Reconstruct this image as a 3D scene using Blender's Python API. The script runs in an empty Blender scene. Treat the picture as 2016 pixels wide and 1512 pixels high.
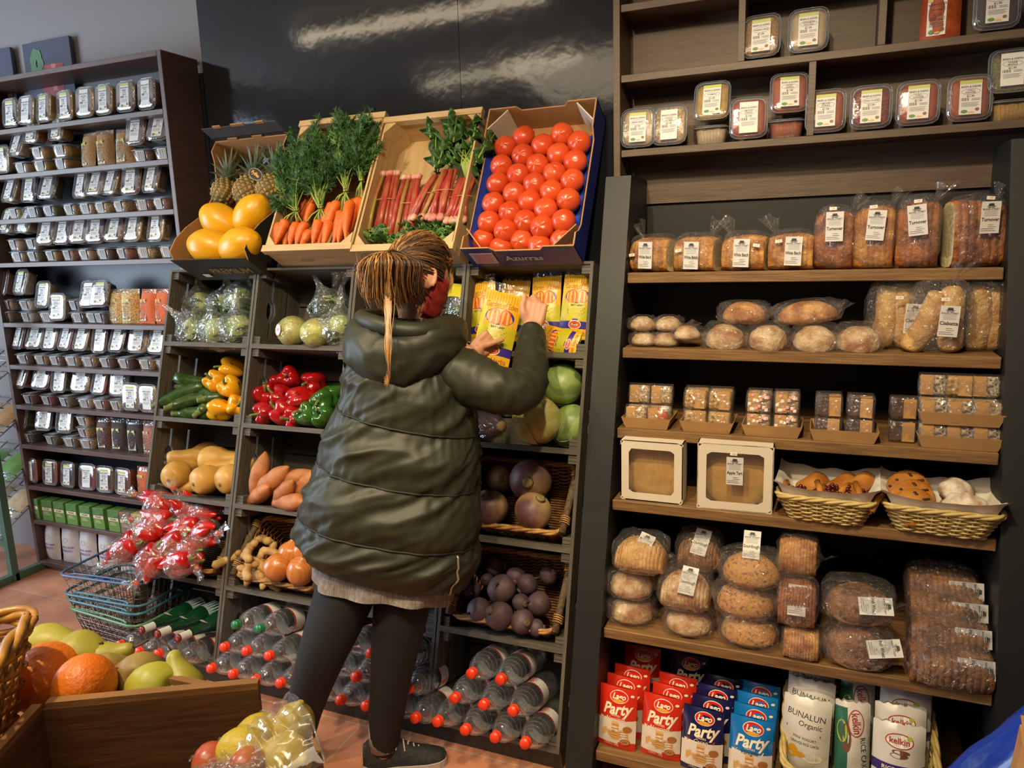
import bpy, math, random
from mathutils import Vector, Matrix, Euler, noise
R_ = math.radians
rnd = random.Random(7)
scn = bpy.context.scene
COL = scn.collection

# ---------------------------------------------------------------- camera
F_PX = 1459.24
CAM = Vector((2.5174, -1.9216, 1.6173))
YAW, PITCH, ROLL = R_(22.743), R_(10.480), R_(-1.706)
_fw = Vector((-math.sin(YAW) * math.cos(PITCH), math.cos(YAW) * math.cos(PITCH), -math.sin(PITCH)))
_rt = Vector((math.cos(YAW), math.sin(YAW), 0)); _up = _rt.cross(_fw)
RT = math.cos(ROLL) * _rt + math.sin(ROLL) * _up
UP = -math.sin(ROLL) * _rt + math.cos(ROLL) * _up
FW = _fw
cam_d = bpy.data.cameras.new('camera'); cam = bpy.data.objects.new('camera', cam_d); COL.objects.link(cam)
cam_d.sensor_width = 36.0; cam_d.lens = 36.0 * F_PX / 2016.0; cam_d.clip_start = 0.05
cam.matrix_world = Matrix(((RT.x, UP.x, -FW.x, CAM.x), (RT.y, UP.y, -FW.y, CAM.y), (RT.z, UP.z, -FW.z, CAM.z), (0, 0, 0, 1)))
scn.camera = cam

# ---------------------------------------------------------------- world, lights, exposure
scn.view_settings.view_transform = 'Standard'; scn.view_settings.look = 'None'
scn.view_settings.exposure = 0.0; scn.view_settings.gamma = 1.0; scn.view_settings.use_curve_mapping = False
cy = scn.cycles
cy.max_bounces = 8; cy.diffuse_bounces = 3; cy.glossy_bounces = 3; cy.transmission_bounces = 4
cy.transparent_max_bounces = 28; cy.caustics_reflective = False; cy.caustics_refractive = False
cy.use_denoising = True; cy.sample_clamp_indirect = 4.0
W = bpy.data.worlds.new('world'); scn.world = W; W.use_nodes = True
W.node_tree.nodes['Background'].inputs[0].default_value = (0.55, 0.72, 1.0, 1)
W.node_tree.nodes['Background'].inputs[1].default_value = 1.6

def area(name, loc, target, size, power, color, size_y=None, spread=180):
    d = bpy.data.lights.new(name, 'AREA'); d.energy = power; d.color = color; d.size = size; d.spread = R_(spread)
    if size_y: d.shape = 'RECTANGLE'; d.size_y = size_y
    o = bpy.data.objects.new(name, d); COL.objects.link(o); o.location = loc
    o.rotation_euler = (Vector(target) - Vector(loc)).to_track_quat('-Z', 'Y').to_euler()
    return o
def spot(name, loc, target, power, color, angle=70, blend=.5, rad=.04):
    d = bpy.data.lights.new(name, 'SPOT'); d.energy = power; d.color = color; d.spot_size = R_(angle); d.spot_blend = blend
    d.shadow_soft_size = rad
    o = bpy.data.objects.new(name, d); COL.objects.link(o); o.location = loc
    o.rotation_euler = (Vector(target) - Vector(loc)).to_track_quat('-Z', 'Y').to_euler()
    return o
WARM = (1.0, 0.80, 0.50); DAY = (0.70, 0.85, 1.0)
area('daylight', (-2.55, -1.3, 1.75), (-0.2, 0.5, 1.0), 1.7, 108, DAY, 1.9)
spot('ceiling_spot', (0.55, -1.15, 2.8), (0.55, 0.45, 0.9), 90, WARM, 80, .7)
spot('ceiling_spot', (1.78, -1.45, 2.8), (1.5, 0.4, 1.25), 110, WARM, 75, .7)
spot('ceiling_spot', (2.35, -1.1, 2.8), (2.45, 0.4, 1.0), 130, WARM, 85, .7)
spot('ceiling_spot', (1.0, -1.7, 2.8), (1.1, -.5, 0), 120, WARM, 70, .8)
area('ceiling_glow', (1.5, -2.2, 2.82), (1.5, -2.0, 0), 2.2, 30, (1.0, 0.82, 0.58), 1.2)
# ---------------------------------------------------------------- projecting a pixel of the photograph onto a plane of the place
def ray(px, py): return FW + RT * ((px - 1008) / F_PX) - UP * ((py - 756) / F_PX)
def onP(px, py, p, n):
    d = ray(px, py); n = Vector(n); return CAM + d * (n.dot(Vector(p) - CAM) / n.dot(d))
def onY(px, py, Y): return onP(px, py, (0, Y, 0), (0, 1, 0))
def onZ(px, py, Z): return onP(px, py, (0, 0, Z), (0, 0, 1))
def at(px, py, d): return CAM + ray(px, py) * d
LEAN = R_(16.09); CZ = 0.075
def LP(px, py, n=0.0):                       # on the leaning front of the crates, n metres inside
    nn = Vector((0, math.cos(LEAN), -math.sin(LEAN))); return onP(px, py, Vector((0, 0, CZ)) + nn * n, nn)

# ---------------------------------------------------------------- materials
def S(r, g, b):
    f = lambda c: (c / 255 / 12.92) if c / 255 <= .04045 else ((c / 255 + .055) / 1.055) ** 2.4
    return (f(r), f(g), f(b), 1)
MATS = {}
def _new(name):
    m = bpy.data.materials.new(name); m.use_nodes = True; nt = m.node_tree
    return m, nt, nt.nodes, nt.links, nt.nodes.get('Principled BSDF')
def pm(name, c, c2=None, sc=15, rough=.5, bump=0, bsc=None, metal=0, coat=0, spec=.5, st=(1, 1, 1), lo=.35, hi=.65, det=4, vary=0, sss=0, trans=0, wave=None):
    if name in MATS: return MATS[name]
    m, nt, N, L, b = _new(name); MATS[name] = m
    b.inputs['Base Color'].default_value = c; b.inputs['Roughness'].default_value = rough; b.inputs['Metallic'].default_value = metal
    b.inputs['Coat Weight'].default_value = coat; b.inputs['Coat Roughness'].default_value = .08; b.inputs['Specular IOR Level'].default_value = spec
    if trans: b.inputs['Transmission Weight'].default_value = trans
    if sss: b.inputs['Subsurface Weight'].default_value = sss; b.inputs['Subsurface Radius'].default_value = (.01, .004, .002)
    tc = N.new('ShaderNodeTexCoord'); mp = N.new('ShaderNodeMapping'); mp.inputs['Scale'].default_value = st
    L.new(tc.outputs['Object'], mp.inputs[0])
    if vary:
        oi = N.new('ShaderNodeObjectInfo'); vm = N.new('ShaderNodeVectorMath'); vm.operation = 'SCALE'; vm.inputs[0].default_value = (7, 11, 5)
        L.new(oi.outputs['Random'], vm.inputs['Scale']); L.new(vm.outputs[0], mp.inputs['Location'])
    last = None
    if c2:
        if wave:
            nz = N.new('ShaderNodeTexWave'); nz.inputs['Scale'].default_value = sc; nz.inputs['Distortion'].default_value = wave; nz.inputs['Detail'].default_value = det
            nz.inputs['Detail Scale'].default_value = 1.5
        else:
            nz = N.new('ShaderNodeTexNoise'); nz.inputs['Scale'].default_value = sc; nz.inputs['Detail'].default_value = det
        L.new(mp.outputs[0], nz.inputs['Vector'])
        rp = N.new('ShaderNodeValToRGB'); rp.color_ramp.elements[0].position = lo; rp.color_ramp.elements[1].position = hi
        rp.color_ramp.elements[0].color = c; rp.color_ramp.elements[1].color = c2
        L.new(nz.outputs['Fac'], rp.inputs[0]); last = rp.outputs[0]
    if vary:
        if last is None:
            rg = N.new('ShaderNodeRGB'); rg.outputs[0].default_value = c; last = rg.outputs[0]
        hs = N.new('ShaderNodeHueSaturation'); mr = N.new('ShaderNodeMapRange')
        mr.inputs[3].default_value = 1 - vary; mr.inputs[4].default_value = 1 + vary
        L.new(oi.outputs['Random'], mr.inputs[0]); L.new(mr.outputs[0], hs.inputs['Value']); L.new(last, hs.inputs['Color']); last = hs.outputs[0]
    if last is not None: L.new(last, b.inputs['Base Color'])
    if bump:
        n2 = N.new('ShaderNodeTexNoise'); n2.inputs['Scale'].default_value = bsc or sc * 2; n2.inputs['Detail'].default_value = 3
        L.new(mp.outputs[0], n2.inputs['Vector']); bp = N.new('ShaderNodeBump'); bp.inputs['Strength'].default_value = bump; bp.inputs['Distance'].default_value = .01
        L.new(n2.outputs['Fac'], bp.inputs['Height']); L.new(bp.outputs[0], b.inputs['Normal'])
    return m
def film(name, tint=(1, 1, 1), haze=.05, rough=.1, bump=.5, bsc=25, gl=.10, hz=(.9, .92, .95), st=(1, 1, 1), edge=.45):
    """clear plastic film: lets light through, reflects by angle, a little haze, crumples as bump"""
    if name in MATS: return MATS[name]
    m, nt, N, L, b = _new(name); MATS[name] = m; N.remove(b); out = N.get('Material Output')
    tr = N.new('ShaderNodeBsdfTransparent'); tr.inputs[0].default_value = (*tint, 1)
    gs = N.new('ShaderNodeBsdfGlossy'); gs.inputs['Roughness'].default_value = rough; gs.inputs[0].default_value = (1, 1, 1, 1)
    df = N.new('ShaderNodeBsdfDiffuse'); df.inputs[0].default_value = (*hz, 1)
    lw = N.new('ShaderNodeLayerWeight'); lw.inputs['Blend'].default_value = .3
    mr = N.new('ShaderNodeMapRange'); mr.inputs[3].default_value = gl; mr.inputs[4].default_value = edge
    L.new(lw.outputs['Facing'], mr.inputs[0])
    if bump:
        tc = N.new('ShaderNodeTexCoord'); mp = N.new('ShaderNodeMapping'); mp.inputs['Scale'].default_value = st; L.new(tc.outputs['Object'], mp.inputs[0])
        nz = N.new('ShaderNodeTexNoise'); nz.inputs['Scale'].default_value = bsc; nz.inputs['Detail'].default_value = 2.5; nz.inputs['Distortion'].default_value = 1.2
        L.new(mp.outputs[0], nz.inputs['Vector'])
        bp = N.new('ShaderNodeBump'); bp.inputs['Strength'].default_value = bump; bp.inputs['Distance'].default_value = .02
        L.new(nz.outputs['Fac'], bp.inputs['Height']); L.new(bp.outputs[0], gs.inputs['Normal']); L.new(bp.outputs[0], lw.inputs['Normal'])
    m1 = N.new('ShaderNodeMixShader'); m1.inputs[0].default_value = haze; L.new(tr.outputs[0], m1.inputs[1]); L.new(df.outputs[0], m1.inputs[2])
    m2 = N.new('ShaderNodeMixShader'); L.new(mr.outputs[0], m2.inputs[0]); L.new(m1.outputs[0], m2.inputs[1]); L.new(gs.outputs[0], m2.inputs[2])
    L.new(m2.outputs[0], out.inputs['Surface'])
    return m
def emis(name, c, s):
    m, nt, N, L, b = _new(name); b.inputs['Emission Color'].default_value = c; b.inputs['Emission Strength'].default_value = s
    b.inputs['Base Color'].default_value = c; return m
def wood(name, c, c2, grain=(1.2, 14, 14), rough=.55, bump=.15, vary=.06, sc=6):
    return pm(name, c, c2, sc=sc, rough=rough, bump=bump, bsc=sc * 2, st=grain, lo=.3, hi=.7, det=6, vary=vary)

# ---------------------------------------------------------------- mesh building
TXT = {}
def tmesh(s, bold=0.0, shear=0.0):
    k = (s, bold, shear)
    if k not in TXT:
        cu = bpy.data.curves.new('lettering', 'FONT'); cu.body = s; cu.size = 1; cu.align_x = 'CENTER'; cu.align_y = 'CENTER'
        cu.resolution_u = 2; cu.offset = bold; cu.shear = shear
        ob = bpy.data.objects.new('lettering', cu); me = bpy.data.meshes.new_from_object(ob)
        TXT[k] = ([tuple(v.co) for v in me.vertices], [tuple(p.vertices) for p in me.polygons])
        bpy.data.objects.remove(ob); bpy.data.curves.remove(cu); bpy.data.meshes.remove(me)
    return TXT[k]
FRONT = Matrix(((1, 0, 0, 0), (0, 0, -1, 0), (0, 1, 0, 0), (0, 0, 0, 1)))      # drawing plane (x, y) -> upright, facing -Y
def T(x, y, z): return Matrix.Translation((x, y, z))
def RX(a): return Matrix.Rotation(a, 4, 'X')
def RY(a): return Matrix.Rotation(a, 4, 'Y')
def RZ(a): return Matrix.Rotation(a, 4, 'Z')
def SC(x, y, z): return Matrix.Diagonal((x, y, z, 1))
def frame(p, d, up=(0, 0, 1)):               # z axis of the frame along d
    z = Vector(d).normalized(); u = Vector(up)
    if abs(z.dot(u)) > .98: u = Vector((0, 1, 0))
    x = u.cross(z).normalized(); y = z.cross(x)
    return Matrix(((x.x, y.x, z.x, p[0]), (x.y, y.y, z.y, p[1]), (x.z, y.z, z.z, p[2]), (0, 0, 0, 1)))
class MB:
    def __init__(s): s.v = []; s.f = []; s.mi = []; s.sm = []; s.mats = []
    def add(s, V, F, mat, smooth=False, M=None):
        if mat not in s.mats: s.mats.append(mat)
        i = s.mats.index(mat); o = len(s.v)
        s.v += [tuple(M @ Vector(v)) for v in V] if M is not None else [tuple(v) for v in V]
        s.f += [tuple(a + o for a in f) for f in F]; s.mi += [i] * len(F); s.sm += [smooth] * len(F)
        return s
    def box(s, c, d, mat, M=None):
        x, y, z = d[0] / 2, d[1] / 2, d[2] / 2
        V = [(c[0] + a * x, c[1] + b * y, c[2] + e * z) for a in (-1, 1) for b in (-1, 1) for e in (-1, 1)]
        return s.add(V, [(0, 1, 3, 2), (4, 6, 7, 5), (0, 4, 5, 1), (2, 3, 7, 6), (0, 2, 6, 4), (1, 5, 7, 3)], mat, False, M)
    def cbox(s, c, d, mat, b=.003, M=None):   # box with chamfered edges
        x, y, z = d[0] / 2, d[1] / 2, d[2] / 2; V = []; F = []
        pts = {}
        for sx in (-1, 1):
            for sy in (-1, 1):
                for sz in (-1, 1):
                    for k in range(3):
                        e = [x - b, y - b, z - b]; e[k] += b
                        pts[(sx, sy, sz, k)] = len(V); V.append((c[0] + sx * e[0], c[1] + sy * e[1], c[2] + sz * e[2]))
        for k in range(3):
            a_, b_ = (k + 1) % 3, (k + 2) % 3
            for sg in (-1, 1):
                q = []
                for (u, w) in ((-1, -1), (1, -1), (1, 1), (-1, 1)):
                    t = [0, 0, 0]; t[k] = sg; t[a_] = u; t[b_] = w; q.append(pts[(*t, k)])
                F.append(q if sg > 0 else q[::-1])
            for u in (-1, 1):
                for w in (-1, 1):
                    t = [0, 0, 0]; t[a_] = u; t[b_] = w; t[k] = -1; p1 = pts[(*t, a_)]; p2 = pts[(*t, b_)]; t[k] = 1; p3 = pts[(*t, b_)]; p4 = pts[(*t, a_)]
                    F.append((p1, p2, p3, p4) if u * w > 0 else (p4, p3, p2, p1))
        for sx in (-1, 1):
            for sy in (-1, 1):
                for sz in (-1, 1):
                    q = [pts[(sx, sy, sz, k)] for k in range(3)]; F.append(q if sx * sy * sz > 0 else q[::-1])
        return s.add(V, F, mat, False, M)
    def prism(s, poly, y0, y1, mat, M=None, smooth=False):   # polygon in x,z pushed along y
        n = len(poly); V = [(p[0], y0, p[1]) for p in poly] + [(p[0], y1, p[1]) for p in poly]
        F = [tuple(range(n)), tuple(range(2 * n - 1, n - 1, -1))] + [(i, i + n, (i + 1) % n + n, (i + 1) % n) for i in range(n)]
        return s.add(V, F, mat, smooth, M)
    def lathe(s, prof, mat, n=16, M=None, fn=None, cap=True):
        V = []; F = []
        for j, (r, z) in enumerate(prof):
            for i in range(n):
                a = 2 * math.pi * i / n; k = fn(a, j / (len(prof) - 1)) if fn else 1
                V.append((r * k * math.cos(a), r * k * math.sin(a), z))
        for j in range(len(prof) - 1):
            for i in range(n):
                i2 = (i + 1) % n; F.append((j * n + i, j * n + i2, (j + 1) * n + i2, (j + 1) * n + i))
        if cap: F.append(tuple(range(n))[::-1]); F.append(tuple((len(prof) - 1) * n + i for i in range(n)))
        return s.add(V, F, mat, True, M)
    def ball(s, r, mat, nu=20, nv=12, M=None, fn=None):
        r = (r, r, r) if not isinstance(r, (tuple, list)) else r; V = [(0, 0, -r[2])]; F = []
        for j in range(1, nv):
            t = math.pi * j / nv
            for i in range(nu):
                a = 2 * math.pi * i / nu; V.append((r[0] * math.sin(t) * math.cos(a), r[1] * math.sin(t) * math.sin(a), -r[2] * math.cos(t)))
        V.append((0, 0, r[2])); top = len(V) - 1
        for i in range(nu):
            i2 = (i + 1) % nu; F.append((0, 1 + i2, 1 + i)); F.append((top, 1 + (nv - 2) * nu + i, 1 + (nv - 2) * nu + i2))
        for j in range(nv - 2):
            for i in range(nu):
                i2 = (i + 1) % nu; a = 1 + j * nu; F.append((a + i, a + i2, a + nu + i2, a + nu + i))
        if fn: V = [tuple(fn(Vector(v))) for v in V]
        return s.add(V, F, mat, True, M)
    def tube(s, pts, r, mat, n=6, M=None, smooth=True, flat=1.0, cap=True):
        pts = [Vector(p) for p in pts]; k = len(pts); V = []; F = []
        rs = r if isinstance(r, (list, tuple)) else [r] * k
        x = None
        for i, p in enumerate(pts):
            t = (pts[min(i + 1, k - 1)] - pts[max(i - 1, 0)])
            t = t.normalized() if t.length > 1e-9 else Vector((0, 0, 1))
            if x is None:
                u = Vector((0, 0, 1)) if abs(t.z) < .9 else Vector((0, 1, 0)); x = u.cross(t).normalized()
            else:
                x = (x - t * x.dot(t)); x = x.normalized() if x.length > 1e-6 else Vector((1, 0, 0))
            y = t.cross(x)
            for j in range(n):
                a = 2 * math.pi * j / n; V.append(p + x * rs[i] * math.cos(a) + y * rs[i] * flat * math.sin(a))
        for i in range(k - 1):
            for j in range(n):
                j2 = (j + 1) % n; F.append((i * n + j, i * n + j2, (i + 1) * n + j2, (i + 1) * n + j))
        if cap and n > 2: F.append(tuple(range(n))[::-1]); F.append(tuple((k - 1) * n + j for j in range(n)))
        return s.add(V, F, mat, smooth, M)
    def grid(s, fn, nu, nv, mat, M=None, smooth=True, cu=False):
        V = [fn(i / (nu if cu else nu - 1), j / (nv - 1)) for j in range(nv) for i in range(nu)]; F = []
        for j in range(nv - 1):
            for i in range(nu if cu else nu - 1):
                i2 = (i + 1) % nu; F.append((j * nu + i, j * nu + i2, (j + 1) * nu + i2, (j + 1) * nu + i))
        return s.add(V, F, mat, smooth, M)
    def quad(s, x0, z0, x1, z1, mat, y=0, M=None): return s.add([(x0, y, z0), (x1, y, z0), (x1, y, z1), (x0, y, z1)], [(0, 1, 2, 3)], mat, False, M)
    def disc(s, cx, cz, rx, rz, mat, y=0, M=None, n=14): return s.add([(cx + rx * math.cos(6.2832 * i / n), y, cz + rz * math.sin(6.2832 * i / n)) for i in range(n)], [tuple(range(n))], mat, False, M)
    def ring(s, cx, cz, rx, rz, w, mat, y=0, M=None, n=18):
        V = []; F = []
        for i in range(n):
            c, q = math.cos(6.2832 * i / n), math.sin(6.2832 * i / n); V += [(cx + rx * c, y, cz + rz * q), (cx + (rx - w) * c, y, cz + (rz - w) * q)]
        for i in range(n): a, b = 2 * i, 2 * ((i + 1) % n); F.append((a, b, b + 1, a + 1))
        return s.add(V, F, mat, False, M)
    def text(s, t, size, x, z, mat, y=0, M=None, bold=0.0, shear=0.0, fit=None, rot=0):
        V, F = tmesh(t, bold, shear)
        if not V: return s
        w = max(v[0] for v in V) - min(v[0] for v in V); k = size
        if fit and w * size > fit: k = fit / w
        m = T(x, y, z) @ FRONT @ RZ(rot) @ SC(k, size, 1)
        return s.add(V, F, mat, False, (M @ m) if M is not None else m)
    def mesh(s, name, M=None):
        me = bpy.data.meshes.new(name); me.from_pydata(s.v, [], s.f)
        for m in s.mats: me.materials.append(m)
        me.polygons.foreach_set('material_index', s.mi); me.polygons.foreach_set('use_smooth', s.sm); me.update()
        return me
    def build(s, name, parent=None, loc=(0, 0, 0), rot=(0, 0, 0), label=None, M=None):
        return obj(name, s.mesh(name), parent, loc, rot, label, M)
def obj(name, me, parent=None, loc=(0, 0, 0), rot=(0, 0, 0), label=None, M=None):
    o = bpy.data.objects.new(name, me); COL.objects.link(o); o.parent = parent
    if M is not None: o.matrix_basis = M
    else: o.location = loc; o.rotation_euler = rot
    if label: o['label'] = label
    return o
def tag(o, label, cat, group=None, kind=None):
    o['label'] = label; o['category'] = cat
    if group: o['group'] = group
    if kind: o['kind'] = kind
    return o
def thing(name, label, cat, loc=(0, 0, 0), rot=(0, 0, 0), group=None, M=None):
    o = bpy.data.objects.new(name, None); COL.objects.link(o); o.empty_display_size = .02
    if M is not None: o.matrix_basis = M
    else: o.location = loc; o.rotation_euler = rot
    return tag(o, label, cat, group)
def dup(root, M, label, group=None):
    r = root.copy(); COL.objects.link(r); r.matrix_basis = M; r['label'] = label
    if group: r['group'] = group
    for ch in root.children:
        c = ch.copy(); COL.objects.link(c); c.parent = r
        for g in ch.children:
            d = g.copy(); COL.objects.link(d); d.parent = c
    return r
def struct(o): o['kind'] = 'structure'; return o
def nz(v, s=1.0): return noise.noise(Vector(v) * s)
ORD = ['', 'first', 'second', 'third', 'fourth', 'fifth', 'sixth', 'seventh', 'eighth', 'ninth', 'tenth', 'eleventh', 'twelfth', 'thirteenth', 'fourteenth', 'fifteenth', 'sixteenth']
# ---------------------------------------------------------------- the room
WY = 0.74
grey_paint = pm('grey_paint', S(134, 128, 128), rough=.6)
dark_gloss = pm('dark_gloss', S(30, 32, 37), S(36, 38, 43), sc=3, rough=.10, bump=.10, bsc=11, coat=.2)
black_paint = pm('black_paint', S(46, 46, 46), rough=.45, bump=.04, bsc=60)
charcoal = pm('charcoal_paint', S(27, 28, 27), rough=.5, bump=.03, bsc=50)
def tile_mat():
    m, nt, N, L, b = _new('terracotta_tile')
    tc = N.new('ShaderNodeTexCoord'); mp = N.new('ShaderNodeMapping'); L.new(tc.outputs['Object'], mp.inputs[0])
    mp.inputs['Location'].default_value = (-0.039, -0.034, 0)
    br = N.new('ShaderNodeTexBrick'); br.offset = 0; br.inputs['Scale'].default_value = 1; br.inputs['Brick Width'].default_value = .316; br.inputs['Row Height'].default_value = .316
    br.inputs['Mortar Size'].default_value = .003; br.inputs['Mortar Smooth'].default_value = .2
    br.inputs['Color1'].default_value = S(200, 138, 108); br.inputs['Color2'].default_value = S(184, 124, 98); br.inputs['Mortar'].default_value = S(186, 160, 136)
    nzn = N.new('ShaderNodeTexNoise'); nzn.inputs['Scale'].default_value = 7; nzn.inputs['Detail'].default_value = 6; L.new(tc.outputs['Object'], nzn.inputs[0])
    rp = N.new('ShaderNodeValToRGB'); rp.color_ramp.elements[0].position = .3; rp.color_ramp.elements[0].color = (.72, .68, .66, 1); rp.color_ramp.elements[1].position = .7; rp.color_ramp.elements[1].color = (1.12, 1.1, 1.05, 1)
    L.new(nzn.outputs['Fac'], rp.inputs[0])
    mx = N.new('ShaderNodeMixRGB'); mx.blend_type = 'MULTIPLY'; mx.inputs[0].default_value = 1; L.new(mp.outputs[0], br.inputs['Vector']); L.new(br.outputs[0], mx.inputs[1]); L.new(rp.outputs[0], mx.inputs[2])
    L.new(mx.outputs[0], b.inputs['Base Color']); b.inputs['Roughness'].default_value = .38
    bp = N.new('ShaderNodeBump'); bp.inputs['Strength'].default_value = .4; bp.inputs['Distance'].default_value = .004; bp.invert = True
    L.new(br.outputs['Fac'], bp.inputs['Height']); L.new(bp.outputs[0], b.inputs['Normal'])
    return m
tile = tile_mat()
white_ceiling = pm('ceiling_paint', S(196, 190, 180), rough=.8)
X0, X1, Y0, H = -2.7, 4.2, -4.6, 2.95
def slab(name, c, d, mat): return struct(MB().box((0, 0, 0), d, mat).build(name, None, c))
slab('floor', ((X0 + X1) / 2, (Y0 + WY) / 2, -.05), (X1 - X0 + .2, WY - Y0 + .2, .1), tile)
slab('ceiling', ((X0 + X1) / 2, (Y0 + WY) / 2, H + .05), (X1 - X0 + .2, WY - Y0 + .2, .1), white_ceiling)
slab('wall_back', ((X0 + X1) / 2, WY + .05, H / 2), (X1 - X0 + .2, .1, H), grey_paint)
slab('wall_right', (X1 + .05, (Y0 + WY) / 2, H / 2), (.1, WY - Y0, H), grey_paint)
slab('wall_front', ((X0 + X1) / 2, Y0 - .05, H / 2), (X1 - X0 + .2, .1, H), pm('front_paint', S(150, 140, 125), rough=.7))
# left wall with the shop window in it
wl = MB(); wy0, wy1, wz0, wz1 = -2.3, -.35, .6, 2.65
for (ya, yb, za, zb) in ((Y0, wy0, 0, H), (wy1, WY, 0, H), (wy0, wy1, 0, wz0), (wy0, wy1, wz1, H)):
    wl.box((X0 - .05, (ya + yb) / 2, (za + zb) / 2), (.1, yb - ya, zb - za), grey_paint)
struct(wl.build('wall_left'))
wf = MB(); wp = pm('window_frame_paint', S(60, 58, 58), rough=.4)
for yy in (wy0 + .03, (wy0 + wy1) / 2, wy1 - .03): wf.box((X0 - .03, yy, (wz0 + wz1) / 2), (.06, .06, wz1 - wz0), wp)
for zz in (wz0 + .03, wz1 - .03): wf.box((X0 - .03, (wy0 + wy1) / 2, zz), (.06, wy1 - wy0, .06), wp)
struct(wf.build('window_1'))
# glossy dark wall boards behind the shelving and above the crates
bd = MB(); bd.box((-.66, WY - .006, 1.2), (1.3, .012, 2.4), pm('dark_board', S(34, 38, 46), rough=.32, spec=.3, bump=.03, bsc=20))
struct(bd.build('trim_1'))
bd = MB()
for xa, xb in ((.0, 1.235), (1.237, 1.86)): bd.box(((xa + xb) / 2, WY - .008, H / 2), (xb - xa, .016, H), dark_gloss)
struct(bd.build('trim_2'))
bd = MB(); bd.box((2.5, WY - .008, H / 2), (1.27, .016, H), pm('recess_paint', S(26, 25, 24), rough=.6))
struct(bd.build('trim_3'))
# ceiling lamp fixtures whose light the glossy board mirrors
warm_tube = emis('lamp_tube', (1, .84, .58, 1), 9)
fix = pm('lamp_metal', S(200, 196, 190), rough=.4)
def tube_lamp(p0, p1, lab):
    t = thing('ceiling_lamp', lab, 'lamp', p0, group='tube lamps'); d = Vector(p1) - Vector(p0)
    MB().tube([(0, 0, 0), d], .026, warm_tube, 8).build('lamp_tube', t)
    MB().tube([Vector((0, 0, .045)), d + Vector((0, 0, .045))], .03, fix, 4).build('lamp_housing', t)
tube_lamp((-.42, -.53, 2.87), (1.15, -.47, 2.87), 'long tube lamp on the ceiling close to the produce wall')
tube_lamp((-.40, -2.02, 2.87), (.95, -1.76, 2.87), 'long tube lamp on the ceiling behind the shopper')

# ---------------------------------------------------------------- the left shelving
rack_wood = wood('rack_veneer', S(92, 70, 62), S(74, 56, 50), (2.0, 2.0, 20), .42, .06, 0)
rack_h = wood('rack_veneer_shelf', S(96, 74, 66), S(78, 60, 54), (1.5, 20, 20), .42, .06, 0)
UY, UX0, UX1, UTOP = .527, -1.285, -.027, 2.455
LSH = [2.226, 2.024, 1.818, 1.612, 1.318, 1.105, .898, .69, .468, .28, .05]
ls = thing('shelving_unit', 'tall dark brown shelving unit full of clear food tubs against the wall', 'shelf', ((UX0 + UX1) / 2, UY, 0))
hw = (UX1 - UX0) / 2; UD = WY - .014 - UY
for sx in (-1, 1): MB().cbox((sx * (hw - .011), UD / 2, UTOP / 2), (.022, UD, UTOP), rack_wood, .0015).build('side_panel', ls)
MB().cbox((0, UD / 2, UTOP - .011), (2 * hw - .045, UD, .022), rack_h, .0015).build('top_panel', ls)
for z in LSH: MB().cbox((0, UD / 2 - .001, z - .011), (2 * hw - .045, UD - .002, .022), rack_h, .0015).build('shelf_board', ls)
MB().box((0, .03, .014), (2 * hw - .045, .02, .028), rack_h).build('plinth', ls)

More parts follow.
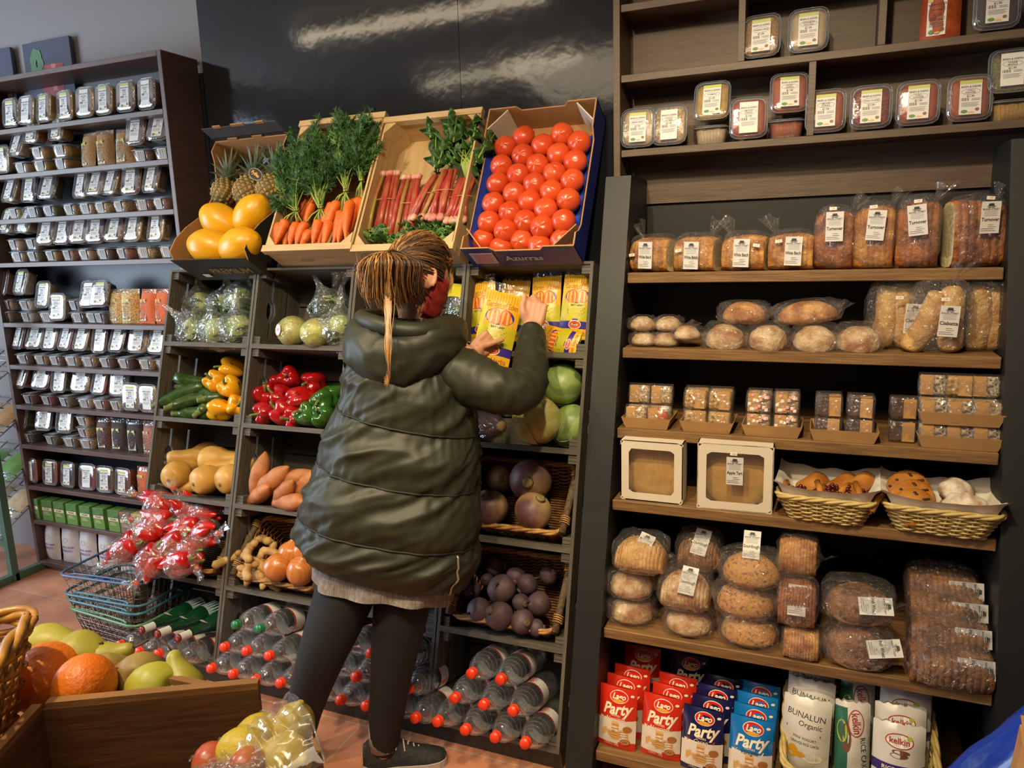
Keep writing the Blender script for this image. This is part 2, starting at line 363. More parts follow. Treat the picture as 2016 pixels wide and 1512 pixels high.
# ---------------------------------------------------------------- grey wooden crates on a leaning rack
crate_a = wood('crate_board', S(96, 89, 78), S(76, 71, 63), (1.2, 9, 9), .72, .25, .05, 9)
crate_v = wood('crate_upright', S(98, 91, 80), S(78, 73, 65), (9, 9, 1.2), .72, .25, .05, 9)
CW, CG, CH, CD = .4547, .0044, .31, .27
def crate_origin(c, r):                       # r counts rows from the bottom
    t = r * CH; return Vector((c * (CW + CG), t * math.sin(LEAN), CZ + t * math.cos(LEAN)))
CR = RX(-LEAN)
def crate_proto():
    root = thing('wooden_crate', '', 'crate')
    bt = .011
    # end panel: three upright boards with slots between, hand hole across the first slot
    def side():
        m = MB(); bw = (CD - .024) / 3
        n = 6
        for k in range(3):
            y0 = k * (bw + .012); y1 = y0 + bw
            if k in (0, 1):
                # notch on the edge that faces the slot between boards 0 and 1
                zc, hz, nd = CH * .5, .045, .02; poly = []
                arc = [(zc - hz + 2 * hz * i / n, nd * math.sin(math.pi * i / n) ** .5) for i in range(n + 1)]
                if k == 0: poly = [(y0, 0), (y1, 0)] + [(y1 - d, z) for z, d in arc] + [(y1, CH), (y0, CH)]
                else: poly = [(y1, 0), (y1, CH), (y0, CH)] + [(y0 + d, z) for z, d in arc[::-1]] + [(y0, 0)]
                V = [(0, p[0], p[1]) for p in poly] + [(bt, p[0], p[1]) for p in poly]; q = len(poly)
                m.add(V, [tuple(range(q))[::-1], tuple(range(q, 2 * q))] + [(i, (i + 1) % q, (i + 1) % q + q, i + q) for i in range(q)], crate_v)
            else: m.box((bt / 2, (y0 + y1) / 2, CH / 2), (bt, bw, CH), crate_v)
        return m.mesh('side_panel')
    sp = side()
    obj('side_panel', sp, root); obj('side_panel', sp, root, (CW - bt, 0, 0))
    inner = CW - 2 * bt
    def flat(z0):
        m = MB(); bw = (CD - .014) / 3
        for k in range(3): m.box((CW / 2, k * (bw + .007) + bw / 2, z0), (inner, bw, .009), crate_a)
        return m
    flat(.0045).build('base_boards', root); flat(CH - .0045).build('top_boards', root)
    m = MB(); bh = (CH - .03) / 3
    for k in range(3): m.box((CW / 2, CD - .005, .009 + k * (bh + .006) + bh / 2), (inner, .009, bh), crate_a)
    m.build('back_boards', root)
    q = .03
    for xx in (bt + q / 2, CW - bt - q / 2):
        for zz in (.009 + q / 2, CH - .009 - q / 2):
            m = MB(); m.box((xx, CD / 2 - .002, zz), (q, CD - .02, q), crate_a)
            for e in (-.006, .006): m.box((xx, .0075, zz + e), (q + .0006, .002, .0015), pm('crate_joint', S(58, 53, 47)))
            m.build('corner_batten', root)
    return root
proto = None; rown = ['bottom', 'second lowest', 'middle', 'second highest', 'top']; coln = ['leftmost', 'second from left', 'third from left', 'rightmost']
what = {(0, 0): 'bottles of water and green glass bottles', (1, 0): 'water bottles with red and green caps', (2, 0): 'water bottles behind the shopper', (3, 0): 'nine red capped water bottles',
        (0, 1): 'bagged red peppers in a basket', (1, 1): 'a basket of ginger and onions', (2, 1): 'nothing in sight behind the shopper', (3, 1): 'a basket of beetroots',
        (0, 2): 'butternut squashes', (1, 2): 'sweet potatoes', (2, 2): 'nothing in sight behind her coat', (3, 2): 'a basket of turnips',
        (0, 3): 'courgettes and yellow peppers', (1, 3): 'red and green peppers', (2, 3): 'nothing in sight behind her shoulder', (3, 3): 'cabbages',
        (0, 4): 'bagged lettuces', (1, 4): 'iceberg lettuces', (2, 4): 'bagged herbs beside the mask', (3, 4): 'yellow herb bags'}
for r in range(5):
    for c in range(4):
        p = crate_origin(c, r); M_ = Matrix.Translation(p) @ CR
        lab = 'grey wooden crate holding %s' % what[(c, r)]
        if what[(c, r)].startswith('nothing'): lab = 'grey wooden crate hidden %s, %s row' % (what[(c, r)][16:], rown[r])
        if proto is None: proto = crate_proto(); proto.matrix_basis = M_; proto['label'] = lab; proto['group'] = 'stacked grey crates'
        else: dup(proto, M_, lab, 'stacked grey crates')
# sloping black plinth the crates stand on
pl = MB(); xr = 4 * CW + 3 * CG
n_ = Vector((0, math.cos(LEAN), -math.sin(LEAN)))
a = Vector((0, 0, CZ)) + n_ * .02; b_ = Vector((0, 0, CZ)) + n_ * CD
pl.add([(0, a.y + .01, 0), (xr, a.y + .01, 0), (xr, a.y, a.z), (0, a.y, a.z), (0, b_.y, 0), (xr, b_.y, 0), (xr, b_.y, max(b_.z, .001)), (0, b_.y, max(b_.z, .001))],
       [(0, 1, 2, 3), (3, 2, 6, 7), (0, 3, 7, 4), (1, 5, 6, 2), (4, 7, 6, 5), (0, 4, 5, 1)], black_paint)
tag(pl.build('plinth_base'), 'low black sloping plinth under the stack of grey crates', 'plinth')

# ---------------------------------------------------------------- bakery shelving between black columns
bake_wood = wood('bakery_plank', S(146, 110, 68), S(104, 76, 46), (1.0, 14, 14), .55, .2, .0, 7)
BX0, BX1 = 1.955, 2.955
BSH = [1.525, 1.295, 1.052, .838, .464, .115]           # top faces of the six planks
def yfront(z): return (z - CZ) * math.tan(LEAN)
bk = thing('bakery_shelving', 'black framed bakery shelving of six wooden planks loaded with bread', 'shelf', (BX0, 0, 0))
for (xa, xb) in ((-.095, -.012), (1.012, 1.115)):
    m = MB(); zt = 1.86 if xa > 0 else 1.83
    V = [(xa, -.045, 0), (xb, -.045, 0), (xb, WY - .02, 0), (xa, WY - .02, 0), (xa, yfront(zt) - .025, zt), (xb, yfront(zt) - .025, zt), (xb, WY - .02, zt), (xa, WY - .02, zt)]
    m.add(V, [(0, 1, 2, 3)[::-1], (4, 5, 6, 7), (0, 1, 5, 4), (1, 2, 6, 5), (2, 3, 7, 6), (3, 0, 4, 7)], charcoal); m.build('side_column', bk)
for z in BSH:
    m = MB(); y0 = yfront(z - .02)
    m.cbox((.5, (y0 + WY - .02) / 2, z - .016), (1.016, WY - .02 - y0, .032), bake_wood, .002); m.build('shelf_board', bk)
# ---------------------------------------------------------------- spice shelving on the wall
spice_wood = wood('spice_veneer', S(98, 78, 60), S(76, 60, 47), (1.5, 16, 16), .5, .06, 0)
SX0, SX1, SY, SZ0, SZ1 = 1.865, 3.5, .56, 1.765, 2.7
sp_ = thing('spice_shelving', 'brown veneer wall unit of staggered compartments above the bread', 'shelf', (SX0, SY, SZ0))
SD = WY - .018 - SY; sw = SX1 - SX0
MB().box((sw / 2, SD - .006, .45), (sw, .012, .93), spice_wood).build('back_panel', sp_)
MB().cbox((.011, SD / 2 - .007, .46), (.022, SD - .014, .92), spice_wood, .001).build('side_panel', sp_)
SSH = [1.918, 2.150, 2.362]
for z in SSH: MB().cbox((sw / 2 + .011, SD / 2 - .007, z - .011 - SZ0), (sw - .03, SD - .014, .022), spice_wood, .001).build('shelf_board', sp_)
for (x, za, zb) in ((2.466, SSH[0], SSH[1]), (2.262, SSH[1], SSH[2]), (2.645, SSH[1], SSH[2]), (2.262, SSH[2], 2.69), (2.9, SSH[2], 2.69)):
    MB().cbox((x - SX0, SD / 2 - .007, (za + zb) / 2 - .011 - SZ0), (.02, SD - .016, zb - za - .023), spice_wood, .001).build('divider', sp_)
# ---------------------------------------------------------------- fruit and vegetables in the crates
clear_bag = film('clear_bag_film', haze=.06, rough=.09, bump=1.3, bsc=32, gl=.10)
thin_wrap = film('thin_wrap_film', haze=.02, rough=.08, bump=.7, bsc=35, gl=.10, edge=.5)
leaf_g = pm('leaf_green', S(88, 124, 52), S(120, 150, 78), sc=30, rough=.5, vary=.15)
leaf_d = pm('leaf_dark', S(42, 78, 34), S(70, 106, 48), sc=30, rough=.5, vary=.15)
stem_g = pm('stem_green', S(112, 128, 60), S(86, 104, 46), sc=40, rough=.55)
def mthing(name, me, label, cat, M, group=None):
    o = bpy.data.objects.new(name, me); COL.objects.link(o); o.matrix_basis = M
    return tag(o, label, cat, group)
def rrot(a=math.pi): return Euler((rnd.uniform(-a, a), rnd.uniform(-a, a), rnd.uniform(-a, a))).to_matrix().to_4x4()
def spindle(prof, mat, n=14, bend=0, amp=0, freq=20, seed=0):
    """a body of revolution along z, bent and made uneven"""
    mb = MB(); mb.lathe(prof, mat, n)
    L = prof[-1][1] - prof[0][1]; z0 = prof[0][1]
    out = []
    for v in mb.v:
        p = Vector(v); t = (p.z - z0) / L
        if amp: p = p * 1.0 + Vector((p.x, p.y, 0)) * amp * noise.noise(Vector((p.x * freq, p.y * freq, p.z * freq + seed * 7.3)))
        p.x += bend * math.sin(math.pi * t); out.append(tuple(p))
    mb.v = out; return mb
def rprof(pts, k=4):                           # smooth a profile of (r, z)
    out = []; n = len(pts)
    for i in range(n - 1):
        p0, p1, p2, p3 = pts[max(i - 1, 0)], pts[i], pts[i + 1], pts[min(i + 2, n - 1)]
        for j in range(k):
            t = j / k; out.append(tuple(.5 * ((2 * p1[q]) + (-p0[q] + p2[q]) * t + (2 * p0[q] - 5 * p1[q] + 4 * p2[q] - p3[q]) * t * t + (-p0[q] + 3 * p1[q] - 3 * p2[q] + p3[q]) * t ** 3) for q in (0, 1)))
    out.append(pts[-1]); return [(max(r, .0003), z) for r, z in out]
def parts_thing(root_me, kids, name, label, cat, M, group=None):
    o = mthing(name, root_me, label, cat, M, group)
    for nm, me in kids: obj(nm, me, o)
    return o

# bell peppers: body with lobes, stem as a part
def pepper_body(mat, seed):
    lob = 3 + seed % 2; ph = seed * 1.3
    def fn(v):
        a = math.atan2(v.y, v.x); t = (v.z / .048 + 1) / 2
        rr = 1 + .10 * math.cos(lob * a + ph) * (1.15 - .3 * t)
        x, y, z = v.x * rr * (.82 + .25 * t), v.y * rr * (.82 + .25 * t), v.z
        q = math.hypot(x, y)
        if t > .5: z -= .016 * math.exp(-(q / .016) ** 2)
        z += .006 * math.cos(lob * a + ph) * (1 if t > .5 else -1) * min(q / .03, 1)
        return (x, y, z)
    return MB().ball((.041, .041, .048), mat, 28, 16, fn=fn).mesh('pepper_body')
def pepper_stem(): return MB().tube([(0, 0, .026), (.001, 0, .04), (.006, 0, .052), (.012, .002, .06)], [.008, .005, .004, .005], stem_g, 8).mesh('stem')
pep_red = pm('pepper_red', S(176, 22, 24), S(150, 14, 18), sc=10, rough=.16, coat=.5, vary=.08)
pep_yel = pm('pepper_yellow', S(236, 168, 18), S(226, 150, 12), sc=10, rough=.17, coat=.5, vary=.04)
pep_grn = pm('pepper_green', S(52, 98, 32), S(36, 80, 26), sc=10, rough=.16, coat=.5, vary=.08)
PST = pepper_stem()
def peppers(mat, word, where, spots, group):
    bodies = [pepper_body(mat, k) for k in range(3)]
    for i, (x, y, n, w) in enumerate(spots):
        tilt = rnd.uniform(50, 110); M_ = Matrix.Translation(LP(x, y, n)) @ RZ(R_(rnd.uniform(-70, 70))) @ RX(R_(tilt)) @ RZ(rnd.uniform(0, 6)) @ SC(1.17, 1.17, 1.12)
        parts_thing(bodies[i % 3], [('stem', PST)], 'bell_pepper', '%s bell pepper %s' % (word, w), 'pepper', M_, group)
peppers(pep_yel, 'glossy yellow', '', [(455, 727, .15, 'highest of the pile, at its back'), (426, 753, .09, 'touching the topmost courgette, left in the second row'), (455, 764, .07, 'in the middle of the pile beside the courgettes'),
    (433, 806, .05, 'largest at the front beside the courgettes, lowest left'), (468, 799, .06, 'at the front pressed against the right side of the crate')], 'yellow peppers beside the courgettes')
peppers(pep_red, 'shiny red', '', [(570, 745, .12, 'highest of the pile, standing upright'), (619, 753, .16, 'in shade at the back right of the pile'), (521, 779, .07, 'at the far left, leaning on the crate side'), (556, 784, .07, 'in the second row, centre left'), (590, 786, .06, 'in the second row, next to the green peppers'),
    (526, 812, .045, 'at the front left corner of the crate'), (559, 814, .045, 'in the middle of the front row'), (582, 821, .05, 'half hidden by the front green pepper'), (545, 757, .16, 'in the back left, mostly hidden by others'), (612, 790, .11, 'tucked in behind the topmost green pepper')], 'red peppers in the crate')
peppers(pep_grn, 'dark green', '', [(638, 788, .05, 'on top of the other green ones, beside red'), (660, 779, .09, 'at the back next to the shopper coat'), (607, 818, .035, 'at the front touching the red ones'), (638, 819, .035, 'at the front nearest the shopper')], 'green peppers in the crate')
# courgettes
cou = pm('courgette_skin', S(46, 78, 30), S(78, 108, 48), sc=60, rough=.3, coat=.25, lo=.45, hi=.75, vary=.12)
cmesh = [spindle(rprof([(.012, 0), (.018, .012), (.022, .05), (.024, .12), (.021, .17), (.012, .185), (.001, .19)]), cou, 12, .008 * (k - 1)).mesh('courgette_body') for k in range(3)]
cst = MB().lathe([(.0125, .004), (.0115, -.006), (.009, -.014), (.010, -.026), (.007, -.028)], pm('courgette_stem', S(130, 142, 66), S(96, 112, 50), sc=50, rough=.6), 6).mesh('stem')
for i, (x, y, n, az, el, w) in enumerate([(345, 743, .10, 78, -6, 'lying across the top of the pile'), (357, 764, .08, 82, -4, 'second from the top, lying level'), (372, 786, .05, 160, 8, 'end on in the middle of the pile'), (403, 786, .05, 150, 8, 'end on, wedged against the yellow peppers'),
    (312, 795, .02, 60, 25, 'leftmost, its stem end poking past the crate edge'), (338, 800, .0, 35, 15, 'with a pale broken stem at the front left'), (352, 814, .03, 60, 4, 'lowest one, stem to the left'), (392, 812, .04, 170, 30, 'slanting at the front beside the lowest yellow pepper')]):
    d = Vector((math.sin(R_(az)) * math.cos(R_(el)), math.cos(R_(az)) * math.cos(R_(el)) if az < 120 else -math.cos(R_(az)) * .9, math.sin(R_(el)) - .1))
    parts_thing(cmesh[i % 3], [('stem', cst)], 'courgette', 'dark green courgette ' + w, 'courgette', frame(LP(x, y, n), d) @ SC(1.25, 1.25, 1.08), 'courgettes in the crate')
# butternut squashes
sq = pm('squash_skin', S(214, 168, 88), S(196, 146, 66), sc=14, rough=.45, bump=.05, bsc=60, vary=.06)
sqm = spindle(rprof([(.002, -.002), (.014, 0), (.045, .012), (.058, .05), (.054, .085), (.038, .115), (.032, .15), (.033, .185), (.024, .21), (.006, .216)]), sq, 18, .01, .06, 18).mesh('squash_body')
sqs = MB().lathe([(.011, .210), (.009, .226), (.012, .236), (.009, .24)], pm('squash_stem', S(120, 92, 56), rough=.7), 7).mesh('stem')
sqb = MB().lathe([(.009, -.0005), (.007, -.004), (.002, -.005)], pm('squash_button', S(130, 100, 58), rough=.7), 8).mesh('blossom_end')
for (x, y, n, d, w) in [(338, 942, .03, (-.15, 1, .1), 'at the left, round end facing out'), (390, 950, .0, (.2, 1, .05), 'in the middle of the front, round end facing out'), (441, 950, .02, (.1, 1, .1), 'at the right against the crate side'),
    (371, 899, .16, (-.7, -.75, .05), 'on top, its neck pointing to the left front'), (402, 906, .12, (.8, .3, .0), 'lying level on top of the front ones'), (446, 922, .14, (-.7, -.6, .05), 'at the top right, stem end towards the shop'), (368, 958, .09, (-.7, -.75, .05), 'small, peeping out between the two front ones')]:
    M_ = frame(LP(x, y, n), d) @ T(0, 0, -.02 if d[1] > 0 else -.13)
    if 'small' in w: M_ = M_ @ SC(.75, .75, .8)
    parts_thing(sqm, [('stem', sqs), ('blossom_end', sqb)], 'butternut_squash', 'pale orange butternut squash ' + w, 'squash', M_, 'butternut squashes in the crate')
# sweet potatoes
spm = pm('sweet_potato_skin', S(186, 120, 68), S(164, 98, 54), sc=22, rough=.6, bump=.25, bsc=70, vary=.08)
spms = [spindle(rprof([(.002, -.085), (.016, -.07), (.030, -.02), (.032, .02), (.022, .06), (.006, .085), (.002, .088)]), spm, 14, .012 * (k - 1), .25, 22, k).mesh('sweet_potato_body') for k in range(3)]
for i, (x, y, n, d, s_, w) in enumerate([(511, 938, .05, (.25, .2, 1), 1.15, 'standing upright at the left of the pile'), (533, 952, .035, (.75, .1, .65), 1.25, 'large, slanting beside the upright one'), (508, 975, .02, (.8, -.2, .5), 1.0, 'low at the left, under the slanting one'),
    (580, 941, .06, (.9, .1, .35), 1.0, 'pale and knobbly on top of the pile'), (558, 972, .02, (.7, -.1, .7), 1.0, 'in the middle of the front'), (568, 990, .0, (.95, -.2, .2), 1.1, 'lying at the bottom of the front'), (600, 955, .06, (.5, .3, .6), 1.0, 'end on, next to the coat')]):
    mthing('sweet_potato', spms[i % 3], 'orange brown sweet potato ' + w, 'sweet potato', frame(LP(x, y, n), d) @ SC(s_, s_, s_), 'sweet potatoes in the crate')
# lettuces: leafy head in a crumpled bag
def leafy(mat, r, n=34, seed=0, spread=1.0):
    rr = random.Random(seed); mb = MB()
    for k in range(n):
        a = rr.uniform(0, 6.28); el = rr.uniform(-.3, 1.3); s_ = rr.uniform(.5, 1.0) * r
        M_ = RZ(a) @ RY(el) @ T(r * .35 * spread, 0, 0); ph = rr.uniform(0, 6)
        def fn(u, v):
            x = (v) * s_; w = math.sin(math.pi * min(v * .9 + .08, 1)) * s_ * .55
            y = (u - .5) * 2 * w
            return (x * .75, y, .35 * s_ * v * v + .10 * s_ * math.sin(u * 9 + ph) * v + .06 * s_ * math.sin(v * 11 + ph * 2))
        mb.grid(fn, 6, 5, mat, M_)
    return mb
def bag_mesh(rx, ry, rz, mat, seed=0, tail=.06, amp=.18, name='plastic_bag'):
    def fn(v):
        d = v.normalized(); k = 1 + amp * noise.noise(d * 2.3 + Vector((seed * 3.1, 0, 0))) + .5 * amp * noise.noise(d * 6 + Vector((0, seed, 0)))
        p = Vector((v.x * k, v.y * k, v.z * k))
        t = max(0, d.z - .45) / .55
        if tail: p.x *= 1 - .75 * min(1, t * 1.7) + .6 * max(0, t - .75); p.y *= 1 - .75 * min(1, t * 1.7); p.z += tail * t ** 2
        return p
    return MB().ball((rx, ry, rz), mat, 26, 20, fn=fn).mesh(name)
lets = [leafy(leaf_g if k < 2 else leaf_d, .075, 36, k).mesh('lettuce_leaves') for k in range(3)]
lbag = [bag_mesh(.085, .08, .09, clear_bag, k, .07) for k in range(3)]
hz = pm('lettuce_heart', S(176, 190, 118), S(140, 162, 84), sc=25, rough=.55)
lh = MB().ball((.05, .05, .05), hz, 14, 9, fn=lambda v: v * (1 + .12 * nz(v, 40))).mesh('lettuce_heart')
for i, (x, y, n, d, w) in enumerate([(397, 598, .13, (-.1, 0, 1), 'at the back left of the top left crate'), (384, 648, .05, (-.6, -.3, .6), 'at the front left, bag tail drooping left'), (428, 650, .05, (.2, -.4, .8), 'at the front middle of its crate'),
    (470, 645, .05, (.1, -.1, 1), 'at the front right, full of white streaks'), (447, 600, .14, (.1, 0, 1), 'at the back, darker leaves showing'), (477, 590, .12, (.15, .1, 1), 'at the back right, bag end reaching up'),
    (650, 605, .10, (-.5, .1, .8), 'resting on the round cabbages of the next crate'), (670, 645, .05, (.1, 0, 1), 'by the shopper with tall twisted end')]):
    root = thing('bagged_lettuce', 'green lettuce in a clear bag, ' + w, 'lettuce', M=frame(LP(x, y, n), d) @ RZ(i * 1.1))
    root['group'] = 'bagged lettuces'
    obj('lettuce_leaves', lets[(2 if i in (4, 6) else i % 2)], root); obj('lettuce_heart', lh, root); obj('plastic_bag', lbag[i % 3], root)
    if i in (5, 7):
        tm = MB(); tm.grid(lambda u, v: ((u - .5) * (.03 + .09 * v) + .01 * math.sin(9 * v), .012 * math.sin(u * 14) * v, .1 + .11 * v), 10, 7, clear_bag); tm.build('bag_tail', root)
ice = pm('iceberg_leaf', S(194, 192, 112), S(172, 172, 88), sc=9, rough=.45, lo=.3, hi=.7, bump=.3, bsc=25)
icem = MB().ball((.06, .06, .056), ice, 26, 16, fn=lambda v: v * (1 + .05 * abs(math.sin(4 * math.atan2(v.y, v.x) + 9 * v.z / .06)) + .05 * nz(v, 25))).mesh('lettuce_head')
icew = bag_mesh(.063, .063, .06, thin_wrap, 5, 0, .06, 'cling_wrap')
for (x, y, n, st, w) in [(577, 652, .02, True, 'round white sticker, left of the pair'), (624, 656, .015, False, 'between the stickered one and the bagged leaves')]:
    r_ = mthing('iceberg_lettuce', icem, 'pale iceberg lettuce in cling wrap, ' + w, 'lettuce', Matrix.Translation(LP(x, y, n)) @ RZ(x))
    obj('cling_wrap', icew, r_)
    if st:
        m = MB(); W_ = pm('sticker_white', S(238, 232, 222), rough=.4); O_ = pm('sticker_orange', S(214, 132, 74), rough=.4)
        m.disc(0, 0, .019, .023, W_); m.ring(0, 0, .019, .023, .003, O_, -.0004); m.text('69', .018, 0, 0, pm('ink_grey', S(120, 120, 122)), -.0006)
        o = m.build('price_sticker', r_); o.matrix_basis = Matrix.Rotation(-x, 4, 'Z') @ T(-.022, -.059, .012) @ RZ(R_(-20)) @ RX(R_(-10))
# white cabbages, dark wrapped one
cab = pm('cabbage_leaf', S(200, 192, 118), S(184, 178, 98), sc=5, rough=.45, bump=.15, bsc=30, wave=9, st=(1, 1, 2.2))
cab2 = pm('cabbage_leaf_bluish', S(124, 150, 84), S(150, 172, 96), sc=5, rough=.4, bump=.15, bsc=30, wave=9, st=(1, 1, 2.2))
vein = pm('cabbage_vein', S(200, 206, 140), rough=.5)
def cabbage_mesh(mat, R, seed):
    mb = MB(); mb.ball(R * .97, mat, 30, 18, fn=lambda v: v * (1 + .025 * nz(v, 30)))
    rr = random.Random(seed)
    for k in range(4):                      # overlapping wrapper leaves with a rib
        M_ = RZ(k * 1.57 + rr.uniform(-.3, .3)) @ RY(rr.uniform(-.3, .5))
        def sh(u, v):
            th = (v - .15) * 2.1; ph = (u - .5) * 2.2 * math.sin(math.pi * min(1, .15 + v * .8)); q = R * (1.0 + .012 * k + .02 * abs(u - .5) + .008 * math.sin(u * 25) * v)
            return (q * math.cos(ph) * math.sin(th + .35), q * math.sin(ph) * math.sin(th + .35), -q * math.cos(th + .35))
        mb.grid(sh, 14, 12, mat, M_)
        mb.tube([Vector(sh(.5, v / 10)) * 1.004 for v in range(11)], [.0035 - .0003 * v for v in range(11)], vein, 5, M_)
        for sd in (-1, 1):
            for q in range(3):
                mb.tube([Vector(sh(.5 + sd * .42 * j / 5, .2 + .2 * q + .22 * j / 5)) * 1.002 for j in range(6)], [.0018 - .0002 * j for j in range(6)], vein, 4, M_)
    return mb.mesh('cabbage_head')
for (x, y, n, R, mat, w) in [(1106, 757, .09, .074, cab2, 'bluish green, topmost of the three by the crate side'), (1059, 828, .03, .082, cab, 'pale yellow green, largest at the front'), (1127, 838, .10, .074, cab2, 'in shade, lowest right behind the pale one')]:
    mthing('cabbage', cabbage_mesh(mat, R, x), 'round cabbage, ' + w, 'cabbage', Matrix.Translation(LP(x, y, n)) @ rrot(), 'cabbages in the right crate')
pur = pm('radicchio', S(70, 34, 52), S(48, 24, 38), sc=18, rough=.3)
r_ = thing('red_cabbage', 'dark purple vegetable in clear wrap with pale stalk, half behind the coat', 'vegetable', M=frame(LP(955, 838, .06), (1, -.3, .1)))
MB().ball((.05, .05, .07), pur, 20, 14, fn=lambda v: v * (1 + .06 * math.sin(5 * math.atan2(v.y, v.x)))).build('leaves', r_)
MB().lathe([(.016, .06), (.02, .075), (.017, .082)], pm('stalk_end', S(156, 128, 78), rough=.7), 10).build('stalk', r_)
bag_mesh = bag_mesh
obj('plastic_wrap', bag_mesh(.054, .054, .08, clear_bag, 3, 0, .1, 'plastic_wrap'), r_)

# ---------------------------------------------------------------- wicker baskets with log handles
wick = pm('wicker_dark', S(150, 104, 56), S(104, 66, 34), sc=40, rough=.5, vary=.06)
wick_l = pm('wicker_rim', S(190, 146, 84), S(150, 106, 56), sc=40, rough=.5)
log_m = pm('log_handle', S(104, 84, 58), S(76, 60, 42), sc=30, rough=.75, bump=.3, bsc=60, st=(3, 3, .6))
def rect_path(hx, hy, r, n=6):
    P = []
    for (cx_, cy_, a0) in ((hx - r, hy - r, 0), (-hx + r, hy - r, 90), (-hx + r, -hy + r, 180), (hx - r, -hy + r, 270)):
        for k in range(n + 1): a = R_(a0 + 90 * k / n); P.append((cx_ + r * math.cos(a), cy_ + r * math.sin(a)))
    return P
def resample(P, n):
    P = [Vector((p[0], p[1], 0)) for p in P] + [Vector((P[0][0], P[0][1], 0))]
    D = [0]
    for a, b in zip(P, P[1:]): D.append(D[-1] + (b - a).length)
    out = []; j = 0
    for i in range(n):
        t = D[-1] * i / n
        while D[j + 1] < t: j += 1
        k = (t - D[j]) / max(1e-9, D[j + 1] - D[j]); out.append(P[j].lerp(P[j + 1], k))
    return out
def woven(hx0, hy0, hx1, hy1, h, rows, stakes, mat, rad, amp, floor=True, lip=None):
    """basket wall: stakes with weavers running in front and behind"""
    mb = MB(); N = stakes * 4
    for q in range(rows):
        t = (q + .5) / rows; pth = resample(rect_path(hx0 + (hx1 - hx0) * t, hy0 + (hy1 - hy0) * t, .03 + .01 * t), N); C_ = Vector((0, 0, 0)); pts = []
        for i, p in enumerate(pth):
            nn = (p - pth[i - 1]); nn = Vector((nn.y, -nn.x, 0)).normalized(); z = h * t + .25 * rad * math.sin(i * .7 + q)
            if lip: z += lip(p)*t
            pts.append(p + nn * amp * math.cos(math.pi * (i / 4 * 1.0 + q)) + Vector((0, 0, z)))
        pts.append(pts[0]); mb.tube(pts, rad, mat, 4, cap=False)
    b0 = resample(rect_path(hx0, hy0, .03), stakes); b1 = resample(rect_path(hx1, hy1, .04), stakes)
    for a, b in zip(b0, b1): mb.tube([a, b + Vector((0, 0, h + (lip(b) if lip else 0)))], rad * .8, mat, 4)
    if floor:
        for k in range(int(hy0 * 2 / (rad * 2.2))):
            y = -hy0 + .01 + k * rad * 2.2; mb.tube([(-hx0 + .012, y, rad), (hx0 - .012, y, rad)], rad, mat, 4)
    return mb
def braid(mb, pts, mat, rad, k=3, turns=.5):
    pts = [Vector(p) for p in pts]
    for s_ in range(k):
        out = []
        for i, p in enumerate(pts):
            a = i * turns + s_ * 6.283 / k; d = pts[(i + 1) % len(pts)] - pts[i - 1]; nn = Vector((d.y, -d.x, 0)).normalized() if d.length > 0 else Vector((1, 0, 0))
            out.append(p + nn * rad * .9 * math.cos(a) + Vector((0, 0, rad * .9 * math.sin(a))))
        mb.tube(out + [out[0]], rad, mat, 5, cap=False)
def basket_meshes():
    hx, hy, h = .185, .125, .13
    body = woven(hx - .03, hy - .02, hx, hy, h, 13, 30, wick, .0042, .005).mesh('woven_body')
    rim = MB(); braid(rim, [p + Vector((0, 0, h + .004)) for p in resample(rect_path(hx, hy, .035), 90)], wick_l, .0055, 3, .5); rim = rim.mesh('rim')
    hd = []
    for sx in (-1, 1):
        m = MB(); m.tube([(sx * (hx + .002), -.125, h + .016), (sx * (hx + .004), 0, h + .02), (sx * (hx + .002), .125, h + .016)], [.012, .0125, .0115], log_m, 9)
        hd.append(m.mesh('handle'))
        for yy in (-.085, .085):
            m = MB(); W4 = []
            for k in range(4): W4 += [(sx * (hx + .003) + .0155 * math.cos(a * .785), yy + (k - 1.5 + a / 8) * .007, h + .017 + .0165 * math.sin(a * .785)) for a in range(8)]
            m.tube(W4, .0026, wick_l, 4, cap=False); hd.append(m.mesh('binding'))
    return body, rim, hd
WB = basket_meshes()
def log_basket(M, label):
    t = thing('wicker_basket', label, 'basket', M=M, group='log handled wicker baskets')
    obj('woven_body', WB[0], t); obj('rim', WB[1], t, label='lighter willow rim')
    for k in (0, 3):
        h_ = obj('handle', WB[2][k], t, label='bark covered log handle'); obj('binding', WB[2][k + 1], h_); obj('binding', WB[2][k + 2], h_)
    return t
def crate_M(c, r, x=CW / 2, n=.1, t=.05, tilt=-30, yaw=0): return Matrix.Translation(crate_origin(c, r)) @ CR @ T(x, n, t) @ RZ(R_(yaw)) @ RX(R_(tilt))
log_basket(crate_M(0, 1, CW / 2, .185, .088, 60), 'brown wicker basket with log handles heaped with bagged red peppers')
log_basket(crate_M(1, 1, CW / 2, .185, .088, 60), 'brown wicker basket with log handles holding ginger and onions')
log_basket(crate_M(3, 2, CW / 2, .185, .088, 60), 'brown wicker basket with log handles holding turnips')
log_basket(crate_M(3, 1, CW / 2, .185, .088, 60), 'brown wicker basket with log handles holding beetroots')
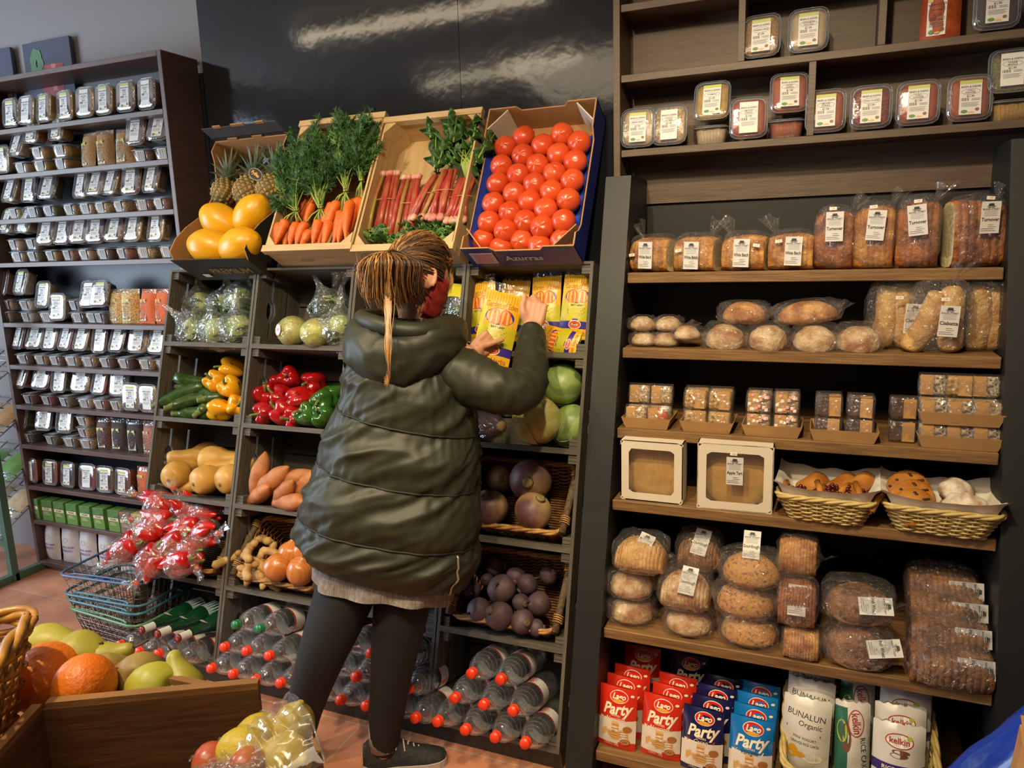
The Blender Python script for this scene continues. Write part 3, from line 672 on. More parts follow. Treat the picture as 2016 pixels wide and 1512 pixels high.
# ginger, onions
gin = pm('ginger_skin', S(196, 160, 102), S(168, 128, 76), sc=30, rough=.65, bump=.25, bsc=90, vary=.07)
def ginger_mesh(seed):
    rr = random.Random(seed); mb = MB(); p = Vector((0, 0, 0)); d = Vector((1, 0, 0))
    for k in range(4):
        q = p + d * .028; mb.tube([p - d * .012, p, (p + q) / 2, q, q + d * .010], [.006, .016, .0135, .015, .005], gin, 10)
        if k < 3: s_ = Vector((rr.uniform(-.4, .4), 1, rr.uniform(-.2, .8))).normalized() * (1 if k % 2 else -1); mb.tube([p, p + s_ * .022, p + s_ * .034], [.013, .012, .005], gin, 9)
        p = q; d = (d + Vector((0, rr.uniform(-.5, .5), rr.uniform(-.4, .4)))).normalized()
    return mb.mesh('ginger_root')
gms = [ginger_mesh(k) for k in range(3)]
for i, (x, y, n, w) in enumerate([(500, 1070, .08, 'at the back left of the pile'), (529, 1066, .1, 'with short knobs, at the back centre'), (518, 1085, .06, 'in the middle, near the onion'), (488, 1090, .06, 'at the left edge of the basket'), (500, 1104, .03, 'in the middle of the heap'),
    (515, 1116, .02, 'long one slanting below the middle'), (484, 1119, .03, 'with a cut pale end, low at the left'), (508, 1130, .02, 'in front of the big onion'), (492, 1134, .01, 'lowest, by the front rim of the basket')]):
    mthing('ginger_root', gms[i % 3], 'knobbly beige ginger root ' + w, 'ginger', Matrix.Translation(LP(x, y, n)) @ RZ(rnd.uniform(0, 6)) @ RX(rnd.uniform(-.5, .5)) @ SC(1.15, 1.15, 1.15), 'ginger roots in the basket')
oni = pm('onion_skin', S(194, 122, 62), S(186, 110, 54), sc=6, rough=.28, coat=.2, wave=3, st=(4, 4, .4), vary=.05)
onm = MB().lathe(rprof([(.003, -.05), (.012, -.049), (.04, -.035), (.05, -.004), (.043, .03), (.02, .048), (.008, .058), (.004, .07)]), oni, 22, fn=lambda a, t: 1 + .012 * math.sin(9 * a)).mesh('onion_body')
onr = MB()
for k in range(9): a = k * .7; onr.tube([(.006 * math.cos(a), .006 * math.sin(a), .058), (.009 * math.cos(a), .009 * math.sin(a), .078)], .0012, gin, 3)
onr = onr.mesh('dry_top')
for (x, y, n, d, w) in [(574, 1092, .03, (.1, .1, 1), 'at the back, dry top upward'), (546, 1117, -.02, (.5, .5, .5), 'largest and frontmost in the basket'), (592, 1124, -.015, (.3, 0, 1), 'behind the right log handle'), (602, 1088, .04, (0, 0, 1), 'at the right, almost hidden by the coat')]:
    parts_thing(onm, [('dry_top', onr)], 'onion', 'large brown onion ' + w, 'onion', frame(LP(x, y, n), d), 'onions beside the ginger')
# turnips and beetroots
tur = pm('turnip_skin', S(96, 62, 66), S(178, 150, 92), sc=5, rough=.5, lo=.42, hi=.62, bump=.12, bsc=50, vary=.1)
trm = MB().ball((.06, .06, .056), tur, 24, 15, fn=lambda v: v * (1 + .05 * nz(v, 20))).mesh('turnip_body')
trt = MB().tube([(0, 0, -.05), (.006, 0, -.066), (.015, .004, -.078)], [.008, .004, .001], tur, 6).mesh('root_tail')
trc = MB().lathe([(.018, .05), (.014, .060), (.015, .063), (.006, .062)], pm('turnip_crown', S(150, 132, 84), S(110, 96, 60), sc=60, rough=.7), 9).mesh('leaf_crown')
for (x, y, n, d, s_, w) in [(983, 943, .12, (.3, -.5, .2), .8, 'smallest and yellowest, at the back left'), (1045, 946, .09, (.2, -.9, .2), 1.2, 'largest, showing its pale cut face'), (966, 1000, .03, (-.3, -.2, .9), 1.0, 'with leaf stubs, beside the coat'), (1050, 1006, .03, (.5, -.2, .8), 1.05, 'darkest purple, at the front right')]:
    parts_thing(trm, [('root_tail', trt), ('leaf_crown', trc)], 'turnip', 'purple and yellow turnip ' + w, 'turnip', frame(LP(x, y, n), d) @ SC(s_, s_, s_), 'turnips in the basket')
beet = pm('beetroot_skin', S(92, 72, 78), S(70, 50, 54), sc=18, rough=.6, bump=.2, bsc=60, vary=.12)
bms = [MB().ball((.042, .042, .04), beet, 20, 13, fn=lambda v, k=k: v * (1 + .06 * noise.noise(v * 28 + Vector((k * 5, 0, 0))))).mesh('beetroot_body') for k in range(3)]
btt = MB().tube([(0, 0, -.037), (.003, 0, -.048), (.01, 0, -.06)], [.006, .003, .001], beet, 6).mesh('root_tail')
btc = MB().lathe([(.012, .036), (.014, .042), (.01, .046), (.003, .045)], pm('beet_crown', S(120, 94, 72), S(86, 62, 54), sc=80, rough=.7), 9).mesh('crown')
for i, (x, y, n, s_, w) in enumerate([(974, 1113, .15, .95, 'at the very back, upper left'), (959, 1142, .11, .55, 'smallest, at the left back'), (988, 1160, .05, 1.15, 'large and bluish, upper middle'), (1016, 1136, .13, .85, 'in shade behind the middle ones'), (1038, 1151, .09, .85, 'with crown facing out, upper right'),
    (1026, 1187, .04, .72, 'small, in the centre right'), (925, 1160, .08, .9, 'far left, next to the coat'), (944, 1202, .03, 1.02, 'low left, large and dark'), (983, 1212, .0, 1.1, 'palest, with a scarred top, low centre'), (1029, 1224, .01, .95, 'with scuffed brown skin, low right of the centre'), (1061, 1189, .05, .95, 'behind the right log handle, upper'),
    (1056, 1236, .02, .65, 'behind the lower end of the log handle'), (1080, 1133, .14, .75, 'in the dark back right corner')]):
    parts_thing(bms[i % 3], [('root_tail', btt), ('crown', btc)], 'beetroot', 'dusty dark beetroot ' + w, 'beetroot', Matrix.Translation(LP(x, y, n)) @ rrot() @ SC(s_, s_, s_), 'beetroots in the basket')
# pointed red peppers in knotted bags, heaped over the basket edge
romano = pm('romano_red', S(196, 34, 26), S(170, 22, 20), sc=12, rough=.18, coat=.4, vary=.05)
rom = spindle(rprof([(.014, 0), (.032, .008), (.037, .035), (.032, .08), (.019, .12), (.004, .145)]), romano, 14, .014, .12, 30).mesh('red_pepper')
rst = MB().tube([(0, 0, .002), (0, 0, -.015), (.006, 0, -.028)], [.009, .005, .004], leaf_g, 7).mesh('stem')
pbag = film('pepper_bag_film', haze=.06, rough=.12, bump=1.0, bsc=26, gl=.085)
def rbag(seed):
    def fn(v):
        d = v.normalized(); t = d.z; k = 1 + .13 * noise.noise(d * 3 + Vector((seed * 2.7, 0, 0))) + .06 * noise.noise(d * 9)
        q = 1 - .82 * max(0, min(1, (t - .35) * 2.2)) + (.55 * max(0, (t - .82) / .18))
        return Vector((v.x * k * q, v.y * k * q, v.z * k + (.03 if t > .8 else 0)))
    mb = MB().ball((.066, .056, .1), pbag, 22, 22, fn=fn)
    mb.grid(lambda u, v: ((u - .5) * (.014 + .08 * v), .013 * math.sin(u * 19 + seed) * (v + .2), .095 + .045 * v + .006 * math.sin(u * 11)), 12, 6, pbag)
    return mb.mesh('plastic_bag')
rb = [rbag(k) for k in range(3)]
clip = MB().box((0, 0, .1), (.02, .014, .012), pm('orange_clip', S(238, 92, 34), rough=.4)).mesh('bag_clip')
for i, (x, y, n, d, w) in enumerate([(310, 990, .02, (-.8, -.2, .3), 'highest at the left, under the squash crate'), (368, 1000, .04, (-.25, -.3, .9), 'topmost in the middle, bag end standing up'), (408, 1008, .07, (.9, .1, .1), 'at the upper right inside the crate'), (303, 1030, -.02, (-.9, -.2, .1), 'second row left, bag end out to the left'),
    (362, 1043, .0, (-.9, -.4, -.1), 'in the middle of the heap, pointing left'), (405, 1052, .01, (.9, -.3, .25), 'at the right, bag end across the log handle'), (278, 1058, -.05, (-.8, -.4, -.5), 'hanging over the left edge'), (335, 1082, -.05, (-.6, -.5, -.5), 'at the front, below the middle one'),
    (376, 1090, -.03, (.6, -.4, -.2), 'at the front right beside the lower log binding'), (246, 1084, -.09, (-.8, -.3, -.5), 'farthest left, over the wire baskets'), (298, 1110, -.09, (-.6, -.3, -.75), 'lowest left with a long milky bag end'), (352, 1108, -.07, (-.9, -.2, -.35), 'lowest right with an orange clip in front')]):
    M_ = frame(LP(x, y, n), d) @ RZ(i * 1.4)
    t = thing('bagged_red_peppers', 'red pointed peppers in clear bag, ' + w, 'pepper', M=M_, group='bagged red peppers')
    for q, (dx, dy, a) in enumerate(((-.026, -.012, .1), (.026, -.006, -.12), (.002, .028, .0))):
        r1 = obj('red_pepper', rom, t, M=T(dx, dy, -.075) @ RX(a) @ RZ(q * 2)); obj('stem', rst, r1)
    obj('plastic_bag', rb[i % 3], t); obj('bag_clip', clip, t, label='small orange clip')

# ---------------------------------------------------------------- bottles in the lowest crates
pet = film('pet_plastic', (.95, .97, .99), haze=.055, rough=.05, bump=.25, bsc=40, gl=.11, hz=(.75, .8, .88), edge=.6)
capr = pm('cap_red', S(232, 62, 30), rough=.35); capg = pm('cap_green', S(34, 112, 66), rough=.35)
lab_w = pm('label_white', S(222, 220, 216), rough=.35); ink_r = pm('ink_red', S(196, 36, 34), rough=.4); ink_b = pm('ink_black', S(28, 28, 30), rough=.5); ink_g = pm('ink_grey', S(120, 120, 122))
def curved_text(mb, s, size, r, z0, a0, mat, M=None, bold=0):      # lettering that runs along a bottle of axis z, radius r
    V, F = tmesh(s, bold); O = []
    for v in V: a = a0 + v[1] * size / r; O.append((r * math.cos(a), r * math.sin(a), z0 - v[0] * size))
    mb.add(O, F, mat, False, M)
def bottle_meshes():
    R = .046; pr = [(.0125, .012), (.0125, .03), (.015, .036)]
    pr += [(R * math.sin(a) ** .75 * (1 if a > .3 else 1), .036 + .10 * (1 - math.cos(a)) * .95) for a in [.35 + k * .122 for k in range(10)]]
    z = .14
    for k in range(14): pr += [(R, z), (R - (.0018 if k not in (3, 4, 5, 6) else 0), z + .006)]; z += .0125
    pr += [(R, z), (R * .9, z + .012), (R * .55, z + .014), (.001, z + .006)]
    body = MB().lathe(pr, pet, 22, cap=False)
    for k in range(4):   # moulded rings on the shoulder
        zz = .058 + k * .018; rr = R * (.55 + .13 * k); body.tube([(rr * math.cos(a * .3927), rr * math.sin(a * .3927), zz) for a in range(17)], .0012, pet, 4, cap=False)
    lb = MB().lathe([(R + .0006, .150), (R + .0006, .205)], lab_w, 24, cap=False)
    lb.lathe([(R + .0008, .147), (R + .0008, .153)], ink_r, 24, cap=False)
    for a0 in (.6, 2.6, 4.7): curved_text(lb, 'ishka', .026, R + .0012, .181, a0, ink_r, T(0, 0, 0), .012)
    cp = MB().lathe([(.0155, 0), (.0160, .002), (.0160, .016), (.0175, .017), (.0175, .02)], capr, 20, fn=None)
    cg = MB().lathe([(.0155, 0), (.0160, .002), (.0160, .016), (.0175, .017), (.0175, .02)], capg, 20)
    return body.mesh('bottle_body'), lb.mesh('label'), cp.mesh('cap'), cg.mesh('cap')
BT = bottle_meshes()
TD = Vector((0, math.sin(LEAN), math.cos(LEAN)))
def crate_layer(px, py, t): return onP(px, py, Vector((0, 0, CZ)) + TD * t, TD)
bn = 0
def bottle(px, py, row, lab, green=False, t0=.057, dt=.083):
    p = crate_layer(px, py, t0 + dt * row); ax = Vector((0, math.cos(LEAN), -math.sin(LEAN)))
    M_ = frame(p, ax) @ RZ(rnd.uniform(0, 6))
    t = thing('water_bottle', lab, 'bottle', M=M_, group='clear water bottles in the lowest crates')
    obj('bottle_body', BT[0], t); obj('label', BT[1], t, label='white label with red lettering'); obj('cap', BT[3 if green else 2], t, label='green screw cap' if green else 'red screw cap')
for i, (x, y) in enumerate([(232, 1270), (269, 1284.5), (307, 1288), (345, 1296)]): bottle(x, y, 0, 'clear bottle with red cap under the green glass bottles, %s from left' % ORD[i + 1])
for i, (x, y) in enumerate([(412, 1317), (455, 1328), (499, 1340), (548, 1346)]): bottle(x, y, 0, 'clear bottle with red cap, bottom layer of second crate, %s from left' % ORD[i + 1])
for i, (x, y) in enumerate([(438, 1275), (481, 1283), (526, 1292)]): bottle(x, y, 1, 'clear bottle with red cap just below the green caps, %s from left' % ORD[i + 1])
for i, (x, y) in enumerate([(461, 1231), (507, 1239)]): bottle(x, y, 2, 'clear bottle with green cap, %s of the pair' % ('left', 'right')[i], True)
for i, (x, y) in enumerate([(622, 1370), (667, 1380), (717.5, 1391), (770, 1405), (815, 1415)]): bottle(x, y, 0, 'clear bottle in the bottom layer behind the shopper legs, %s from left' % ORD[i + 1])
for i, (x, y) in enumerate([(649, 1322), (697.5, 1334), (750, 1346), (800, 1358)]): bottle(x, y, 1, 'clear bottle in the middle layer behind the shopper legs, %s from left' % ORD[i + 1])
for i, (x, y) in enumerate([(678, 1277), (727, 1287), (785, 1300)]): bottle(x, y, 2, 'clear bottle in the top layer behind the shopper legs, %s from left' % ORD[i + 1])
for i, (x, y) in enumerate([(859, 1422), (914, 1438.6), (973, 1453), (1032, 1465)]): bottle(x, y, 0, 'clear bottle with red cap, bottom layer under the beetroot basket, %s from left' % ORD[i + 1])
for i, (x, y) in enumerate([(893, 1375.5), (950, 1389), (1008, 1401)]): bottle(x, y, 1, 'clear bottle with red cap, middle layer under the beetroot basket, %s from left' % ORD[i + 1])
for i, (x, y) in enumerate([(926, 1327), (983.6, 1339)]): bottle(x, y, 2, 'clear bottle with red cap, top layer under the beetroot basket, %s of the pair' % ('left', 'right')[i])
# green glass bottles
gg = pm('green_glass', S(14, 62, 34), S(10, 52, 30), sc=5, rough=.06, coat=1.0)
gp = rprof([(.0135, .0), (.0145, .004), (.0135, .02), (.0145, .06), (.018, .09), (.032, .14), (.040, .17), (.041, .2), (.041, .27), (.036, .285), (.02, .288)], 3)
gb = MB().lathe(gp, gg, 22).mesh('glass_body')
foil = MB().lathe([(.0150, .004), (.0150, .046), (.0158, .05)], pm('foil_white', S(206, 206, 204), rough=.3), 18, cap=False).mesh('neck_foil')
capm = MB().lathe([(.0005, -.0035), (.0148, -.003), (.0152, .002), (.0150, .006)], pm('cap_maroon', S(110, 34, 32), rough=.4), 18)
star = pm('star_red', S(216, 66, 52), rough=.4); capm.add([((.009 if k % 2 == 0 else .0038) * math.cos(k * .6283), (.009 if k % 2 == 0 else .0038) * math.sin(k * .6283), -.0042) for k in range(10)], [tuple(range(10))[::-1]], star)
capm = capm.mesh('cap')
gl_ = MB().lathe([(.0413, .20), (.0413, .262)], pm('label_pale_blue', S(150, 172, 184), S(176, 190, 196), sc=60, rough=.4), 24, cap=False)
for a0 in (.8, 2.9, 5.0): curved_text(gl_, 'ACQUA', .016, .0419, .231, a0, pm('ink_navy', S(54, 84, 122)), None, .01)
neckl = MB(); neckl.add([(.0, 0, 0)] + [(.019 * math.cos(a * .5236) * (1.0 if math.cos(a * .5236) > 0 else 1.3), .015 * math.sin(a * .5236), 0) for a in range(12)], [(0, 1 + k, 1 + (k + 1) % 12) for k in range(12)], lab_w)
gl_ = gl_.mesh('label'); neckl = neckl.mesh('shoulder_label')
for i, (x, y) in enumerate([(278.6, 1241), (309.5, 1249), (350, 1257)]):
    p = crate_layer(x, y, .127); d = Vector((.12, math.cos(R_(8)), -math.sin(R_(8)) + .04)).normalized()
    t = thing('green_glass_bottle', 'dark green glass mineral water bottle lying on the clear ones, %s from left' % ORD[i + 1], 'bottle', M=frame(p, d), group='green glass bottles')
    obj('glass_body', gb, t); obj('neck_foil', foil, t); obj('cap', capm, t); obj('label', gl_, t)
    obj('shoulder_label', neckl, t, M=RZ(R_(100)) @ T(.0265, 0, .112) @ RY(R_(64)))
# ---------------------------------------------------------------- four tilted boxes on top of the crates
BTL = R_(30); BR_ = RX(-BTL); BN = Vector((0, math.cos(BTL), -math.sin(BTL))); BUP = Vector((0, math.sin(BTL), math.cos(BTL)))
pale = wood('pale_ply', S(206, 176, 128), S(184, 150, 102), (9, 9, 1.0), .6, .1, .04, 5)
pale_h = wood('pale_ply_cross', S(210, 180, 134), S(188, 154, 106), (1.0, 9, 9), .6, .1, .04, 5)
slot_dark = pm('slot_shadow', S(16, 15, 14), rough=.9)
card_in = pm('card_inside', S(176, 130, 80), S(164, 118, 72), sc=12, rough=.75)
card_out = pm('card_black', S(40, 38, 36), rough=.55); card_gold = pm('card_gold', S(176, 142, 66), rough=.5)
card_blue = pm('card_blue', S(38, 50, 124), rough=.4)
class Box:
    def __init__(s, x, z, w, L, d): s.o = Vector((x, .33, z)); s.w, s.L, s.d = w, L, d; s.M = Matrix.Translation(s.o) @ BR_
    def at(s, px, py, n): return onP(px, py, s.o + BN * n, BN)
def ply_crate(B, label, slot=True):
    t = thing('plywood_crate', label, 'crate', M=B.M); w, L, d = B.w, B.L, B.d; e = .007
    for x in (e / 2, w - e / 2): MB().box((x, d / 2 + .004, L / 2), (e, d - .008, L - .02), pale).build('side_board', t)
    for z in (.008, L - .008):
        p_ = MB().box((w / 2, d / 2, z), (w - .001, d, .016), pale_h).build('end_board', t); m = MB(); m.box((w / 2, .012, z), (w + .008, .026, .026), pale_h)
        m.build('end_rail', p_)
        if z < .1: MB().ring(w * .42, d * .5, .03, .008, .003, slot_dark, 0).build('hand_hole', p_, M=T(0, 0, -.0092) @ RX(-math.pi / 2))
    m = MB(); hw_ = (w - .004) / 2
    for k in range(2):
        x0, x1 = .002 + k * hw_, k * hw_ + hw_
        m.box(((x0 + x1) / 2, d - .003, L / 2), (x1 - x0 - .003, .006, L - .004), pale)
    if slot: m.box((w * .5, d - .0068, L * .62), (.018, .0022, .1), slot_dark)
    m.build('base_board', t)
    for x, sg in ((e, 1), (w - e, -1)):
        for z, sz in ((.016, 1), (L - .016, -1)):
            m = MB(); q = .05; y0, y1 = .004, d - .007
            V = [(x, y0, z), (x + sg * q, y0, z), (x, y0, z + sz * q), (x, y1, z), (x + sg * q, y1, z), (x, y1, z + sz * q)]
            m.add(V, [(0, 1, 2), (3, 5, 4), (0, 3, 4, 1), (1, 4, 5, 2), (2, 5, 3, 0)], pale); m.build('corner_post', t)
    return t
BC = Box(.575, 1.632, .39, .575, .135); BRh = Box(.970, 1.622, .40, .56, .135)
ply_crate(BC, 'pale plywood crate tilted up, full of carrots with green tops'); ply_crate(BRh, 'pale plywood crate tilted up, holding rhubarb bundles')
# cardboard boxes: walls with a shaped free edge, printed outside, bare inside
def card_wall(mb, edge, y1, x, th, flip, m_in, m_out):            # side wall in the y-z plane; edge: (z, y at the free edge)
    n = len(edge); V = []
    for xx in (x, x + th):
        V += [(xx, y, z) for z, y in edge] + [(xx, y1, z) for z, y in edge]
    F0 = [(i, i + 1, n + i + 1, n + i) for i in range(n - 1)]; F1 = [(2 * n + i, 3 * n + i, 3 * n + i + 1, 2 * n + i + 1) for i in range(n - 1)]
    mb.add(V, F0, m_in if flip else m_out); mb.add(V, F1, m_out if flip else m_in); mb.add(V, [(i, 2 * n + i, 2 * n + i + 1, i + 1) for i in range(n - 1)], m_in)
BP = Box(.128, 1.596, .378, .57, .15)
t = thing('cardboard_box', 'black printed cardboard box, tilted, with pineapples above melons', 'box', M=BP.M); w, L, d = BP.w, BP.L, BP.d
ed = [(0, -.0), (.03, -.035), (.09, -.03), (.16, .0), (.24, .05), (.34, .075), (.42, .07), (.49, .03), (.52, .0), (L, .005)]
m = MB(); card_wall(m, ed, d, 0, .005, False, card_in, card_out); m.build('side_panel', t)
m = MB(); card_wall(m, ed, d, w - .005, .005, True, card_in, card_out); m.build('side_panel', t)
m = MB(); m.box((w / 2, d - .002, L / 2), (w, .004, L), card_in); m.build('base_panel', t)
for z, sg in ((.0025, -1), (L - .0025, 1)):
    m = MB(); m.box((w / 2, d / 2, z), (w - .01, d, .005), card_in); m.box((w / 2, d / 2 - .01, z + sg * .0035), (w, d + .02, .002), card_out)
    for fx in (.28, .62): m.box((w * fx, -.006, z), (.05, .014, .004), card_in)
    ep = m.build('end_panel', t)
    if sg < 0:
        lt = MB(); lt.text('PREMIUM', .055, w * .62, d * .52, card_gold, 0, fit=.2); lt.box((w * .22, 0, d * .3), (.035, .001, .022), pm('sticker_white', S(238, 232, 222)))
        lt.build('printed_lettering', ep, M=T(0, d, -.006) @ RX(math.pi / 2))
    else:
        m = MB(); m.box((w / 2, -.035, L + .004), (w + .004, .085, .003), pm('card_grey', S(70, 70, 76), rough=.6))
        for fx in (.22, .5, .8): m.box((w * fx, -.08, L + .004), (.04 if fx != .5 else .065, .012, .005), card_in)
        m.build('top_flap', t, M=T(0, 0, 0))
BT_ = Box(1.402, 1.612, .396, .56, .12)
t = thing('cardboard_box', 'blue cardboard tray, tilted, filled with rows of red tomatoes', 'box', M=BT_.M); w, L, d = BT_.w, BT_.L, BT_.d
ed = [(0, -.004), (.05, -.004), (.07, .02), (.1, .035), (.42, .03), (.45, -.002), (L, -.006)]
for x, fl in ((0, False), (w - .005, True)): m = MB(); card_wall(m, ed, d, x, .005, fl, card_in, card_blue); m.build('side_panel', t)
MB().box((w / 2, d - .002, L / 2), (w, .004, L), card_in).build('base_panel', t)
for z, sg in ((.0025, -1), (L - .0025, 1)):
    m = MB(); poly = [(0, d), (w, d), (w, -.006), (w * .74, -.006), (w * .70, .014), (w * .30, .014), (w * .26, -.006), (0, -.006)]
    V = [(p[0], p[1], z - .0025) for p in poly] + [(p[0], p[1], z + .0025) for p in poly]; q = len(poly)
    m.add(V, [tuple(range(q))], card_blue if sg < 0 else card_in); m.add(V, [tuple(range(2 * q - 1, q - 1, -1))], card_in if sg < 0 else card_blue); m.add(V, [(i, i + q, (i + 1) % q + q, (i + 1) % q) for i in range(q)], card_in)
    ep = m.build('end_panel', t)
    if sg < 0:
        lt = MB(); lt.text('Azurras', .042, w * .52, d * .48, pm('letter_cream', S(196, 204, 186)), 0, bold=.02)
        lt.box((w * .16, 0, d * .52), (.085, .0008, .07), pm('sticker_pink', S(206, 176, 186), rough=.5))
        for k in range(5): lt.box((w * .16, -.0008, d * .32 + k * .011), (.06, .0005, .0022), pm('ink_red', S(196, 36, 34)))
        lt.build('printed_lettering', ep, M=T(0, d, -.002) @ RX(math.pi / 2))
for x in (.03, w - .03):
    for z in (.05, L - .05):
        s_ = 1 if x < .1 else -1; s2 = 1 if z < .1 else -1
        m = MB(); V = [(x - s_ * .026, .0, z + s2 * .03), (x + s_ * .04, .0, z - s2 * .044), (x + s_ * .04, d - .006, z - s2 * .044), (x - s_ * .026, d - .006, z + s2 * .03)]
        m.add(V + [(v[0] + s_ * .003, v[1], v[2] + s2 * .003) for v in V], [(0, 1, 2, 3), (7, 6, 5, 4), (0, 4, 5, 1), (1, 5, 6, 2), (2, 6, 7, 3), (3, 7, 4, 0)], pm('card_white', S(206, 196, 184), rough=.6) if z > .3 else card_in); m.build('corner_support', t)
liner = pm('liner_blue', S(44, 66, 168), rough=.3, coat=.3)
m = MB()
def lin(u, v):
    x = .006 + u * (w - .012); z = .006 + v * (L - .11); y = d - .035 + .008 * math.sin(x * 90) * math.sin(z * 90)
    if u < .04 or u > .96: y = .03 + .02 * (v < .1)
    if v > .96: y = d - .055 + .02 * math.sin(u * 17)
    return (x, y, z)
m.grid(lin, 26, 30, liner); m.build('tray_liner', t, label='blue plastic liner')
# tomatoes
tom = pm('tomato_skin', S(212, 84, 38), S(198, 66, 30), sc=6, rough=.3, coat=.15, vary=.06)
tms = [MB().ball((.041, .041, .036), tom, 24, 15, fn=lambda v, k=k: Vector((v.x, v.y, v.z)) * (1 + (.025 + .012 * k) * math.cos((3 + k) * math.atan2(v.y, v.x)) * max(0, v.z / .036) + .02 * nz(v + Vector((k, 0, 0)), 18))).mesh('tomato') for k in range(3)]
TOM = [(1335, 360), (1640, 345), (1190, 445), (1485, 430), (1775, 410), (1330, 510), (1610, 500), (1160, 595), (1445, 590), (1745, 560), (1290, 665), (1580, 650), (1130, 735), (1420, 740), (1722, 710), (1260, 815), (1555, 795), (1095, 890), (1383, 875), (1690, 865), (1225, 965), (1510, 940), (1060, 1040), (1350, 1035), (1650, 1030), (1190, 1110), (1483, 1080), (1015, 1180), (1320, 1190), (1640, 1180), (1155, 1240), (1460, 1230)]
rows = []
for i, (a, b_) in enumerate(TOM):
    x, y = 700 + a / 4.032, 180 + b_ / 4.032
    k = 0 if i < 2 else (1 + (i - 2) // 5 * 2 + (0 if (i - 2) % 5 < 3 else 1))
    rows.append(k)
for i, (a, b_) in enumerate(TOM):
    x, y = 700 + a / 4.032, 180 + b_ / 4.032; j = i - rows.index(rows[i])
    p = BT_.at(x, y, .042 if rows[i] < 11 else .066)
    mthing('tomato', tms[i % 3], 'round red tomato in the blue box, %s row from the top, %s from left' % (ORD[rows[i] + 1], ORD[j + 1]), 'tomato', Matrix.Translation(p) @ RX(R_(90 - 20 + rnd.uniform(-25, 25))) @ RZ(rnd.uniform(0, 6)), 'tomatoes in the blue box')
# melons
mel = pm('melon_skin', S(232, 172, 22), S(222, 158, 16), sc=7, rough=.35, st=(5, 5, 1), bump=.12, bsc=10, vary=.03)
mlm = MB().lathe(rprof([(.002, -.098), (.02, -.094), (.055, -.065), (.07, -.01), (.064, .04), (.035, .082), (.012, .095), (.004, .098)]), mel, 26, fn=lambda a, t: 1 + .008 * math.sin(13 * a + 5 * t)).mesh('melon')
for (x, y, n, d, w_) in [(436, 437, .045, (-.75, -.2, .55), 'largest in view, in the middle'), (497, 424, .045, (.7, -.1, .7), 'at the right against the box wall'), (414, 486, .01, (-1, -.15, .2), 'lowest at the left behind the box lip'), (474, 484, .01, (1, -.1, .3), 'lowest at the right behind the box lip')]:
    mthing('melon', mlm, 'yellow melon below the pineapples, ' + w_, 'melon', frame(BP.at(x, y, n), d), 'yellow melons')
# pineapples
pin = pm('pineapple_skin', S(104, 92, 46), S(74, 76, 38), sc=16, rough=.6, bump=.3, bsc=60)
pin2 = pm('pineapple_eye', S(178, 142, 84), S(140, 112, 60), sc=30, rough=.6); pleaf = pm('pineapple_leaf', S(98, 112, 84), S(70, 88, 62), sc=12, rough=.5, vary=.1)
def pine_meshes():
    mb = MB(); R, Hh = .052, .066
    mb.ball((R, R, Hh), pin, 24, 16)
    for j in range(9):
        zt = -.85 + 1.7 * j / 8; rr = math.sqrt(max(.02, 1 - zt * zt)); nn = max(5, int(13 * rr))
        for i in range(nn):
            a = 6.2832 * (i + .5 * (j % 2)) / nn; p = Vector((R * rr * math.cos(a), R * rr * math.sin(a), Hh * zt)); nrm = Vector((p.x / R ** 2, p.y / R ** 2, p.z / Hh ** 2)).normalized()
            s_ = .0125 * (.55 + .45 * rr)
            mb.add([(s_, 0, 0), (0, s_ * .8, 0), (-s_, 0, 0), (0, -s_ * .8, 0), (0, 0, .006)], [(0, 1, 4), (1, 2, 4), (2, 3, 4), (3, 0, 4)], pin2, False, frame(p, nrm))
            mb.add([(0, 0, 0), (.002, .001, .011), (-.002, .001, .011)], [(0, 1, 2)], pin, False, frame(p + nrm * .004, nrm + Vector((0, 0, .6))))
    cr = MB(); rr = random.Random(3)
    for k in range(46):
        t_ = k / 46; a = k * 2.4; ln = .07 + .10 * t_; el = .3 + 1.15 * t_
        def lf(u, v):
            q = v * ln; w_ = .011 * (1 - v) ** .7 * (1 - .35 * t_); bend = -.35 * v * v * ln * (1 - t_)
            return (.012 * (1 - t_) + q * math.cos(el), (u - .5) * 2 * w_, .058 + .03 * t_ + q * math.sin(el) + bend + .4 * abs(u - .5) * w_)
        cr.grid(lf, 3, 6, pleaf, RZ(a))
    return mb.mesh('pineapple_fruit'), cr.mesh('crown')
PM_, PC_ = pine_meshes()
for (x, y, n, s_, d, w_) in [(440, 378, .075, .92, (-.04, .5, .9), 'leftmost of the three, beside the box wall'), (486, 376, .07, 1.0, (.08, .5, .87), 'in the middle with a black oval tag'), (530, 372, .07, .95, (.05, .5, .87), 'at the right, half behind the box wall')]:
    parts_thing(PM_, [('crown', PC_)], 'pineapple', 'ripe pineapple ' + w_, 'pineapple', frame(BP.at(x, y, n), d) @ RZ(x) @ SC(s_, s_, s_ * 1.02), 'pineapples above the melons')
m = MB(); k_ = pm('tag_black', S(24, 22, 20), rough=.35); m.disc(0, 0, .034, .024, pm('tag_grey', S(150, 148, 144)), 0); m.disc(0, 0, .031, .021, k_, -.0008); m.text('Fyffes', .019, 0, 0, pm('letter_gold', S(232, 176, 64)), -.0016, bold=.03, rot=.0)
tag(m.build('fruit_tag', None, M=Matrix.Translation(BP.at(503, 343, .01)) @ RX(-.4) @ RZ(R_(15)) @ RY(R_(32))), 'black oval paper tag with gold lettering hanging on the middle pineapple', 'tag')
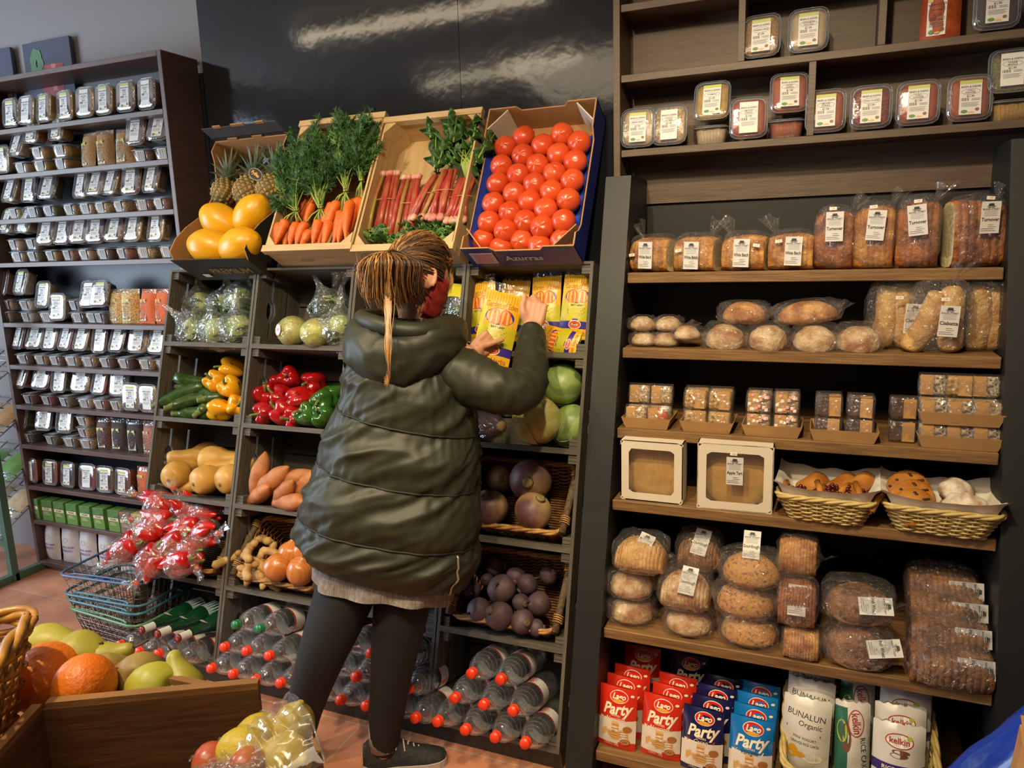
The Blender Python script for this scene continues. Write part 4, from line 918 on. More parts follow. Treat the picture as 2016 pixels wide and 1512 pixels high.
# carrots: bunches tied at the tops
car = pm('carrot_skin', S(226, 112, 34), S(212, 96, 26), sc=9, rough=.45, st=(1, 1, 5), bump=.12, bsc=20, vary=.05)
crm = [spindle(rprof([(.004, .004), (.012, .001), (.017, -.012), (.0155, -.06), (.011, -.11), (.005, -.15), (.0008, -.185)]), car, 12, .006 * (k - 1), .12, 40, k).mesh('carrot') for k in range(3)]
fr_d = [pm('frond_dark', S(44, 84, 36), rough=.6, vary=.1), pm('frond_mid', S(66, 108, 46), rough=.6, vary=.1), pm('frond_light', S(98, 134, 62), rough=.6)]
stalk = pm('frond_stalk', S(146, 168, 72), rough=.5); tie_m = pm('rubber_tie', S(196, 160, 96), rough=.6)
def greens(tie, ends, seed, n=26):
    rr = random.Random(seed); mb = MB()
    for k in range(n):
        e = Vector(ends[k % len(ends)]) + Vector((rr.uniform(-.05, .05), rr.uniform(-.05, .0), rr.uniform(-.05, .05))); s_ = Vector(tie) + Vector((rr.uniform(-.008, .008), rr.uniform(-.01, .004), 0)); md = s_.lerp(e, .5) + Vector((rr.uniform(-.02, .02), -.02 + rr.uniform(-.03, .0), .03))
        P = [s_ * (1 - t) ** 2 + md * 2 * t * (1 - t) + e * t * t for t in [q / 9 for q in range(10)]]
        mb.tube(P, [.0022 - .00018 * q for q in range(10)], stalk if rr.random() < .6 else fr_d[1], 4, cap=False)
        mt = fr_d[0 if rr.random() < .55 else (1 if rr.random() < .8 else 2)]
        V = []; F = []
        for q in range(95):
            t = .32 + .68 * rr.random(); i = min(8, int(t * 9)); p = P[i].lerp(P[i + 1], t * 9 - i); dr = (P[i + 1] - P[i]).normalized()
            sd = (Vector((rr.uniform(-1, 1), rr.uniform(-1, .4), rr.uniform(-1, 1)))).normalized() + dr * .7; ln = rr.uniform(.014, .034); w_ = Vector((rr.uniform(-1, 1), rr.uniform(-1, 1), rr.uniform(-1, 1))).normalized() * .0032
            q1 = p + sd * ln * .55; q2 = p + sd * ln; o_ = len(V)
            V += [p, q1 + w_, q2, q1 - w_]; F.append((o_, o_ + 1, o_ + 2, o_ + 3))
            for z_ in (-1, 1):
                o_ = len(V); b0 = p + sd * ln * rr.uniform(.3, .7); s2 = (sd + w_.normalized() * z_ * 1.1).normalized() * ln * .5
                V += [b0, b0 + s2 * .5 + w_ * .6, b0 + s2, b0 + s2 * .5 - w_ * .6]; F.append((o_, o_ + 1, o_ + 2, o_ + 3))
        mb.add(V, F, mt)
    return mb
def Lc(p): return BC.M.inverted() @ p
for ((tx, ty), cs, es, lab) in [
    ((584, 415), [(551, 441, .0, -12), (563, 435, -.01, 10), (586, 440, .0, 2), (571, 445, .02, -4), (598, 442, .01, 4)], [(560, 330), (575, 300), (600, 320), (560, 390), (590, 350), (625, 300)], 'leftmost carrot bunch, its bushy green top hanging over the crate side'),
    ((632, 410), [(602, 440, .0, 8), (628, 436, -.01, 0), (613, 455, .0, 14), (638, 444, .01, -2), (648, 437, -.005, -3)], [(620, 300), (650, 270), (640, 330), (600, 340), (660, 300), (680, 310)], 'second carrot bunch from left, tie low in the crate'),
    ((681, 377), [(664, 398, -.005, 6), (672, 418, .005, -1), (690, 398, -.01, -9), (681, 420, .0, -2), (655, 402, .01, 14)], [(680, 260), (700, 250), (720, 260), (660, 280), (700, 300), (735, 290)], 'third carrot bunch from left, hanging highest in front'),
    ((712, 356), [(707, 392, .02, 0), (716, 395, .015, -8), (700, 394, .03, 3)], [(730, 270), (735, 310), (715, 300), (690, 240), (720, 245)], 'rightmost carrot bunch with few roots against the crate wall'),
    ((628, 365), [(622, 385, .04, 4), (610, 380, .05, 9)], [(640, 290), (600, 280), (580, 310), (660, 250), (620, 270), (690, 270), (720, 280)], 'carrot bunch deepest in the crate, one root showing between the others')]:
    tie = BC.at(tx, ty, .02 if 'deepest' not in lab else .06); g = thing('carrot_bunch', lab, 'carrots', loc=tie, group='carrot bunches')
    for i, (x, y, n, a) in enumerate(cs):
        p = BC.at(x, y, .03 + n); obj('carrot', crm[i % 3], g, M=Matrix.Translation(p - tie) @ BR_ @ RY(R_(a)) @ RZ(i * 2.1) @ SC(1.15, 1.15, max(.5, min(.98, ((BC.M.inverted() @ p).z - .012) / .19))))
    gr = MB(); E_ = [BC.at(x, y, .02 + .03 * rnd.random()) - tie for x, y in es]
    gr = greens((0, 0, 0), E_, tx, 30)
    for (x, y, n, a) in cs: gr.tube([(0, 0, 0), (BC.at(x, y, .03 + n) - tie) * .5 + Vector((0, -.008, .004)), BC.at(x, y, .03 + n) - tie], .0028, stalk, 5)
    gr.build('leafy_tops', g)
    MB().tube([(.009 * math.cos(a * .7), .009 * math.sin(a * .7), .001 * a - .004) for a in range(18)], .002, tie_m, 4).build('rubber_band', g)
# rhubarb
rhu = pm('rhubarb_stalk', S(168, 42, 44), S(172, 96, 62), sc=3, rough=.38, st=(12, 12, 1.2), coat=.2, vary=.1); rhg = pm('rhubarb_stalk_green', S(150, 140, 66), S(178, 88, 58), sc=3, rough=.4, st=(12, 12, 1.2), vary=.1)
rhw = pm('rhubarb_base', S(216, 176, 150), S(206, 106, 96), sc=20, rough=.5)
def blade(mb, M, ln, wd, seed, mat):
    def fn(u, v): return ((u - .5) * wd * math.sin(math.pi * min(.98, .12 + v * .85)) + .012 * math.sin(v * 8 + seed), .016 * math.sin(u * 12 + seed) * v + .02 * math.sin(v * 9 + u * 6), v * ln)
    mb.grid(fn, 10, 10, mat, M); mb.tube([(0.012 * math.sin(v * .8 + seed) * 0, -.003, v * ln / 8) for v in range(9)], [.004 - .0004 * v for v in range(9)], stalk, 5, M)
for (x0, y0, x1, y1, n, cnt, leaf, lab) in [(768, 345, 746, 452, .06, 6, 'low', 'rhubarb bundle at the far left, bases up, tied with string'), (812, 352, 790, 462, .055, 6, 'low', 'rhubarb bundle with pink bases up, second from left'),
    (868, 345, 830, 424, .045, 6, 'up', 'rhubarb bundle slanting with dark green leaves upward, in the middle'), (884, 335, 862, 424, .03, 5, 'up', 'rhubarb bundle lying on top, pale cut bases toward the shopper head'), (918, 352, 894, 430, .04, 6, 'upstem', 'rhubarb bundle at the right crate wall with tall pale leaf stems')]:
    a = BRh.at(x0, y0, n); b_ = BRh.at(x1, y1, n); g = thing('rhubarb_bundle', lab, 'rhubarb', loc=a, group='rhubarb bundles'); D = b_ - a; rr = random.Random(x0)
    for k in range(cnt):
        off = Vector(((k - (cnt - 1) / 2) * .0135, rr.uniform(-.012, .012), 0)); m = MB(); sw_ = Vector((rr.uniform(-.01, .01), -.006, 0))
        m.tube([off * .8, D * .33 + off + sw_, D * .66 + off * 1.05 + sw_, D * 1.0 + off * 1.1], [.010, .0095, .010, .0115], rhu if rr.random() < .75 else rhg, 9, flat=.75)
        e = D + off * 1.1 if leaf != 'low' else off * .8; u_ = D.normalized() * (1 if leaf != 'low' else -1)
        m.tube([e - u_ * .004, e + u_ * .012, e + u_ * .02 + Vector((0, -.004, 0))], [.0115, .0145, .008], rhw, 9, flat=.8); m.build('stalk', g)
    tp = D * .45; d_ = D.normalized(); m = MB()
    MB().tube([tp + Vector((.046 * math.cos(q * .45), .02 * math.sin(q * .45), 0)) + d_ * .002 * math.sin(q) for q in range(15)], .0012, tie_m, 4).build('string_tie', g)
    m = MB()
    if leaf == 'low':
        for q in range(7): blade(m, Matrix.Translation(D + Vector((rr.uniform(-.03, .03), -.01, 0))) @ BR_ @ RY(R_(180 + rr.uniform(-60, 60))) @ RX(rr.uniform(-.5, .3)), .05, .035, q, leaf_d if q % 2 else leaf_g)
    else:
        for q in range(7):
            blade(m, Matrix.Translation(Vector((rr.uniform(-.02, .02), -.005, .0))) @ BR_ @ RY(R_(rr.uniform(-22, 30))) @ RX(rr.uniform(-.1, .3)) @ T(0, 0, .02 + .02 * q), .075 + .02 * rr.random(), .05 if leaf == 'up' else .035, q, leaf_d)
        if leaf == 'upstem':
            for q in range(9): m.tube([(0, 0, 0), BR_ @ Vector((rr.uniform(-.03, .02), -.02, .05)), BR_ @ Vector((rr.uniform(-.06, .03), -.02, .11))], [.004, .003, .0015], stalk, 5)
    m.build('leaves', g)
gl = MB(); rr = random.Random(9)
for q in range(16): blade(gl, Matrix.Translation(BRh.at(800 + q * 5.6, 474 - (q % 3) * 8, .05)) @ BR_ @ RY(R_(rr.uniform(-80, 80))), .055, .035, q, leaf_d if q % 3 else leaf_g)
tag(gl.build('loose_leaves'), 'loose green leaf trimmings along the bottom of the rhubarb crate', 'leaves', kind='stuff')
# ---------------------------------------------------------------- printed pouches: a pillow whose front carries print that follows its bulge
def pouch(w, h, b, paint, back, over=None, name='pouch_body', nx=13, nz=17, crimp=.0, seed=0, taper=0):
    def f(x, z):
        u, v = min(1, abs(2 * x / w)), min(1, max(0, z / h))
        return -(b * (1 - u ** 2.4) * max(0, math.sin(math.pi * (v * .93 + .05))) ** .55 + b * .10 * noise.noise(Vector((x * 26, z * 26, seed * 3.7))) * (1 - u ** 3))
    mb = MB(); mats = {}; V = [[], []]
    for j in range(nz):
        for i in range(nx):
            u, v = i / (nx - 1), j / (nz - 1); x = (u - .5) * w * (1 - taper * v); z = v * h + crimp * (.5 if j in (0, nz - 1) else 0) * math.sin(u * 30)
            V[0].append((x, f((u - .5) * w, v * h), z)); V[1].append((x, -f((u - .5) * w, v * h) * .8 + .001, z))
    for j in range(nz - 1):
        for i in range(nx - 1):
            mats.setdefault(paint((i + .5) / (nx - 1), (j + .5) / (nz - 1)), []).append((j * nx + i, j * nx + i + 1, (j + 1) * nx + i + 1, (j + 1) * nx + i))
    for m, F in mats.items(): mb.add(V[0], F, m, True)
    mb.add(V[1], [(j * nx + i, (j + 1) * nx + i, (j + 1) * nx + i + 1, j * nx + i + 1) for j in range(nz - 1) for i in range(nx - 1)], back, True)
    if over:
        o = MB(); over(o)
        for mi, mat in enumerate(o.mats):
            F = [q for q, k in zip(o.f, o.mi) if k == mi]
            mb.add([(x * (1 - taper * z / h), f(x, z) - .0006 + y, z) for x, y, z in o.v], F, mat)
    return mb.mesh(name)
paper = pm('label_paper', S(212, 210, 207), rough=.5); lime = pm('label_green', S(176, 186, 96), rough=.5); broc = pm('label_broccoli', S(96, 132, 74), rough=.5)
brn = pm('label_brown', S(134, 92, 66), rough=.5); ochre = pm('label_ochre', S(216, 170, 92), rough=.5); ink_k = pm('ink_dark', S(58, 58, 62), rough=.6)
def tub_label(mb, w, l, name, price, M=None, green=True, detail=True):
    z = 0; e = .0004
    mb.quad(-w / 2, -l / 2, w / 2, l / 2, paper, 0, M)
    if green:
        mb.quad(-w / 2, l * .40, w / 2, l / 2, lime, -e, M); mb.disc(-w * .26, -l * .41, w * .16, l * .055, broc, -e, M, 8); mb.disc(w * .05, -l * .44, w * .16, l * .03, ochre, -e, M, 8); mb.disc(w * .32, -l * .36, w * .10, l * .05, brn, -e, M, 8)
    mb.text('BRIEN & KEEFES', l * .075, 0, l * .31, ink_k, -e * 1.5, M, .012, fit=w * .92)
    mb.ring(0, l * .17, w * .44, l * .085, w * .012, ink_k, -e * 1.5, M, 14)
    for k, s_ in enumerate(name): mb.text(s_, l * .066, 0, l * (.17 + (.033 if len(name) > 1 else 0) - .066 * k), ink_k, -e * 1.6, M, .012, fit=w * .74)
    mb.text(price, l * .085, 0, l * .03, ink_k, -e * 1.6, M, .012)
    for k in range(7): mb.quad(-w * .42 + k * w * .055, -l * .10, -w * .42 + k * w * .055 + w * (.018 + .014 * (k % 2)), -l * .01, ink_k, -e * 1.5, M)
    for k in range(2): mb.quad(w * .05, -l * (.05 + .04 * k), w * .42, -l * (.035 + .04 * k), ink_g, -e * 1.5, M)
    for k in range(4): mb.quad(-w * .4, -l * (.16 + .035 * k), w * (.38 - .08 * (k % 2)), -l * (.148 + .035 * k), ink_g, -e * 1.5, M)
tub_clear = film('tub_plastic', (.97, .98, 1.0), haze=.05, rough=.05, bump=.05, bsc=60, gl=.09, hz=(.8, .86, .95), edge=.65)
TW, TL_, TH = .0525, .063, .05
def loft(mb, P, mat, n=24, cap0=False, cap1=False, fn=None, smooth=True):
    V = []; F = []
    for (hx, hy, r, z) in P: V += [(p.x, p.y, z) for p in resample(rect_path(hx, hy, r, 3), n)]
    if fn: V = [fn(v) for v in V]
    for j in range(len(P) - 1):
        for i in range(n): F.append((j * n + i, j * n + (i + 1) % n, (j + 1) * n + (i + 1) % n, (j + 1) * n + i))
    if cap0: F.append(tuple(range(n))[::-1])
    if cap1: F.append(tuple((len(P) - 1) * n + i for i in range(n)))
    return mb.add(V, F, mat, smooth)
def tub_meshes(sx=1.0, sy=1.0, h=TH):
    w, l = TW * sx, TL_ * sy
    c = MB(); loft(c, [(w * .82, l * .84, .014, 0), (w * .84, l * .86, .015, .004), (w * .95, l * .96, .018, h - .004), (w * 1.0, l * 1.0, .02, h - .002)], tub_clear, 28, True)
    for sd in (-1, 1):
        for k in range(7): x = (-.6 + .2 * k) * w; c.tube([(x * .86, sd * l * .845, .004), (x, sd * l * .955, h - .006)], .0009, tub_clear, 3)
    li = MB(); loft(li, [(w * 1.0, l * 1.0, .02, h - .002), (w * 1.05, l * 1.05, .022, h - .001), (w * 1.05, l * 1.05, .022, h + .002), (w * .93, l * .93, .018, h + .003), (w * .91, l * .91, .017, h + .006), (w * .88, l * .89, .016, h + .0065)], tub_clear, 28, False, True)
    rim = pm('lid_rim', S(190, 200, 214), rough=.15, trans=.6)
    pth = resample(rect_path(w * 1.05, l * 1.05, .022, 3), 28); li.tube([p + Vector((0, 0, h)) for p in pth] + [pth[0] + Vector((0, 0, h))], .0013, rim, 4, cap=False)
    pth = resample(rect_path(w * .92, l * .92, .018, 3), 28); li.tube([p + Vector((0, 0, h + .0055)) for p in pth] + [pth[0] + Vector((0, 0, h + .0055))], .0009, rim, 4, cap=False)
    return c.mesh('container'), li.mesh('lid')
def tub_content(mat, fill=.86, bump=.004, sx=1.0, sy=1.0, h=TH, face=1.0):
    m = MB(); w, l = TW * sx, TL_ * sy
    loft(m, [(w * .80, l * .82, .013, .0012), (w * .86, l * .88, .016, h * .45), (w * .9, l * .92, .017, h * fill), (w * .6, l * .62, .012, h * fill + .001), (w * .25, l * .25, .006, h * fill + .0015)], mat, 28, True, True,
         fn=lambda v: (v[0] * (1 + bump * 3 * nz((v[0], v[1], v[2]), 120)), v[1] * (1 + bump * 3 * nz((v[1], v[0], v[2]), 120)), v[2] + (bump * nz((v[0], v[1], 0), 150) if v[2] > .01 else 0)))
    return m.mesh('contents')
def food(name, a, b, sc=160, bump=.5, rough=.6, lo=.4, hi=.6): return pm('food_' + name, S(*a), S(*b), sc=sc, rough=rough, bump=bump, bsc=sc, lo=lo, hi=hi)
FOODS = {'mu': ('mustard yellow powder', food('mustard', (186, 146, 62), (170, 128, 50), 60, .1)), 'nu': ('brown nuts', food('nuts', (150, 104, 66), (96, 62, 40), 170)), 'ca': ('cream cashew nuts', food('cashew', (206, 176, 122), (150, 112, 70), 150)),
 'ha': ('pale hazelnuts', food('hazel', (214, 190, 140), (166, 128, 82), 120)), 'al': ('dark almonds', food('almond', (122, 72, 50), (74, 42, 30), 140)), 'be': ('beige flour', food('flour', (196, 172, 138), (182, 156, 120), 40, .1)), 'gr': ('brown grains', food('grain', (186, 144, 88), (146, 104, 56), 260)),
 'rd': ('red berries', food('berry', (150, 62, 54), (104, 40, 36), 170)), 'pe': ('pink peanuts', food('peanut', (186, 120, 96), (140, 84, 66), 170)), 'rp': ('red spice powder', food('redspice', (168, 78, 32), (146, 58, 24), 40, .15)), 'or': ('orange lentils', food('lentil', (226, 116, 56), (206, 92, 40), 300)),
 'dk': ('dark seeds', food('seed', (70, 50, 42), (44, 32, 28), 260)), 'gn': ('olive green seeds', food('pumpkin', (128, 122, 66), (92, 90, 48), 200)), 'wt': ('white coconut flakes', food('coco', (216, 208, 190), (190, 178, 156), 200)), 'ch': ('cream chickpeas', food('chickpea', (222, 188, 122), (176, 136, 78), 150)), 'rs': ('brown raisins', food('raisin', (104, 64, 48), (66, 40, 34), 150))}
CONT, LID = tub_meshes(); CM = {k: tub_content(v[1], bump=(.004 if k in ('mu', 'be', 'rp') else .009)) for k, v in FOODS.items()}
LBL = []
for nm, gr_ in ((('MIXED', 'NUTS'), True), (('WHOLE', 'ALMONDS'), True), (('GROUND', 'SPICE'), False)):
    m = MB(); MM = Matrix(((1, 0, 0, 0), (0, 0, 1, 0), (0, -1, 0, 0), (0, 0, 0, 1))).inverted() @ Matrix.Identity(4)
    M2 = T(.0, 0, TH + .0072) @ RX(-math.pi / 2); tub_label(m, .05, .102, nm, '€2.49', M2, gr_)
    # the sticker runs over the end of the tub with its barcode
    a0, a1 = (-TL_ * 1.0, TH + .004), (-TL_ * .875, .006)
    m.add([(-.022, a0[0] - .002, a0[1] - .006), (.022, a0[0] - .002, a0[1] - .006), (.019, a1[0] - .002, a1[1]), (-.019, a1[0] - .002, a1[1])], [(0, 3, 2, 1)], paper)
    for k in range(6):
        x = -.016 + k * .0062; m.add([(x, a0[0] - .0026, a0[1] - .008), (x + .002 + .0012 * (k % 2), a0[0] - .0026, a0[1] - .008), (x * .9 + .002 + .001 * (k % 2), a1[0] - .0026, a1[1] + .002), (x * .9, a1[0] - .0026, a1[1] + .002)], [(0, 3, 2, 1)], ink_k)
    LBL.append(m.mesh('label'))
def tub(M, food_k, label, lab=0, group='clear food tubs in the left rack', meshes=None):
    t = thing('food_tub', label, 'tub', M=M, group=group); a, b_, c, d = meshes or (CONT, LID, CM[food_k], LBL[lab])
    obj('container', a, t); obj('lid', b_, t); obj('contents', c, t); obj('label', d, t, label='white printed label'); return t
gl_film = film('grain_bag_film', haze=.06, rough=.1, bump=.7, bsc=30, gl=.12)
def grain_bag(key, label, M, hh=.15, seed=0, lab=True):
    mt = FOODS[key][1]; t = thing('grain_bag', label, 'bag', M=M, group='clear bags of dry food in the left rack')
    def ov(o):
        tub_label(o, .046, .098, ('ORGANIC',), '€2.99', T(-.012, 0, .062))
    obj('bag_contents', pouch(.1, hh, .026, lambda u, v: mt if v < .86 else gl_film, mt, None, 'bag_contents', seed=seed), t)
    o = MB(); o2 = MB(); ov(o2)
    f = lambda x, z: -(.026 * (1 - min(1, abs(2 * x / .1)) ** 2.4) * max(0, math.sin(math.pi * (min(1, z / hh) * .93 + .05))) ** .55) - .004
    for mi, mat in enumerate(o2.mats): o.add([(x, f(x, z) + y, z) for x, y, z in o2.v], [q for q, k in zip(o2.f, o2.mi) if k == mi], mat)
    o.build('label', t, label='white printed label'); return t
SHN = ['top', 'second', 'third', 'fourth', 'fifth', 'sixth', 'seventh', 'eighth', 'ninth', 'tenth', 'lowest']
PYR = [195, 290, 380, 470, 610, 685, 770, 850, 940, 1000, 1080]
def rackX(row, px): return onY(px, PYR[row], UY + .03).x
ROWS = {
 0: dict(S=[(19, 'nu'), (51, 'mu'), (87, 'mu'), (129, 'mu'), (168, 'mu'), (207, 'mu'), (250, 'nu'), (293, 'nu')]),
 1: dict(S=[(3, 'be')], F=[(36, 'be', 1), (73, 'mu', 2), (116, 'mu', 2), (273, 'nu', 1), (318, 'dk', 1)], L=[(32, 'be', 1), (64, 'mu', 2), (115, 'mu', 2), (267, 'nu', 1), (311, 'dk', 1)], B=[(160, 'gr'), (195, 'gr'), (233, 'gr')]),
 2: dict(F=[(22, 'ca', 1), (57, 'dk', 1), (93, 'gn', 1), (135, 'ca', 1), (166, 'ca', 1), (198, 'ha', 1), (234, 'ca', 1), (275, 'nu', 1), (316, 'nu', 1)], L=[(18, 'ca', 1), (56, 'dk', 1), (91, 'gn', 1), (160, 'ca', 1), (187, 'ha', 1), (219, 'ca', 1), (257, 'nu', 1), (300, 'nu', 1)]),
 3: dict(F=[(27, 'be', 2), (60, 'gn', 2), (98, 'mu', 1), (133, 'pe', 1), (165, 'be', 1), (200, 'al', 1), (241, 'pe', 1), (282, 'ha', 1), (327, 'ha', 1)], L=[(16, 'wt', 2), (49, 'be', 2), (88, 'mu', 1), (122, 'pe', 1), (153, 'be', 1), (186, 'al', 1), (224, 'pe', 1), (262, 'ha', 1), (308, 'ha', 1)]),
 4: dict(F=[(12, 'nu', 2), (52, 'wt', 2), (88, 'be', 1), (150, 'dk', 2), (180, 'dk', 1), (197, 'rs', 1)], L=[(10, 'nu', 2), (47, 'wt', 2), (86, 'be', 1), (175, 'gn', 1), (196, 'rs', 1)], S=[(115, 'wt')], B=[(219, 'ch'), (246, 'ch'), (278, 'or'), (308, 'or')]),
 5: dict(F=[(42, 'nu', 1), (75, 'gr', 1), (105, 'nu', 1), (136, 'ca', 1), (168, 'ca', 1), (204, 'al', 1), (243, 'rs', 1), (283, 'ca', 1), (316, 'rs', 1)], L=[(38, 'nu', 1), (67, 'gr', 1), (97, 'nu', 1), (130, 'pe', 1), (160, 'ca', 1), (196, 'al', 1), (231, 'rs', 1), (269, 'ca', 1), (309, 'rs', 1)]),
 6: dict(F=[(55, 'rd', 1), (90, 'rd', 1), (126, 'gn', 1), (163, 'be', 1), (193, 'rp', 1), (226, 'be', 1)], L=[(43, 'rd', 1), (80, 'rd', 1), (116, 'gn', 1), (157, 'be', 1), (196, 'rp', 1), (232, 'wt', 1)], S=[(258, 'be'), (291, 'be')]),
 7: dict(F=[(54, 'dk', 1), (97, 'gn', 1), (132, 'nu', 1), (166, 'ca', 3)], L=[(43, 'gn', 1), (86, 'dk', 1), (126, 'nu', 1)], B=[(195, 'rs'), (223, 'dk'), (255, 'dk'), (283, 'pe')]),
 8: dict(S=[(63, 'rp'), (102, 'rp'), (137, 'rs'), (173, 'rp'), (207, 'nu'), (243, 'rp')], B=[(273, 'or')])}
for row, d in ROWS.items():
    z = LSH[row]; wr = 'left rack %s shelf' % SHN[row]; yb = UY + .012
    for i, (px, k) in enumerate(d.get('S', [])):
        a = R_(90 - 7 + rnd.uniform(-3, 3)); M_ = T(rackX(row, px), yb + TH + .012, z + TL_ * 1.05 + .004) @ RZ(R_(rnd.uniform(-5, 5))) @ RX(a)
        tub(M_, k, 'upright tub of %s, %s, %s upright from left' % (FOODS[k][0], wr, ORD[i + 1]), (i * 2 + row) % 3)
    for i, (px, k, n) in enumerate(d.get('F', [])):
        for q in range(n):
            M_ = T(rackX(row, px) + rnd.uniform(-.004, .004), yb + TL_ + .006 + rnd.uniform(0, .006), z + .0005 + q * (TH + .0085)) @ RZ(R_(rnd.uniform(-8, 8)))
            lv = '' if n == 1 else ([' bottom', ' middle', ' top'][q] if n == 3 else [' bottom', ' upper'][q])
            tub(M_, k, 'flat tub of %s, %s, %s flat from left%s' % (FOODS[k][0], wr, ORD[i + 1], ',' + lv if lv else ''), (i + row) % 3)
    for i, (px, k, n) in enumerate(d.get('L', [])):
        a = R_(90 - rnd.uniform(14, 24)); zb = z + n * (TH + .0085)
        M_ = T(rackX(row, px), yb + .03 + TH * .9, zb + .003 + TL_ * 1.02) @ RZ(R_(rnd.uniform(-9, 9))) @ RX(a)
        tub(M_, k, 'leaning tub of %s, %s, %s leaning from left' % (FOODS[k][0], wr, ORD[i + 1]), (i + row + 1) % 3 if i % 2 else 0)
    for i, (px, k) in enumerate(d.get('B', [])):
        M_ = T(rackX(row, px), yb + .045, z) @ RZ(R_(rnd.uniform(-12, 12))) @ RX(R_(-rnd.uniform(4, 10)))
        grain_bag(k, 'clear bag of %s, %s, %s bag from left' % (FOODS[k][0], wr, ORD[i + 1]), M_, .16 if row != 8 else .15, i)
# green and brown cartons
cg1 = pm('carton_green', S(104, 142, 70), S(88, 128, 60), sc=30, rough=.5); cg2 = pm('carton_dark_green', S(56, 92, 52), S(86, 128, 74), sc=60, rough=.5); ccr = pm('carton_cream', S(216, 198, 166), rough=.5)
cbr = pm('carton_brown', S(132, 116, 92), S(104, 90, 72), sc=40, rough=.5); cye = pm('carton_yellow', S(206, 178, 84), S(150, 146, 120), sc=40, rough=.5)
def carton(m1, m2, nm):
    m = MB(); m.cbox((0, .03, .055), (.074, .06, .11), m1, .001); m.quad(-.0365, .07, .0365, .109, m2, -.0006)
    for (x, z, r) in ((-.016, .09, .011), (.014, .094, .010), (.002, .083, .008)): m.ring(x, z, r, r * .9, .004, m1, -.0012, n=10)
    m.quad(-.034, .056, .034, .072, ccr, -.0012); m.text(nm, .012, 0, .064, ink_k, -.0018, bold=.01, fit=.056)
    for k in range(3): m.quad(-.024, .034 + k * .006, .022 - .008 * k, .036 + k * .006, ccr, -.0012)
    return m.mesh('carton')
cart = [carton(cg1, cg2, 'PULSIN'), carton(cbr, cbr, 'PULSIN'), carton(cye, cye, 'PULSIN')]
for i, px in enumerate([72, 98, 121, 145, 171, 197, 226, 249, 272]):
    k = 0 if i < 7 else i - 6; M_ = T(rackX(9, px), UY + .014, LSH[9]) @ RZ(R_(rnd.uniform(-2, 2)))
    mthing('food_carton', cart[k], ['green carton with dark leaf picture, %s from left in the carton row' % ORD[i + 1], 'brown carton at the end of the green row', 'yellow carton beside the brown one, mostly hidden'][k], 'carton', M_, 'cartons in the left rack')
# white coffee bags on the lowest shelf
wbag = pm('coffee_bag', S(198, 192, 190), rough=.45, bump=.15, bsc=25); purp = pm('ink_purple', S(104, 84, 150), rough=.5); seal = pm('bag_seal', S(176, 170, 170), rough=.4)
def cov(o):
    o.text('SANTA ANA', .016, 0, .085, purp, 0, bold=.015, fit=.085); o.text('ESPRESSO', .016, 0, .066, purp, 0, bold=.015, fit=.085); o.ring(0, .125, .014, .012, .0015, ink_g, 0); o.quad(-.03, .108, .03, .110, ink_g)
    o.quad(-.05, .2, .05, .2025, ink_g); o.quad(-.045, .198, -.035, .203, ink_k)
    for k in range(3): o.quad(-.035, .03 + .008 * k, .03 - .008 * k, .0315 + .008 * k, ink_g)
wb = [pouch(.122, .212, .032, lambda u, v: wbag if v < .9 else seal, wbag, cov, 'bag_body', seed=k) for k in range(2)]
for i, px in enumerate([97, 131, 165, 202, 243]):
    mthing('coffee_bag', wb[i % 2], 'white foil bag with purple lettering on the lowest rack shelf, %s from left' % ORD[i + 1], 'bag', T(rackX(10, px), UY + .05, LSH[10]) @ RX(R_(-5)) @ RZ(R_(rnd.uniform(-5, 5))), 'white coffee bags')
# canvases on the wall behind the rack
cv = pm('canvas_dark', S(70, 72, 92), S(58, 60, 80), sc=4, rough=.6); cr1 = pm('print_red', S(150, 50, 54), S(176, 70, 68), sc=20, rough=.6); cr2 = pm('print_leaf', S(84, 122, 84), rough=.6); cpk = pm('print_pink', S(196, 120, 120), rough=.6)
p0, p1 = onY(43, 88, WY - .03), onY(137, 205, WY - .03)
pw, ph = .325, p0.z - p1.z - .0
m = MB(); m.cbox((pw / 2, .009, -ph / 2), (pw, .018, ph), cv, .002)
pt = mthing('wall_canvas', m.mesh('canvas'), 'dark canvas print of red smoothie glass rising behind the rack top', 'picture', T(p0.x, WY - .032, p0.z), None)
m = MB(); gx = pw * .56
m.prism([(gx - .05, -.40), (gx + .05, -.40), (gx + .085, -.11), (gx - .085, -.11)], -.0012, 0, cr1); m.prism([(gx + .0, -.23), (gx + .03, -.23), (gx + .034, -.11), (gx + .004, -.11)], -.0018, 0, cpk)
for k in range(7): a = k * .9; m.disc(gx - .09 + .025 * math.cos(a), -.10 + .045 * math.sin(a), .022, .03, cr2, -.0024 - .0002 * k, n=7)
for k in range(9): m.disc(.09 + (k % 5) * .052, -.38 - .05 * (k // 5), .035, .04, cr1 if k % 3 else cpk, -.0014 - .0002 * k, n=12)
m.build('printed_picture', pt)
q0 = onY(-60, 104, WY - .03); m = MB(); m.cbox((.15, .009, -ph / 2), (.3, .018, ph), cv, .002)
pt = mthing('wall_canvas', m.mesh('canvas'), 'dark canvas print cut off by the left edge of the view', 'picture', T(onY(20, 95, WY - .03).x - .3, WY - .032, p0.z), None)
m = MB(); m.disc(.24, -.30, .05, .06, ochre, -.001); m.disc(.27, -.36, .05, .05, cr1, -.0014); m.prism([(.24, -.29), (.27, -.29), (.272, -.13), (.238, -.13)], -.0012, 0, lab_w); m.build('printed_picture', pt)
